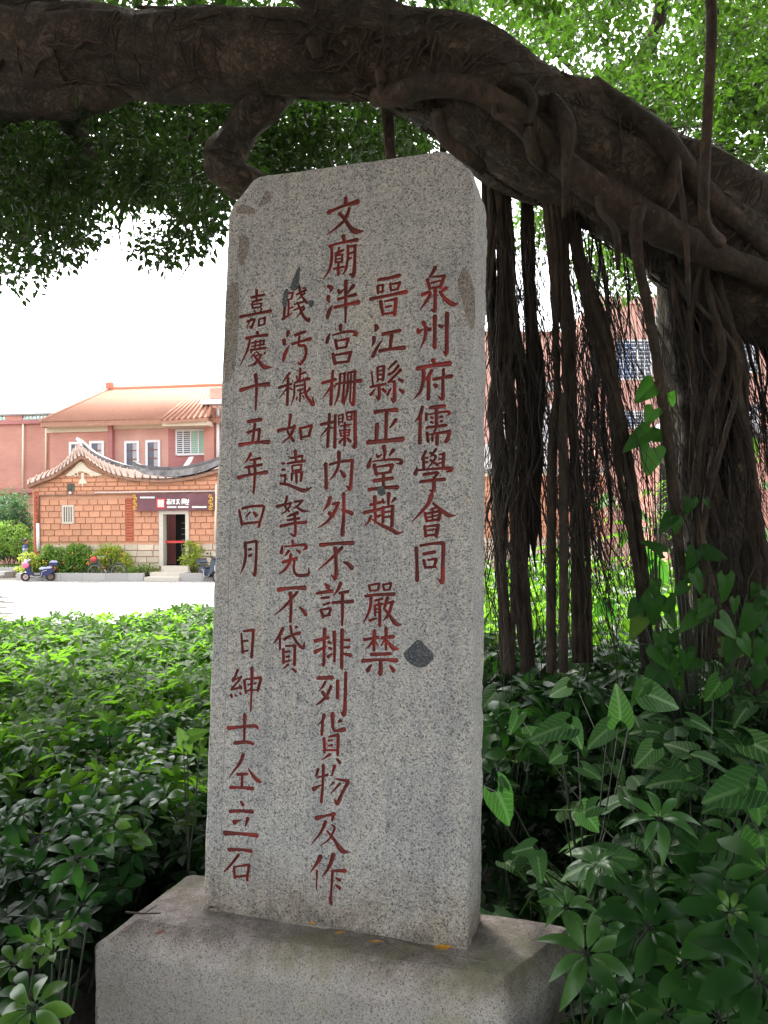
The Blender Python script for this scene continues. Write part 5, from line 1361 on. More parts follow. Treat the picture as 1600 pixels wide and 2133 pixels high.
climber([((1440,1040),(1430,1075),0,.2), ((1400,1075),(1370,1110),0,-.2), ((1410,1080),(1408,1115),0,.3), ((1470,1040),(1480,1060),.05,0), ((1380,1150),(1340,1120),0,.2), ((1370,1240),(1325,1270),-.1,.3), ((1390,1245),(1400,1290),-.1,0), ((1450,1145),(1430,1190),0,0), ((1470,1150),(1520,1160),0,.3), ((1455,1190),(1420,1215),0,.2), ((1480,1260),(1450,1290),-.3,.2), ((1500,1290),(1540,1330),-.4,.1), ((1545,1330),(1570,1370),-.5,.1), ((1590,1340),(1575,1390),-.5,-.2)] + VX, 3.45, (1440, 1300, 3.45), 'dark glossy vine with large leaves in front of the thick root column', H_dark)
climber([((1360,1150),(1355,1200),0,.2), ((1352,1165),(1330,1190),0,.2), ((1260,1260),(1235,1285),0,.1), ((1270,1262),(1282,1300),0,.4), ((1255,1255),(1290,1250),0,0), ((1370,1180),(1395,1215),0,0)], 4.5, (1310, 1300, 4.5), 'bright green climbing plant low among the hanging roots')

# ------------------------------------------------------------------ the rest of the hedge: too many shrubs to tell apart
def whorl_field(cands, L, W, nl=7):
    C = np.repeat(cands, nl, axis=0); n = len(C)
    nb = len(cands)
    up = np.stack([rng.normal(0, .4, nb), rng.normal(-.25, .35, nb), np.ones(nb)], 1); up /= np.linalg.norm(up, axis=1)[:, None]
    a = np.cross(up, np.array([1, 0, 0.3])); a /= np.linalg.norm(a, axis=1)[:, None]; b = np.cross(up, a)
    th = (np.tile(np.arange(nl), nb) * 2 * math.pi / nl + np.repeat(rng.uniform(0, 6, nb), nl) + rng.normal(0, .15, n))[:, None]
    U, A, B = (np.repeat(q, nl, axis=0) for q in (up, a, b))
    el = rng.normal(.15, .25, n)[:, None]
    d = (A * np.cos(th) + B * np.sin(th)) * np.cos(el) + U * np.sin(el)
    s = np.cross(U, d); s /= np.linalg.norm(s, axis=1)[:, None]
    nn = np.cross(d, s)
    sc = np.repeat(rng.uniform(.7, 1.15, nb), nl)[:, None]
    ll, ww = L * sc * rng.uniform(.8, 1.1, n)[:, None], W * sc
    V = np.stack([C, C + d*ll*.42 + s*ww*.8 + nn*ll*.10, C + d*ll*.78 + s*ww*.85 + nn*ll*.02, C + d*ll - nn*ll*.16, C + d*ll*.78 - s*ww*.85 + nn*ll*.02, C + d*ll*.42 - s*ww*.8 + nn*ll*.10, C + d*ll*.6 - nn*ll*.02], 1)
    q = np.arange(n)[:, None] * 7
    F = np.concatenate([q + np.array([[0, 1, 6, 5]]), q + np.array([[1, 2, 3, 6]]), q + np.array([[6, 3, 4, 5]])], 0)
    return V.reshape(-1, 3), F
cand = []
while len(cand) < 7000:
    y = rng.uniform(3.0, 10.5)
    if y < 4.4 and rng.uniform() > (y - 2.8) / 1.8: continue
    x = 0; x = rng.uniform(-.5 * y - .3, .1)
    if y > bed_edge(x) - .05: continue
    cand.append((x, y, hL(x, y) + .03 - .42 * rng.uniform() ** 1.6))
V, F = whorl_field(np.array(cand), .085, .018)
tag(link('hedge_foliage', mesh_np('hedge_foliage', V, F, M_leaf_hedge, True)), 'sunlit umbrella-leaved hedge spreading to the plaza edge left of the stele', 'hedge', None, 'stuff')
# low filler under the near shrubs
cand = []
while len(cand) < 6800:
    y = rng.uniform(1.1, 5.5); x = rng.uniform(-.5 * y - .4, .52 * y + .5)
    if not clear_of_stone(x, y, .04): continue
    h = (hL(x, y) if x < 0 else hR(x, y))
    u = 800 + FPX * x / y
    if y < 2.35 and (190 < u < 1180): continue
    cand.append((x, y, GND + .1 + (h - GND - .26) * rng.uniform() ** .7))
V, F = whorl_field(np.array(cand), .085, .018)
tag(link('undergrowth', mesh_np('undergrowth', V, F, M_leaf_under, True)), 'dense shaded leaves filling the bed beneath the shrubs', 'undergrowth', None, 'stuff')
# sunlit planting beyond the hanging roots
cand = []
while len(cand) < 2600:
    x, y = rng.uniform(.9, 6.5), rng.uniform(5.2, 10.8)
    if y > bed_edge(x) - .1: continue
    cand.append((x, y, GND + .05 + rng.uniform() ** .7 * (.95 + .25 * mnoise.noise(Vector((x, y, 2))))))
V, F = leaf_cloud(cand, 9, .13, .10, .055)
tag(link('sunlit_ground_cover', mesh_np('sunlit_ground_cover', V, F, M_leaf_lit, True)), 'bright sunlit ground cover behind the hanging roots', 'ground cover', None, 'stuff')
GM = [heart_mesh('leaf', .2, M_leaf_lit, .42, .2, .25), heart_mesh('leaf', .16, M_leaf_lit, .36, .3, .3)]
for i, (x, y, h, n, lab) in enumerate([(3.1, 7.6, 2.5, 26, 'tall sunlit leafy shrub with big pale leaves right of the leaning root'), (2.35, 8.4, 1.9, 22, 'middle sunlit big-leaved shrub behind the thin hanging roots'), (4.6, 8.0, 2.3, 26, 'sunlit big-leaved shrub right of the thick root column'), (2.7, 6.6, 1.6, 20, 'lowest of the sunlit big-leaved shrubs behind the hanging roots'), (1.75, 8.6, 1.35, 16, 'sunlit shrub at the foot of the paired straight roots')]):
    tips = []
    for k in range(n):
        t = k / n; a = k * 2.4; r = .50 * (1 - .4 * t) * rng.uniform(.5, 1)
        p = Vector((x + r * math.cos(a), y + r * math.sin(a), GND + .4 + (h - .4) * t))
        tips.append((GM[k % 2], frame(p, (math.cos(a) * .6, math.sin(a) * .6 - .3, .8), a - math.pi / 2, rng.uniform(.8, 1.3))))
    plant('broadleaf_shrub', Vector((x, y, GND)), tips, lab, 'shrub', None)
# palm-like fern with narrow arching fronds
def frond_shrub(x, y, h, n, label):
    e = tag(empty('palm_shrub', Vector((x, y, GND))), label, 'shrub')
    for k in range(n):
        a = k * 2.4 + rng.uniform(-.2, .2); L = rng.uniform(.6, .9)
        mb = MB(); pts = []
        for i in range(11):
            t = i / 10
            pts.append(Vector((math.cos(a) * L * t * .9, math.sin(a) * L * t * .9, h * (.55 + .45 * k / n) + L * (.7 * t - .95 * t * t))))
        mb.tube(pts, np.linspace(.008, .003, 11), 4)
        side = Vector((-math.sin(a), math.cos(a), 0))
        for i in range(2, 11):
            for s in (-1, 1):
                p = pts[i]; d = (side * s * .8 + Vector((math.cos(a), math.sin(a), -.3)) * .5).normalized(); l = .24 * (1 - .45 * abs(i / 10 - .4))
                w = d.cross(Vector((0, 0, 1))).normalized() * .016
                b = len(mb.v)
                mb.add([p, p + d*l*.5 + w, p + d*l + Vector((0, 0, -.05)), p + d*l*.5 - w], [(0, 1, 2, 3)])
        mb.build('frond', M_leaf_lit, e)
    MB().tube([(0, 0, 0), (0, 0, h * .6)], [.04, .03], 8).build('stem', M_twig, e)
frond_shrub(3.2, 9.3, 2.0, 12, 'sunlit palm-like shrub with arching narrow leaves left of the thick root column')
frond_shrub(5.1, 9.0, 2.2, 12, 'sunlit palm-like shrub with arching narrow leaves at the right edge')
# ------------------------------------------------------------------ beyond the plaza
class Facade:
    """vertical plane; local x along the wall, y into the building, z height above the plaza"""
    def __init__(s, u0, Y0, deg):
        p = at(u0, 1100, Y0)
        s.M = Matrix.Translation((p.x, p.y, PLZ)) @ Matrix.Rotation(math.radians(deg), 4, 'Z')
        s.I = s.M.inverted()
    def __call__(s, u, v, off=0.0):
        o = s.I @ CAM; d = s.I.to_3x3() @ ray(u, v)
        t = (off - o.y) / d.y
        p = o + d * t
        return (p.x, p.z)
    def curve(s, pts, off=0.0, n=5): return [tuple(q) for q in smooth_path([s(u, v, off) for u, v in pts], n)]

M_brick_orange = plain('orange_brick', (0.58, 0.285, 0.17), 0.85, 0.10, 8, bstr=.2, objvar=0.14)  # lens glare put into the colour: brick lightened and desaturated
M_brick_red = plain('red_brick', (0.46, 0.12, 0.065), 0.85, 0.12, 5, objvar=0.12)
M_mortar = plain('pale_mortar', (0.55, 0.30, 0.19), 0.9, 0.08, 5)
M_stonebase = plain('pale_base_stone', (0.60, 0.50, 0.38), 0.9, 0.12, 8, bstr=.4, bdist=.01, objvar=0.15)
M_frame = plain('dressed_stone', (0.55, 0.50, 0.42), 0.85, 0.08, 8)
M_white = plain('white_paint', (0.78, 0.78, 0.78), 0.6, 0.04, 8)
M_cream = plain('cream_plaster', (0.68, 0.60, 0.46), 0.85, 0.08, 8)
M_dark = plain('dark_interior', (0.015, 0.013, 0.014), 0.7, 0.2, 4)
M_glass = plain('window_glass', (0.10, 0.12, 0.16), 0.15, 0.3, 2, bstr=0)
M_curtain = plain('pale_curtain', (0.45, 0.44, 0.47), 0.8, 0.2, 9)
M_greencur = plain('green_curtain', (0.18, 0.50, 0.33), 0.8, 0.1, 9)
M_blueglass = plain('blue_glass', (0.06, 0.13, 0.30), 0.2, 0.4, 3, bstr=0)
M_brownwood = plain('brown_frame', (0.20, 0.08, 0.05), 0.7, 0.2, 10)
M_ridge = plain('weathered_ridge', (0.23, 0.22, 0.22), 0.9, 0.6, 3.5, bstr=.4, bdist=.02)
M_tile_low = plain('old_brown_tile', (0.12, 0.07, 0.05), .95, .35, 5)
M_tile_y = plain('terracotta_tile', (0.40, 0.21, 0.145), 0.95, 0.12, 6)
M_verge = plain('brown_verge', (0.26, 0.14, 0.09), 0.9, 0.3, 6)
M_grey = plain('grey_concrete', (0.33, 0.32, 0.30), 0.9, 0.2, 3)
M_maroon = plain('maroon_board', (0.13, 0.045, 0.055), 0.4, 0.3, 1.2, bstr=0)
M_yel = plain('yellow_fret', (0.75, 0.42, 0.04), 0.5, 0.1, 9)
M_redsq = plain('red_panel', (0.60, 0.05, 0.04), 0.5, 0.1, 9)
M_signwhite = plain('white_lettering', (0.85, 0.85, 0.82), 0.5, 0.02, 9)

def small_brick_mat(name, a, b, mortar, bw=.22, bh=.07):
    m, nt, bs = new_mat(name)
    tc = nt.nodes.new('ShaderNodeTexCoord'); sp = nt.nodes.new('ShaderNodeSeparateXYZ'); cb = nt.nodes.new('ShaderNodeCombineXYZ')
    nt.links.new(tc.outputs['Object'], sp.inputs[0])
    nt.links.new(sp.outputs[0], cb.inputs[0]); nt.links.new(sp.outputs[2], cb.inputs[1])
    br = nt.nodes.new('ShaderNodeTexBrick'); nt.links.new(cb.outputs[0], br.inputs['Vector'])
    br.inputs['Scale'].default_value = 1.0; br.inputs['Brick Width'].default_value = bw; br.inputs['Row Height'].default_value = bh
    br.inputs['Mortar Size'].default_value = .008
    br.inputs['Color1'].default_value = (*a, 1); br.inputs['Color2'].default_value = (*b, 1); br.inputs['Mortar'].default_value = (*mortar, 1)
    n = N(nt, 'ShaderNodeTexNoise', i_Scale=.8, i_Detail=6.0); nt.links.new(tc.outputs['Object'], n.inputs['Vector'])
    sh = ramp(nt, n.outputs['Fac'], [(.3, (.82, .80, .80)), (.7, (1.05, 1.05, 1.05))])
    nt.links.new(mix(nt, 1.0, br.outputs['Color'], sh, 'MULTIPLY'), bs.inputs['Base Color'])
    bs.inputs['Roughness'].default_value = .85
    bump(nt, bs, br.outputs['Fac'], .3, -.01)
    return m
M_wall_red = small_brick_mat('red_brick_wall', (.54, .23, .175), (.58, .265, .20), (.58, .36, .29))  # this red and the salmon below are paled to carry lens glare
M_wall_pink = small_brick_mat('salmon_tile_wall', (.60, .31, .24), (.64, .345, .275), (.62, .42, .36), .24, .06)
M_wall_rose = small_brick_mat('rose_brick_wall', (.40, .14, .13), (.46, .17, .155), (.50, .28, .26))

# ---- low gallery house with saddle roof
FH = Facade(85, 37.2, -8)
house = tag(empty('brick_house', FH.M), 'low orange brick house with a curved saddle roof and a dark signboard over its door', 'house')
WT = 0.35
top = FH.curve([(66,1016),(90,1004),(112,994),(135,979),(152,967),(169,956),(186,967),(205,981),(225,991),(250,998),(290,1004),(330,1006),(370,1004),(410,997),(455,985),(540,962)])
xl, xr = FH(70, 1150)[0], FH(540, 1100)[0]
dx0, dz1 = FH(338, 1068); dx1, _ = FH(390, 1068); dzb = FH(360, 1179)[1]
def tz(x):
    xs = [p[0] for p in top]; zs = [p[1] for p in top]
    return float(np.interp(x, xs, zs))
left = [(xl, 0)] + [(x, z) for x, z in top if x < dx0] + [(dx0, tz(dx0)), (dx0, 0)]
right = [(dx1, 0), (dx1, tz(dx1))] + [(x, z) for x, z in top if x > dx1] + [(xr, 0)]
mb = MB().prism(left, .06, WT).prism(right, .06, WT).prism([(dx0, dz1), (dx0, tz(dx0)), (dx1, tz(dx1)), (dx1, dz1)], .06, WT)
mb.box((xl, WT, 0), (xl + .3, 9, 2.8)).box((xl + .3, 8.7, 0), (xr, 9, 2.8))
mb.build('wall', M_mortar, house)
# brickwork laid piece by piece
bz0 = FH(100, 1129)[1]
wx0, wz1 = FH(129, 1052); wx1, wz0 = FH(154, 1091)
vx0, vz1 = FH(141, 1007); vx1, vz0 = FH(155, 1025)
def blocked(a, b, c, d, holes): return any(a < h[1] - .01 and b > h[0] + .01 and c < h[3] - .01 and d > h[2] + .01 for h in holes)
holes = [(wx0, wx1, wz0, wz1), (vx0, vx1, vz0, vz1), (dx0 - .13, dx1 + .08, -1, dz1 + .12), (FH(262, 1080)[0], FH(279, 1080)[0], bz0, FH(262, 1034)[1])]
def piece_mesh(name, w, h, mat, d=.065, bev=.016):
    return MB().add([(0, d, 0), (w, d, 0), (w, d, h), (0, d, h), (bev, 0, bev), (w - bev, 0, bev), (w - bev, 0, h - bev), (bev, 0, h - bev)],
                    [(4,5,6,7), (0,1,5,4), (1,2,6,5), (2,3,7,6), (3,0,4,7)]).mesh(name, mat)
cache = {}
def lay(parent, name, x, z, w, h, mat, y=0.0):
    k = (name, round(w / .03) * .03, round(h, 3), mat.name)
    if k not in cache: cache[k] = piece_mesh(name, k[1], k[2], mat)
    link(name, cache[k], parent, Vector((x, y + rng.uniform(-.006, .006), z)))
def course(parent, name, x0, x1, z0, z1, bw, bh, mat, holes, topf=None, stagger=True, jit=.15):
    z, r = z0, 0
    while z + bh * .7 < z1:
        x = x0 - (bw * .5 if r % 2 and stagger else 0)
        while x < x1 - .05:
            w = round(bw * (1 + rng.uniform(-jit, jit)) / .05) * .05
            a, b = max(x, x0), min(x + w, x1)
            spans = [(a, b)]
            for h in holes:
                if z < h[3] - .03 and z + bh > h[2] + .03:
                    spans = [q for (p, r_) in spans for q in (((p, min(r_, h[0])), (max(p, h[1]), r_)) if p < h[1] and r_ > h[0] else ((p, r_),))]
            for p, r_ in spans:
                w2 = r_ - p - .015
                if w2 > .05 and (topf is None or min(topf(p), topf(r_)) > z + bh * .6):
                    lay(parent, name, p, z, w2, bh - .015, mat)
            x += w
        z += bh; r += 1
zc = FH(262, 1034)[1]
x84 = FH(84, 1080)[0]
course(house, 'brick', x84, xr, bz0, zc, .46, .27, M_brick_orange, holes, None)
course(house, 'brick', FH(72, 1020)[0], xr, zc + .08, zc + 1.4, .50, .19, M_brick_orange, holes, tz)
course(house, 'brick', FH(262, 1080)[0], FH(279, 1080)[0], bz0, zc, .36, .12, M_brick_red, [], None, False, .02)
course(house, 'brick', xl, x84 - .05, 0.4, zc + .3, .30, .15, M_brick_red, [], tz, True, .05)
course(house, 'base_stone', x84, xr, 0.42, bz0, .62, .27, M_stonebase, [(dx0 - .13, dx1 + .08, -1, dz1 + .12)], None, True, .4)
# roof
verge_t = FH.curve([(57,1009),(85,998),(110,988),(130,975),(150,961),(170,949),(188,960),(207,974),(228,985),(255,992),(290,997),(330,999),(370,997),(410,990),(455,978),(540,955)], -.25)
verge_b = FH.curve([(57,1017),(85,1005),(110,996),(130,982),(150,968),(170,956),(188,967),(207,981),(228,991),(255,998),(290,1003),(330,1005),(370,1003),(410,996),(455,984),(540,961)], -.25)
roof = MB().strip(verge_t, verge_b, -.25, .06).build('roof', M_verge, house)
n = len(verge_t)
rid = FH.curve([(57,1000),(90,985),(115,975),(135,960),(150,940),(164,925),(182,938),(200,951),(222,962),(250,972),(290,979),(330,985),(370,984),(410,976),(455,966),(540,945)], 3.0)
V = [(x, -.25, z + .01) for x, z in verge_t] + [(x, 3.0, z) for x, z in rid] + [(x, 9.2, z - 1.4) for x, z in rid]
F = [(i, i+1, i+1+n, i+n) for i in range(n-1)] + [(i+n, i+1+n, i+1+2*n, i+2*n) for i in range(n-1)]
MB().add(V, F).build('tiled_slope', M_tile_low, roof)
# tile rolls running up the slope
mb = MB()
for i in range(1, n - 1, 2):
    a, b = verge_t[i], rid[i]
    mb.tube([(a[0], -.28, a[1] + .01), ((a[0]+b[0])/2, 1.3, (a[1]+b[1])/2 + .05), (b[0], 3.0, b[1] + .02)], .032, 6)
mb.build('tile_roll', M_tile_low, roof)
def ridge(parent, pts, th, off, mat, dep=.4, mi=None):
    t = FH.curve(pts, off); 
    q = [(x, z - th * (0.55 + .45 * math.sin(math.pi * min(1, max(0, i / (len(t) - 1)))))) for i, (x, z) in enumerate(t)]
    return MB().strip(t, q, off, off + dep).build('ridge', mat, parent)
ridge(roof, [(157,911),(165,916),(176,926),(190,938),(207,948),(225,956),(245,963),(262,968),(292,974)], .26, 2.9, M_ridge)
ridge(roof, [(276,960),(284,967),(300,974),(330,977),(360,977),(390,973),(420,967),(440,960),(455,955),(480,948),(540,944)], .34, -.1, M_ridge)
t = FH.curve([(279,962),(290,969),(330,974),(380,973),(430,962),(470,950),(540,942)], -.14)
MB().strip([(x, z + .04) for x, z in t], [(x, z - .05) for x, z in t], -.16, .3).build('ridge_cap', plain('dark_ridge_cap', (.12, .115, .12), .9, .3, 4), roof)
# swallow-tail finials
for pts in ([(157,914,2.4),(163,918,2.4),(169,916,2.4),(168,925,2.4),(172,934,2.4),(166,925,2.4)], [(394,952,.3),(402,951,.3),(396,964,.3),(389,973,.3),(380,973,.3)]):
    q = [FH(u, v, o_) for u, v, o_ in pts]
    MB().prism(q, pts[0][2], pts[0][2] + .12).build('ridge_end', M_white, roof)
# gable ornament
g = FH.curve([(137,990),(152,977),(169,962),(187,977),(214,989)], 0, 4)
g2 = FH.curve([(137,990),(148,990),(158,983),(169,981),(180,983),(192,990),(214,989)], 0, 4)
orn = MB()
gg = smooth_path([FH(137,990), FH(152,977), FH(169,962), FH(187,977), FH(214,989)], 6)
g3 = smooth_path([FH(137,991), FH(150,991), FH(169,982), FH(196,991), FH(214,990)], 6)
orn.strip([tuple(p) for p in gg], [tuple(p) for p in g3], -.04, .05)
for (u, v, s) in [(159, 990, 1), (192, 990, -1)]:
    c = FH(u, v); orn.torus((c[0], -.03, c[1] + .05), .09, .03, seg=16)
c = FH(173, 985); c2 = FH(174, 1012)
orn.prism([(c[0]-.06, c[1]), (c[0]+.06, c[1]), (c[0]+.05, c2[1]+.35), (c[0]+.18, c2[1]+.16), (c[0]+.2, c2[1]+.08), (c[0]+.04, c2[1]+.1), (c[0], c2[1]-.04), (c[0]-.04, c2[1]+.1), (c[0]-.2, c2[1]+.08), (c[0]-.18, c2[1]+.16), (c[0]-.05, c2[1]+.35)], -.05, .05)
orn.build('gable_ornament', M_cream, house)
# window with stone bars
w = MB().box((wx0, -.02, wz0), (wx1, .05, wz0 + .09)).box((wx0, -.02, wz1 - .09), (wx1, .05, wz1)).box((wx0, -.02, wz0 + .09), (wx0 + .09, .05, wz1 - .09)).box((wx1 - .09, -.02, wz0 + .09), (wx1, .05, wz1 - .09)).build('window', M_frame, house)
MB().box((wx0 + .09, .045, wz0 + .09), (wx1 - .09, .058, wz1 - .09)).build('pane', M_dark, w)
bw_ = (wx1 - wx0 - .18) / 7
for k in range(3): MB().box((wx0 + .09 + bw_ * (2*k + 1), -.01, wz0 + .09), (wx0 + .09 + bw_ * (2*k + 2), .04, wz1 - .09)).build('bar', M_frame, w)
v_ = MB().box((vx0, -.02, vz0), (vx1, .0, vz0 + .05)).box((vx0, -.02, vz1 - .05), (vx1, 0, vz1)).box((vx0, -.02, vz0 + .05), (vx0 + .05, 0, vz1 - .05)).box((vx1 - .05, -.02, vz0 + .05), (vx1, 0, vz1 - .05)).build('vent', M_brownwood, house)
mb = MB().box((vx0 + .05, 0, vz0 + .05), (vx1 - .05, .03, vz1 - .05))
for k in range(3):
    c = ((vx0 + vx1) / 2 + (k - 1) * .03, -.005, vz0 + .1 + k * .09); mb.torus(c, .045, .012, seg=12, sides=5)
mb.build('lattice', plain('green_lattice', (.03, .10, .07), .5, .3, 9), v_)
c = FH(149, 1027); l_ = MB().sphere((c[0], -.12, c[1]), .06).build('wall_lamp', M_white, house)
# string course, pipes and cable
a, b = FH(82, 1032), FH(450, 1025)
MB().tube([(a[0], -.05, a[1]), (b[0], -.05, b[1])], .035, 6).build('string_pipe', M_verge, house)
a, b = FH(200, 1026), FH(450, 1023)
MB().tube([(a[0], -.09, a[1]), (b[0], -.09, b[1])], .02, 6).build('cable_duct', M_white, house)
a, b, c = FH(82, 1033), FH(81, 1090), FH(82, 1148)
MB().tube([(a[0], -.06, a[1]), (b[0], -.06, b[1])], .04, 6).build('drain_pipe', M_brownwood, house)
MB().tube([(b[0], -.08, b[1]), (c[0], -.08, c[1])], .07, 8).build('drain_pipe', M_white, house)
a, b = FH(452, 1008), FH(449, 1130)
MB().tube([(a[0], -.08, a[1]), (b[0], -.08, b[1])], .05, 8).build('drain_pipe', M_cream, house)
# door
jx0, jz1 = FH(332, 1063); jx1 = FH(394, 1063)[0]; ix0 = FH(350, 1070)[0]; ix1 = FH(387, 1070)[0]; iz1 = FH(360, 1071)[1]
dr = MB().box((jx0, -.06, dzb), (dx0 + .06, .34, iz1)).box((ix1, -.06, dzb), (jx1, .34, iz1)).box((jx0, -.07, iz1), (jx1, .34, jz1)).build('door_frame', M_frame, house)
MB().box((dx0 + .05, 1.4, dzb), (ix1 + .5, 1.45, iz1 + .2)).build('dark_room', M_dark, dr)
MB().box((dx0 - .4, .36, dzb), (dx0 - .35, 1.45, iz1 + .2)).box((ix1 + .45, .36, dzb), (ix1 + .5, 1.45, iz1 + .2)).box((dx0 - .4, .36, iz1 + .15), (ix1 + .5, 1.45, iz1 + .2)).box((dx0 - .4, .36, dzb - .05), (ix1 + .5, 1.45, dzb)).build('room_lining', M_dark, dr)
zz = FH(360, 1129)[1]
MB().box((dx0 + .06, .20, zz - .05), (ix1, .23, zz + .05)).build('red_rail', M_redsq, dr)
mb = MB()
for k in range(4): mb.box((ix0 + .25, .9, dzb + 1.1 + .25 * k), (ix0 + .75, .95, dzb + 1.12 + .25 * k))
mb.build('shelf', M_grey, dr)
mb = MB().tube([(ix0 + .28, .8, dzb + .95), (ix0 + .45, .7, dzb)], .015, 5).tube([(ix0 + .55, .8, dzb + .95), (ix0 + .7, .7, dzb)], .015, 5)
for k in range(4): mb.box((ix0 + .3 + .04*k, .75, dzb + .2 + .18 * (3-k)), (ix0 + .6 + .03*k, .78, dzb + .22 + .18 * (3-k)))
mb.build('ladder', M_grey, dr)
# signboard with its fret ends, red seal and white lettering
sx0, sz1 = FH(280, 1029, -.2); sx1, sz0 = FH(446, 1063, -.2)
sg = MB().box((sx0, -.2, sz0), (sx1, -.08, sz1)).build('signboard', M_maroon, house)
def px(cx, cy): return FH(230 + cx / 4.636, 780 + cy / 4.636, -.2)
for s0 in (238, 970):
    mb = MB()
    for k in range(5):
        x, z = px(s0 + (8 if k % 2 else -6), 1175 + k * 30)
        mb.torus((x, -.215, z), .055, .016, seg=10, sides=5)
        x2, z2 = px(s0 + (-10 if k % 2 else 12), 1188 + k * 28)
        mb.box((x2 - .05, -.225, z2 - .012), (x2 + .05, -.205, z2 + .012))
    f_ = mb.build('fret', M_yel, sg); f_['kind'] = 'stuff'
x0, z1 = px(445, 1200); x1, z0 = px(528, 1292)
MB().box((x0, -.215, z0), (x1, -.2, z1)).build('seal', M_redsq, sg)
mb = MB()
def stroke(cx0, cy0, cx1, cy1, w=5):
    a, b = px(cx0, cy0), px(cx1, cy1); r = w / 4.636 * .0208 / 2 * 1.2
    dx, dz = b[0] - a[0], b[1] - a[1]; L = math.hypot(dx, dz) or 1; nx_, nz_ = -dz / L * r, dx / L * r
    y = -.219 - .0008 * (len(mb.v) % 7)
    mb.add([(a[0]-nx_, y, a[1]-nz_), (b[0]-nx_, y, b[1]-nz_), (b[0]+nx_, y, b[1]+nz_), (a[0]+nx_, y, a[1]+nz_)], [(0,1,2,3)])
for gx in (460, 490): # seal script in two blocks
    for s in ((0,1215,26,1215),(0,1232,26,1232),(4,1215,4,1275),(22,1215,22,1275),(13,1215,13,1250),(0,1256,26,1256),(2,1275,26,1275)): stroke(gx + s[0], s[1], gx + s[2], s[3], 7)
GL = [((0,4,38,4),(19,0,19,50),(2,20,36,20),(2,20,2,46),(36,20,36,46),(2,46,36,46),(10,32,28,32)), ((4,0,4,50),(0,14,14,14),(16,8,40,8),(28,0,28,50),(18,24,38,24),(18,40,38,40)),
      ((0,8,40,8),(20,0,14,50),(20,24,40,50),(4,26,34,26),(8,38,0,50)), ((2,0,2,50),(36,0,36,50),(2,0,36,0),(8,16,30,16),(8,30,30,30),(20,10,20,44)), ((0,12,40,12),(10,0,10,24),(30,0,30,24),(0,30,40,30),(20,24,20,52),(4,50,36,50))]
for k, gx in enumerate((548, 592, 636, 692, 728)):
    for s in GL[k]: stroke(gx + s[0] * .9, 1204 + s[1], gx + s[2] * .9, 1204 + s[3], 7)
stroke(681, 1232, 685, 1232, 7)
for x0, x1, y in ((552, 640, 1280), (655, 755, 1280), (290, 425, 1188), (792, 935, 1280)):
    x = x0
    while x < x1:
        stroke(x, y - 7, x + 7, y - 7, 4); stroke(x + 1, y - 7, x + 1, y + 7, 4); stroke(x, y + 7, x + 8, y + 7, 4); stroke(x + 8, y - 5, x + 8, y + 6, 4); x += 13
f_ = mb.build('lettering', M_signwhite, sg); f_['kind'] = 'stuff'
# doorstep
ax, az = FH(336, 1179, -.45); bx, bz = FH(392, 1187, -.45)
tag(MB().box((ax, -.45, 0.0), (bx, -.07, az)).build('doorstep', M_frame, house))

# ---- planter, steps
pl = tag(empty('stone_planter', FH.M), 'long low stone planter with flowering bushes left of the gallery door', 'planter')
def kerbrun(parent, u0, u1, v0, v1, off, dep, name='kerb_block', blk=1.0):
    x0, z1 = FH(u0, v0, off); x1, _ = FH(u1, v0, off); x = x0
    while x < x1 - .1:
        w = min(blk, x1 - x)
        MB().box((x + .004, off, 0), (x + w - .004, off + dep, z1)).build(name, M_kerb, parent); x += w
kerbrun(pl, 34, 298, 1194, 1209, -1.6, .18)
q = FH(34, 1194, -1.6); MB().box((q[0], -1.42, 0), (q[0] + .18, -.1, q[1])).build('kerb_block', M_kerb, pl)
q2 = FH(298, 1194, -1.6); MB().box((q[0] + .19, -1.41, 0), (q2[0], -.1, q[1] - .08)).build('planter_soil', M_soil, pl)
st = tag(empty('stone_steps', FH.M), 'two broad pale stone steps leading up to the gallery door', 'steps')
a, b = FH(300, 1200, -1.75), FH(372, 1200, -1.75)
MB().box((a[0], -1.75, 0), (b[0], -1.2, .18)).build('step', M_frame, st)
a, b = FH(312, 1193, -1.2), FH(384, 1193, -1.2)
MB().box((a[0], -1.2, 0), (b[0], -.46, .34)).build('step', M_frame, st)
pl2 = tag(empty('stone_planter', FH.M), 'short stone planter right of the gallery steps, partly behind the stele', 'planter')
kerbrun(pl2, 373, 520, 1194, 1209, -1.6, .18)
def bush(label, us, vs, Y0, Y1, n, L, W, mat, nper=14, spread=.16, cat='bush', name='bush'):
    poly = [(us[0], vs[1]), (us[0], (vs[0] + vs[1]) / 2), (us[0] * .8 + us[1] * .2, vs[0]), (us[0] * .3 + us[1] * .7, vs[0]), (us[1], (vs[0] + vs[1]) / 2), (us[1], vs[1])]
    cs = region_centers(poly, n, Y0, Y1)
    V, F = leaf_cloud(cs, nper, spread, L, W)
    foot_ = at((us[0] + us[1]) / 2, vs[1], Y0)
    e = tag(empty(name, Vector((foot_.x, foot_.y, PLZ + .2))), label, cat)
    o = link('foliage', mesh_np('foliage', V, F, mat), e); o.matrix_parent_inverse = Matrix.Translation(-e.location); o['kind'] = 'stuff'
    mb = MB()
    for k in range(3): mb.tube([(0.1 * (k - 1), 0, 0), (0.25 * (k - 1), 0, .5)], .02, 5)
    mb.build('stem', M_twig, e)
    return e
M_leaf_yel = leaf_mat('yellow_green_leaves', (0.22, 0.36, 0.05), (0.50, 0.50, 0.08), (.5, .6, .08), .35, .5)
bush('green flowering bush at the left end of the stone planter behind the scooter', (40, 85), (1155, 1204), 35.9, 36.6, 90, .14, .08, M_leaf_yel)
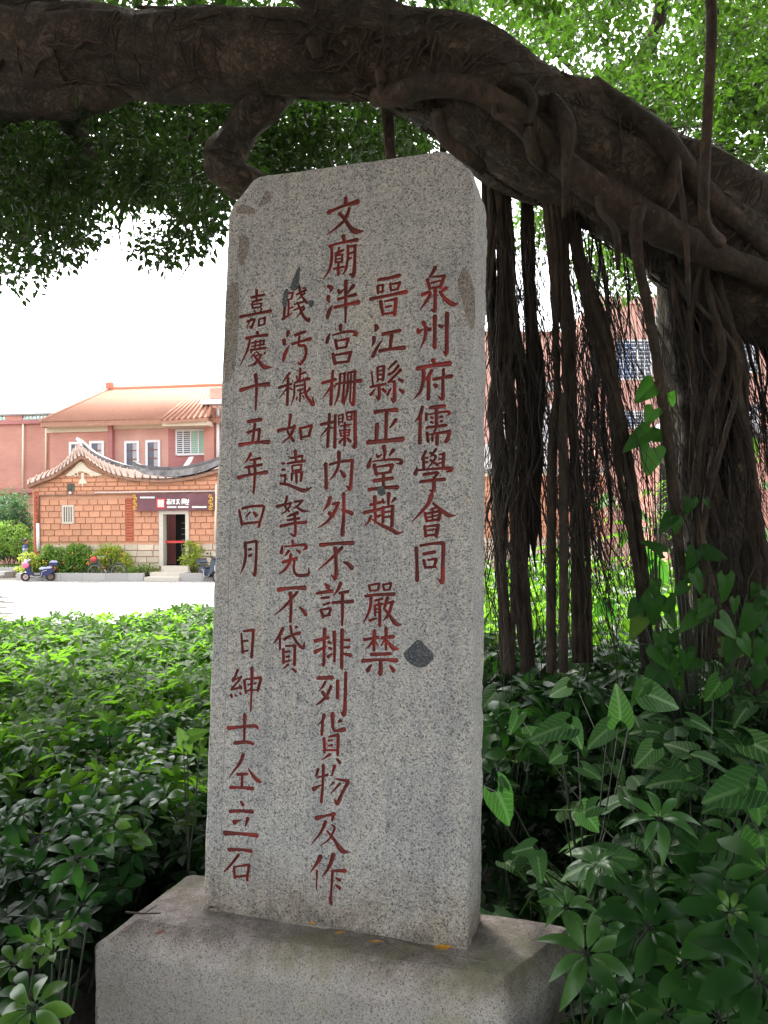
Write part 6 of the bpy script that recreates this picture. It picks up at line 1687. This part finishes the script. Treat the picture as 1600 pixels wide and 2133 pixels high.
bush('dark green bush in the planter between the scooter and the bicycle', (80, 145), (1140, 1202), 36.2, 36.9, 150, .15, .09, M_leaf_far)
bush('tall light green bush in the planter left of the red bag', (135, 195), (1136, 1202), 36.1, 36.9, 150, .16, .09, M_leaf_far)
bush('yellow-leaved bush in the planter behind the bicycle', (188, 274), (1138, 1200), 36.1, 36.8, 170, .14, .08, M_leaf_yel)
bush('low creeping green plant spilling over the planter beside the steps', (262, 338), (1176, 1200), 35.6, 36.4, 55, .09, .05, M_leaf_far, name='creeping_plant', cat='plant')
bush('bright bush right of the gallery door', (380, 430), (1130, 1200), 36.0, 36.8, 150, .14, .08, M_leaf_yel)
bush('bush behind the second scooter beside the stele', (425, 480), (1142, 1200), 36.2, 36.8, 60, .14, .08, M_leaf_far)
# red blossoms
mb = MB()
for k in range(26):
    p = at(rng.uniform(50, 260), rng.uniform(1150, 1188), rng.uniform(35.9, 36.1)); mb.sphere(p, .035, 0, 6, 4)
tag(mb.build('blossoms', plain('orange_blossom', (.8, .25, .06), .6, .1, 4)), 'small orange blossoms dotting the planter bushes', 'flowers', None, 'stuff')

# ---- two-storey house behind
FB = Facade(100, 46.0, -8)
hb = tag(empty('brick_house', FB.M), 'two-storey red brick house with tiled hip roof behind the low house', 'house')
a = FB(104, 890); b = FB(352, 884)
hx = FB(238, 900)[0]; hx2 = FB(350, 900)[0]; hx3 = FB(432, 900)[0]; hx4 = FB(560, 900)[0]
MB().box((a[0], 0, 0), (hx - .25, .3, a[1])).build('wall', M_wall_red, hb)
MB().box((hx - .25, -.25, 0), (hx, .25, a[1])).build('pilaster', M_wall_rose, hb)
MB().box((hx, .05, 0), (hx2, .35, a[1])).build('wall', M_wall_pink, hb)
MB().box((hx2, .02, 0), (hx3, .32, FB(400, 880)[1])).build('wall', M_wall_rose, hb)
MB().box((hx3, -.5, 0), (FB(452, 900)[0], .3, FB(440, 852)[1])).build('pilaster', M_wall_red, hb)
MB().box((FB(452, 900)[0], 0, 0), (hx4, .3, FB(440, 852)[1])).build('wall', M_wall_pink, hb)
MB().box((a[0], .35, 0), (a[0] + .3, 9, a[1])).build('wall', M_wall_red, hb)
z0, z1 = FB(180, 900)[1], FB(180, 886)[1]
MB().box((a[0] - .15, -.12, z0), (hx - .2, 0, z1)).build('cornice', M_cream, hb)
z0, z1 = FB(300, 893)[1], FB(300, 880)[1]
MB().box((hx - .1, -.07, z0), (hx2, .05, z1)).build('cornice', M_cream, hb)
e0, e1 = FB(84, 880, -.7), FB(560, 862, -.7)
r0, r1 = FB(229, 812, 5), FB(560, 789, 5)
e1 = (e1[0], e0[1]); r1 = (r1[0], r0[1])
rf = MB().add([(e0[0], -.7, e0[1]), (e1[0], -.7, e1[1]), (r1[0], 5, r1[1]), (r0[0], 5, r0[1]), (e0[0], 9, e0[1]), (e0[0], -.7, e0[1] - .25), (e1[0], -.7, e1[1] - .25), (e0[0], 9, e0[1]-.25)], [(0,1,2,3), (0,3,4), (5,6,1,0), (7,5,0,4)]).build('roof', M_tile_y, hb)
mb = MB()
nr = 84
for k in range(nr):
    t = (k + .5) / nr
    xe = e0[0] + (e1[0] - e0[0]) * t; ze = e0[1] + (e1[1] - e0[1]) * t
    xt = r0[0] + (r1[0] - r0[0]) * t; zt = r0[1] + (r1[1] - r0[1]) * t
    mb.tube([(xe, -.75, ze + .03), (xt, 5, zt + .03)], .045, 5)
mb.build('tile_roll', M_tile_y, rf)
MB().tube([(r0[0] - .1, 5, r0[1] + .05), (r1[0], 5, r1[1] + .05)], .16, 8).box((r0[0] - .2, 4.85, r0[1]), (r0[0] + .2, 5.15, r0[1] + .45)).build('ridge', plain('red_ridge', (.55, .19, .12), .8, .1, 4), rf)
MB().tube([(e0[0], -.7, e0[1] + .05), (r0[0], 5, r0[1] + .05)], .12, 8).build('hip', M_tile_y, rf)
# projecting bay roof with its ribs
q = [FB(336, 874, -1.6), FB(434, 868, -1.6), FB(446, 822, .4), FB(402, 823, .4)]
bay = MB().add([(q[0][0], -1.6, q[0][1]), (q[1][0], -1.6, q[1][1]), (q[2][0], .4, q[2][1]), (q[3][0], .4, q[3][1]), (q[0][0], -1.6, q[0][1] - .2), (q[1][0], -1.6, q[1][1] - .2)], [(0,1,2,3), (4,5,1,0)]).build('roof', M_tile_y, hb)
mb = MB()
for k in range(9):
    t = k / 8; mb.tube([(q[0][0] + (q[1][0]-q[0][0]) * t, -1.65, q[0][1] + (q[1][1]-q[0][1]) * t), (q[3][0] + (q[2][0]-q[3][0]) * t, .4, q[3][1] + (q[2][1]-q[3][1]) * t)], .08, 6)
mb.build('tile_roll', M_tile_y, bay)
a_, b_ = FB(418, 842, -1), FB(520, 829, -1)
MB().box((a_[0], -1, a_[1]), (b_[0], 0, b_[1])).build('balcony_slab', M_white, hb)
a_, b_ = FB(437, 830, -.3), FB(520, 806, -.3)
MB().box((a_[0], -.3, a_[1]), (b_[0], 0, b_[1])).build('parapet', M_wall_red, hb)
a_, b_ = FB(338, 884, -1.4), FB(432, 876, -1.4)
MB().box((a_[0], -1.4, a_[1] - .1), (b_[0], 0, b_[1])).build('soffit', M_cream, hb)
a_, b_ = FB(454, 842, -.4), FB(454, 985, -.4)
MB().tube([(a_[0], -.4, a_[1]), (b_[0], -.4, b_[1])], .09, 8).build('drain_pipe', M_white, hb)
def tall_window(F_, par, u0, v0, u1, v1, fr, curtain, off=0.0, bars=True):
    x0, z1 = F_(u0, v0, off); x1, z0 = F_(u1, v1, off); t = .13
    w = MB().box((x0, off - .08, z0), (x1, off - .01, z0 + t)).box((x0, off - .08, z1 - t), (x1, off - .01, z1)).box((x0, off - .08, z0 + t), (x0 + t, off - .01, z1 - t)).box((x1 - t, off - .08, z0 + t), (x1, off - .01, z1 - t)).build('window', fr, par)
    xm = (x0 + x1) / 2
    MB().box((x0 + t, off - .03, z0 + t), (xm, off - .012, z1 - t)).build('pane', M_glass, w)
    MB().box((xm + .03, off - .03, z0 + t), (x1 - t, off - .012, z1 - t)).build('pane', curtain, w)
    mb = MB().box((xm, off - .05, z0 + t), (xm + .03, off - .02, z1 - t))
    for k in range(1, 4):
        z = z0 + t + (z1 - z0 - 2*t) * k / 4 + .05
        if bars: mb.box((x0 + t, off - .062, z), (x1 - t, off - .04, z + .05))
    mb.build('bar', M_brownwood, w)
tall_window(FB, hb, 145, 921, 175, 1000, M_white, M_curtain)
tall_window(FB, hb, 187, 919, 218, 998, M_white, M_curtain)
tall_window(FB, hb, 260, 919, 291, 1000, M_white, M_curtain, .05)
tall_window(FB, hb, 304, 917, 335, 998, M_white, M_curtain, .05)
def grille_window(F_, par, u0, v0, u1, v1, glass, nv, nh, off=0.0, glass2=None):
    x0, z1 = F_(u0, v0, off); x1, z0 = F_(u1, v1, off)
    w = MB().box((x0, off - .10, z0), (x1, off - .05, z0 + .08)).box((x0, off - .10, z1 - .08), (x1, off - .05, z1)).box((x0, off - .10, z0), (x0 + .08, off - .05, z1)).box((x1 - .08, off - .10, z0), (x1, off - .05, z1)).build('window', M_white, par)
    xm = x0 + (x1 - x0) * .5
    MB().box((x0 + .02, off - .04, z0 + .02), (xm, off - .012, z1 - .02)).build('pane', glass, w)
    MB().box((xm, off - .04, z0 + .02), (x1 - .02, off - .012, z1 - .02)).build('pane', glass2 or glass, w)
    mb = MB()
    for k in range(1, nv): x = x0 + (x1 - x0) * k / nv; mb.box((x - .03, off - .11, z0 + .08), (x + .03, off - .085, z1 - .08))
    for k in range(1, nh): z = z0 + (z1 - z0) * k / nh; mb.box((x0 + .08, off - .085, z - .018), (x1 - .08, off - .07, z + .018))
    mb.build('grille', M_white, w)
grille_window(FB, hb, 367, 895, 431, 948, M_glass, 4, 13, .02, M_greencur)

# ---- flat-roofed red building at far left
FL = Facade(-80, 47.5, -8)
hl = tag(empty('brick_building', FL.M), 'flat-roofed red brick building with a pale baluster parapet at the left picture edge', 'building')
a, b = FL(-140, 885), FL(122, 885); pz = FL(60, 861)[1]; x9 = b[0]
MB().box((a[0], 0, 0), (x9, .4, a[1])).box((x9 - .4, .4, 0), (x9, 10, a[1])).build('wall', M_wall_red, hl)
zt = a[1]; s = [(-140, -12), (12, 46), (105, 128)]
for u0, u1 in s:
    x0, x1 = FL(u0, 870)[0], FL(u1, 870)[0]
    MB().box((x0, 0, zt + .12), (x1, .35, pz - .1)).build('parapet', M_wall_red, hl)
MB().box((a[0], -.1, pz - .1), (x9 + .1, .45, pz)).build('coping', M_grey, hl)
MB().box((a[0], -.18, zt - .1), (x9 + .15, .5, zt + .12)).build('cornice', M_wall_rose, hl)
for (u0, u1, nb) in ((-12, 12, 3), (46, 105, 8)):
    x0, x1 = FL(u0, 870)[0], FL(u1, 870)[0]; h = pz - .1 - (zt + .12)
    for k in range(nb):
        x = x0 + (x1 - x0) * (k + .5) / nb
        pr = [(0, .06), (.12, .09), (.3, .11), (.5, .07), (.65, .05), (.85, .08), (1, .06)]
        MB().tube([(x, .15, zt + .12 + h * t) for t, r in pr], [r * 1.5 for t, r in pr], 8).build('baluster', plain('pale_green_glaze', (.55, .70, .66), .4, .1, 4) if 'pale_green_glaze' not in MATS else MATS['pale_green_glaze'], hl)
for (u, v0, v1) in ((51, 880, 1035), (99, 880, 1000)):
    p, q = FL(u, v0), FL(u - 1, v1); MB().tube([(p[0], -.12, p[1]), (q[0], -.12, q[1])], .06, 8).build('drain_pipe', M_cream, hl)
z_ = FL(20, 1022)[1]
MB().box((a[0], -.3, z_ - .15), (x9, 0, z_ + .1)).build('string_course', M_wall_rose, hl)
tall_window(FL, hl, 0, 1035, 20, 1060, M_white, M_curtain)
# greenery and kerbs at far left
bush('tall blue-green bamboo clump at the left picture edge', (-30, 72), (1030, 1160), 40.5, 42.5, 330, .26, .06, M_leaf_bluegreen, 16, .35, 'bamboo', 'bamboo_clump')
bush('rounded clipped green hedge mound left of the low house', (-40, 74), (1088, 1152), 39.0, 40.0, 150, .12, .06, M_leaf_far, 16, .22, 'hedge', 'hedge_mound')
p, q = at(-60, 1172, 40), at(42, 1172, 38.5)
lw = tag(empty('lawn_kerb', Vector((p.x, p.y, PLZ))), 'low kerbed lawn strip and steps at the left picture edge', 'kerb')
d = q - p; d.z = 0
for k in range(3):
    mb = MB().box((0, -.3 - k * .55, 0), (d.length, .2 - k * .55, .42 - .14 * k)).build('step', M_kerb, lw); mb.rotation_euler = (0, 0, math.atan2(d.y, d.x))
g_ = MB().box((0, .2, 0), (d.length, 3.0, .44)).build('lawn', plain('lawn_grass', (.16, .26, .05), .9, .3, 8, bstr=.5, bdist=.03), lw); g_.rotation_euler = (0, 0, math.atan2(d.y, d.x))

# ---- buildings on the right, seen between the roots
FR = Facade(1240, 44.0, 3)
hr = tag(empty('apartment_building', FR.M), 'tall salmon-tiled building with barred windows behind the hanging roots at right', 'building')
x0 = FR(1238, 700)[0]; x1 = FR(1760, 700)[0]; zt = FR(1300, 634)[1]; zp = FR(1300, 619)[1]
MB().box((x0, 0, 0), (x1, .4, zt)).box((x0, .4, 0), (x0 + .4, 12, zt)).build('wall', M_wall_pink, hr)
MB().box((x0 - .1, -.15, zt), (x1, .4, zp)).build('parapet', plain('pink_render', (.62, .40, .34), .9, .06, 3), hr)
for w_ in [(1281,708,1357,792,5,10), (1290,856,1352,892,4,5), (1528,695,1579,777,4,10), (1533,843,1578,886,4,5), (1420,700,1470,785,4,10), (1420,850,1470,890,4,5)]:
    grille_window(FR, hr, w_[0], w_[1], w_[2], w_[3], M_blueglass, w_[4], w_[5], 0, M_glass)
p, q = FR(1366, 640), FR(1372, 900)
MB().tube([(p[0], -.1, p[1]), (q[0], -.1, q[1])], .07, 8).build('drain_pipe', M_white, hr)
FM = Facade(1000, 43.0, 3)
hm = tag(empty('tiled_building', FM.M), 'lower orange-tiled building with a white balcony band just right of the stele', 'building')
x0, x1 = FM(930, 800)[0], FM(1236, 800)[0]; zt = FM(1100, 697)[1]
MB().box((x0, 0, 0), (x1, .4, zt)).build('wall', M_wall_pink, hm)
MB().box((x0, -.1, zt), (x1, .4, zt + .15)).build('coping', M_tile_y, hm)
p, q = FM(1000, 985, -.9), FM(1150, 925, -.9)
MB().box((x0, -.9, p[1]), (q[0], 0, q[1])).build('balcony', M_white, hm)
MB().box((x0, -1.0, p[1] - .35), (q[0] + .1, 0, p[1])).build('balcony_slab', M_grey, hm)
p, q = FM(1118, 810, -.8), FM(1150, 790, -.8)
MB().add([(p[0] - .1, -.8, p[1]), (q[0] + .4, -.8, p[1]), (q[0] + .4, 0, q[1]), (p[0] - .1, 0, q[1]), (p[0] - .1, -.8, p[1] - .1), (q[0] + .4, -.8, p[1] - .1)], [(0,1,2,3), (4,5,1,0)]).build('awning', M_grey, hm)
grille_window(FM, hm, 1120, 842, 1150, 922, M_curtain, 3, 9, 0, M_curtain)
grille_window(FM, hm, 1030, 842, 1060, 922, M_curtain, 3, 9, 0, M_curtain)
FG = Facade(1000, 38.0, 0)
hg = tag(empty('brick_house', FG.M), 'low orange brick house with pale stone base seen between roots right of the stele', 'house')
x0, x1 = FG(900, 1000)[0], FG(1260, 1000)[0]; z2 = FG(1050, 992)[1]; z3 = FG(1050, 1122)[1]
MB().box((x0, .06, 0), (x1, .4, z2)).build('wall', M_mortar, hg)
dxa, dxb = FG(1103, 1050)[0], FG(1114, 1050)[0]; dza = FG(1103, 1053)[1]
course(hg, 'brick', FG(1000, 1000)[0], x1, z3, z2 - .05, .46, .27, M_brick_orange, [(dxa, dxb, 0, dza)], None)
course(hg, 'base_stone', FG(1000, 1000)[0], x1, .3, z3, .62, .27, M_stonebase, [(dxa, dxb, 0, dza)], None, True, .4)
MB().box((dxa, -.03, 0), (dxb, .05, dza)).build('door', M_white, hg)
MB().box((x0, -.25, z2), (x1, .4, z2 + .12)).build('cornice', M_cream, hg)
MB().box((x0, -.3, z2 + .12), (x1, .4, z2 + .32)).build('roof', M_ridge, hg)
# small gabled tile roof low on the right
FT = Facade(1400, 30, 0)
hs_ = tag(empty('garden_pavilion', FT.M), 'low gabled tile roof just visible right of the thick root column', 'pavilion')
mb = MB()
a, b, c = FT(1360, 905), FT(1480, 838), FT(1680, 935)
mb.prism([a, b, c, (c[0], c[1] - .3), (b[0], b[1] - .3), (a[0], a[1] - .3)], 0, 4)
mb.build('roof', M_ridge, hs_)
MB().box((a[0] + .6, .3, 0), (c[0] - .6, 3.6, a[1] - .32)).build('wall', M_wall_red, hs_)

# ---- scooters
def skin_pt(mb, pts, r, mi=0, sides=8): mb.tube(smooth_path(pts, 4), r, sides, mi)
def scooter(label, M, body, accent, pillion_box=True, ball=None):
    e = tag(empty('electric_scooter', M), label, 'scooter', None)
    tyre = MATS.get('tyre') or plain('tyre', (.02, .02, .02), .8, .1, 9)
    chrome = MATS.get('chrome') or plain('chrome', (.5, .5, .5), .3, .1, 9, metal=.8, bstr=0)
    rimm = MATS.get('rim') or plain('rim', (.40, .20, .14), .4, .1, 9)
    for x in (-.55, .52):
        w = MB().torus((x, 0, .20), .165, .045).build('wheel', tyre, e)
        mb = MB().torus((x, 0, .20), .12, .014, seg=20, sides=6)
        for k in range(5):
            a = k * 1.2566; mb.tube([(x, 0, .20), (x + .12 * math.cos(a), 0, .20 + .12 * math.sin(a))], .012, 5)
        mb.build('rim', rimm, w)
        # curved mudguard
        g = [(x + .215 * math.cos(t), 0, .20 + .215 * math.sin(t)) for t in np.linspace(.3 if x > 0 else .9, 2.3 if x > 0 else 2.9, 9)]
        V = []
        for p in g: V += [(p[0], -.06, p[2] - .01), (p[0], -.03, p[2] + .015), (p[0], .03, p[2] + .015), (p[0], .06, p[2] - .01)]
        F = [(i*4 + j, i*4 + j + 1, i*4 + j + 5, i*4 + j + 4) for i in range(8) for j in range(3)]
        MB().add(V, F, 0, True).build('mudguard', body, e)
    # leg shield and steering head
    mb = MB().prism([(-.50, .40), (-.42, .30), (-.22, .26), (-.20, .30), (-.33, .48), (-.38, .78), (-.44, .90), (-.52, .88), (-.50, .62)], -.14, .14)
    mb.build('leg_shield', body, e)
    mb = MB(); skin_pt(mb, [(-.55, 0, .2), (-.50, 0, .5), (-.45, 0, .92)], .028); mb.build('fork', chrome, e)
    MB().prism([(-.54, .88), (-.46, .86), (-.34, .96), (-.38, 1.0), (-.50, .99)], -.09, .09).sphere((-.56, 0, .93), .055, 0).build('headlamp_cowl', accent, e)
    mb = MB(); skin_pt(mb, [(-.40, -.30, 1.02), (-.43, -.12, .99), (-.44, 0, .98), (-.43, .12, .99), (-.40, .30, 1.02)], .014); mb.build('handlebar', tyre, e)
    for s in (-1, 1): MB().tube([(-.42, s*.22, 1.0), (-.40, s*.26, 1.12)], .006, 5).sphere((-.39, s*.27, 1.15), .05, 0, 10, 6, (.4, 1, .8)).build('mirror', tyre, e)
    MB().prism([(-.30, .20), (-.22, .27), (.12, .27), (.15, .20), (.10, .17), (-.25, .17)], -.15, .15).build('footboard', tyre, e)
    mb = MB()
    for s in (-1, 1): skin_pt(mb, [(-.34, s*.16, .24), (-.1, s*.17, .20), (.14, s*.17, .22), (.20, s*.16, .42), (.40, s*.15, .50)], .014)
    mb.build('side_rail', chrome, e)
    MB().prism([(.10, .26), (.36, .24), (.60, .36), (.74, .52), (.62, .58), (.30, .56), (.10, .50)], -.13, .13).build('body', body, e)
    MB().prism([(.04, .56), (.10, .53), (.58, .58), (.62, .64), (.46, .67), (.30, .63), (.12, .64)], -.12, .12).build('seat', accent, e)
    MB().prism([(.66, .46), (.76, .50), (.76, .56), (.66, .56)], -.08, .08).build('tail_light', M_redsq, e)
    mb = MB(); skin_pt(mb, [(.15, .1, .2), (.12, .16, .02), (.2, .17, .0)], .012); mb.build('stand', tyre, e)
    if pillion_box: 
        bx_ = MB().prism([(.46, .76), (.52, .70), (.80, .70), (.86, .77), (.82, .84), (.50, .84)], -.16, .16).build('top_box', body, e)
        MB().prism([(.50, .842), (.82, .842), (.76, .91), (.58, .92)], -.14, .14).build('lid', accent, bx_)
    if ball:
        pass
    return e
blue = plain('blue_scooter_paint', (.018, .022, .10), .3, .1, 5, bstr=0)
lav = plain('pale_lavender_plastic', (.50, .52, .68), .4, .05, 5, bstr=0)
p = at(80, 1209, 35.2)
scooter('small dark blue electric scooter with a round pink helmet parked by the planter', Matrix.Translation((p.x, p.y, PLZ + .022)) @ Matrix.Rotation(math.radians(10), 4, 'Z') @ Matrix.Scale(.92, 4), blue, lav)
h = at(53, 1177, 35.0)
mb = MB().sphere((h.x, h.y, h.z), .15, 0, 16, 10, (1, .9, .95)); mb.box((h.x - .12, h.y - .03, h.z - .13), (h.x + .05, h.y + .03, h.z - .10))
tag(mb.build('helmet', plain('pink_helmet', (.85, .16, .28), .35, .05, 4, bstr=0)), 'round pink helmet hanging at the front of the blue scooter', 'helmet')
grey = plain('silver_blue_plastic', (.05, .07, .10), .35, .1, 5, bstr=0); blk = plain('black_plastic', (.03, .03, .035), .4, .1, 5, bstr=0)
p = at(436, 1213, 34.4)
scooter('silver and black scooter seen from behind, half hidden by the left edge of the stele', Matrix.Translation((p.x, p.y, PLZ + .022)) @ Matrix.Rotation(math.radians(128), 4, 'Z'), grey, blk)

# ---- bicycle
def bicycle(M):
    e = tag(empty('bicycle', M), 'dark city bicycle with a red bag in its front basket leaning by the planter', 'bicycle')
    tyre = MATS['tyre']; fr = plain('dark_bike_frame', (.05, .055, .07), .4, .2, 6, bstr=0); chrome = MATS['chrome']
    for x in (-.50, .50):
        w = MB().torus((x, 0, .34), .325, .018, seg=36, sides=6).build('wheel', tyre, e)
        mb = MB().torus((x, 0, .34), .30, .009, seg=36, sides=5)
        mb.build('rim', chrome, w)
        mb = MB()
        for k in range(20):
            a = k * math.pi / 10; mb.tube([(x + .02 * math.cos(a + 1), 0, .34 + .02 * math.sin(a + 1)), (x + .30 * math.cos(a), 0, .34 + .30 * math.sin(a))], .002, 3)
        mb.build('spokes', chrome, w)
        g = [(x + .365 * math.cos(t), 0, .34 + .365 * math.sin(t)) for t in np.linspace(.0 if x > 0 else .9, 2.2 if x > 0 else 2.6, 12)]
        MB().tube(g, .016, 5).build('mudguard', fr, e)
    mb = MB()
    for pts, r in [(((-.50,0,.34), (-.42,0,.62), (-.36,0,.92)), .016), (((-.37,0,.86), (-.12,0,.42), (.02,0,.32)), .02), (((-.38,0,.76), (-.16,0,.36), (.02,0,.30)), .016), (((.02,0,.30), (.10,0,.58), (.16,0,.86)), .017), (((.02,.03,.30), (.50,.03,.34)), .011), (((.12,.03,.62), (.50,.03,.34)), .010)]:
        mb.tube(pts, r, 7)
    mb.build('frame', fr, e)
    mb = MB(); mb.tube(smooth_path([(-.16,-.27,.98), (-.30,-.2,1.0), (-.37,0,.96), (-.30,.2,1.0), (-.16,.27,.98)], 5), .011, 6); mb.build('handlebar', chrome, e)
    MB().add([(.04,0,.90),(.10,-.05,.89),(.26,-.09,.90),(.30,0,.92),(.26,.09,.90),(.10,.05,.89),(.05,0,.85),(.26,-.07,.85),(.26,.07,.85)], [(0,1,2,3,4,5),(0,6,7,2,1),(2,7,8,4,3),(5,4,8,6,0),(6,8,7)]).build('saddle', tyre, e)
    MB().tube([(.26,0,.76),(.62,0,.74)], .01, 5).tube([(.28,.06,.76),(.62,.06,.74)], .01, 5).tube([(.62,.06,.74),(.5,.03,.34)], .008, 5).build('rack', fr, e)
    MB().torus((.02, .05, .30), .09, .01, seg=20, sides=5).tube([(.02,.08,.30),(.10,.08,.16)], .012, 5).tube([(.02,-.05,.30),(-.06,-.05,.44)], .012, 5).build('crank', chrome, e)
    MB().tube([(.5,.05,.34),(.62,.14,.0)], .01, 5).build('stand', chrome, e)
    mb = MB()
    for z in (.72, .78, .84, .90): 
        s = .10 + (z - .72) * .35
        mb.tube([(-.55-s,-s,z),(-.55+s,-s,z),(-.55+s,s,z),(-.55-s,s,z),(-.55-s,-s,z)], .006, 4)
    for k in range(12):
        a = k * math.pi / 6; c, s_ = math.cos(a), math.sin(a); q = max(abs(c), abs(s_))
        mb.tube([(-.55 + c/q*.10, s_/q*.10, .72), (-.55 + c/q*.163, s_/q*.163, .90)], .004, 4)
    mb.build('basket', fr, e)
    return e
p = at(222, 1209, 35.2)
BM = Matrix.Translation((p.x, p.y, PLZ + .022)) @ Matrix.Rotation(math.radians(-4), 4, 'Z')
bicycle(BM)
mb = MB()
V, F = [], []
for i in range(7):
    for j in range(12):
        t = math.pi * i / 6; ph = j * math.pi / 6
        r = .13 * (1 + .18 * math.sin(ph * 3 + i))
        V.append(BM @ Vector((-.55 + r * math.sin(t) * math.cos(ph), r * math.sin(t) * math.sin(ph), .88 + .13 * math.cos(t))))
for i in range(6):
    for j in range(12): F.append((i*12 + j, (i+1)*12 + j, (i+1)*12 + (j+1) % 12, i*12 + (j+1) % 12))
mb.add(V, F, 0, True)
tag(mb.build('bag', plain('red_bag', (.65, .05, .04), .6, .2, 12)), 'bright red bag stuffed in the bicycle basket', 'bag')

# ---- person walking behind the planter
def person():
    p = at(53, 1209, 38.3)
    base_ = Vector((p.x, p.y, PLZ))
    e = tag(empty('person', Matrix.Translation(base_) @ Matrix.Rotation(math.radians(0), 4, 'Z')), 'person with a dark ponytail and blue and white jacket walking right behind the bushes', 'person')
    skin = plain('skin', (.50, .28, .20), .6, .05, 8, bstr=0); jk = plain('blue_jacket', (.10, .17, .42), .8, .1, 8); wj = M_white
    hair = plain('dark_hair', (.03, .015, .012), .5, .2, 30); tr = plain('dark_trousers', (.03, .04, .08), .8, .1, 8)
    J = [(0,0,.92,.13),(0,0,1.08,.115),(0,0,1.28,.13),(0,0,1.40,.10),(.01,0,1.47,.052),(.025,0,1.53,.05),  # 0-5
         (0,.16,1.38,.055),(-.03,.20,1.13,.042),(.06,.21,.92,.033),(.09,.21,.84,.03),  # 6-9
         (0,-.16,1.38,.055),(.05,-.20,1.14,.042),(.20,-.19,.98,.033),(.26,-.18,.93,.03), # 10-13
         (.0,.09,.88,.085),(.14,.09,.50,.06),(.20,.09,.09,.042),(.32,.09,.04,.035), # 14-17
         (0,-.09,.88,.085),(-.06,-.09,.50,.06),(-.26,-.09,.12,.042),(-.18,-.09,.04,.035)]
    E = [(0,1),(1,2),(2,3),(3,4),(4,5),(3,6),(6,7),(7,8),(8,9),(3,10),(10,11),(11,12),(12,13),(0,14),(14,15),(15,16),(16,17),(0,18),(18,19),(19,20),(20,21)]
    me = bpy.data.meshes.new('body'); me.from_pydata([j[:3] for j in J], E, []); me.update()
    o = link('body', me, e); me.materials.append(jk)
    sk = o.modifiers.new('skin', 'SKIN'); sb = o.modifiers.new('sub', 'SUBSURF'); sb.levels = sb.render_levels = 1
    for i, j in enumerate(J): me.skin_vertices[0].data[i].radius = (j[3], j[3])
    me.skin_vertices[0].data[0].use_root = True
    o.data.materials.clear(); 
    m, nt, b = new_mat('clothed_figure')
    tc = nt.nodes.new('ShaderNodeTexCoord'); sp = nt.nodes.new('ShaderNodeSeparateXYZ'); nt.links.new(tc.outputs['Object'], sp.inputs[0])
    mr = N(nt, 'ShaderNodeMath', operation='DIVIDE', i_1=1.7); nt.links.new(sp.outputs[2], mr.inputs[0])
    cc = ramp(nt, mr.outputs[0], [(0, (.05, .05, .05)), (.05, (.03, .04, .08)), (.55, (.10, .17, .42)), (.72, (.6, .65, .75)), (.77, (.10, .17, .42)), (.86, (.50, .28, .20))], 'CONSTANT')
    nt.links.new(cc, b.inputs['Base Color']); b.inputs['Roughness'].default_value = .8
    o.data.materials.append(m)
    # head with profile: V rings
    mb = MB().sphere((.04, 0, 1.62), .1, 0, 16, 12, (.98, .8, 1.18)); mb.sphere((.135, 0, 1.61), .018, 0, 8, 6, (1.2, .8, 1.3)); mb.sphere((.12, 0, 1.57), .016, 0, 8, 6, (.8, 1.6, .6))
    for s in (-1, 1): mb.sphere((.02, s * .08, 1.61), .022, 0, 8, 6, (.8, .4, 1.3))
    hd = mb.build('head', skin, e)
    mb = MB()
    for s in (-1, 1): mb.sphere((.122, s * .03, 1.635), .009, 0, 8, 6)
    mb.build('eye', hair, hd)
    mb = MB().sphere((.018, 0, 1.645), .108, 0, 16, 12, (.98, .86, 1.12)); mb.tube(smooth_path([(-.07,0,1.70), (-.15,0,1.69), (-.18,0,1.60), (-.17,0,1.50)], 4), np.linspace(.03, .012, 13), 8)
    mb.build('hair', hair, hd)
    for s, q in ((1, (.09, .21, .84)), (-1, (.26, -.18, .93))):
        mb = MB().sphere((q[0], q[1], q[2] - .03), .035, 0, 10, 8, (.8, .45, 1.2))
        for k in range(4): mb.tube([(q[0] - .02 + .014 * k, q[1], q[2] - .06), (q[0] - .02 + .016 * k, q[1] - .01 * s, q[2] - .10), (q[0] - .01 + .014 * k, q[1] - .02 * s, q[2] - .125 - .004 * (k % 3))], [.009, .008, .006], 6)
        mb.tube([(q[0] + .025, q[1], q[2] - .02), (q[0] + .045, q[1] - .01 * s, q[2] - .06), (q[0] + .04, q[1] - .015 * s, q[2] - .08)], [.011, .009, .006], 6)
        mb.build('hand', skin, e)
person()
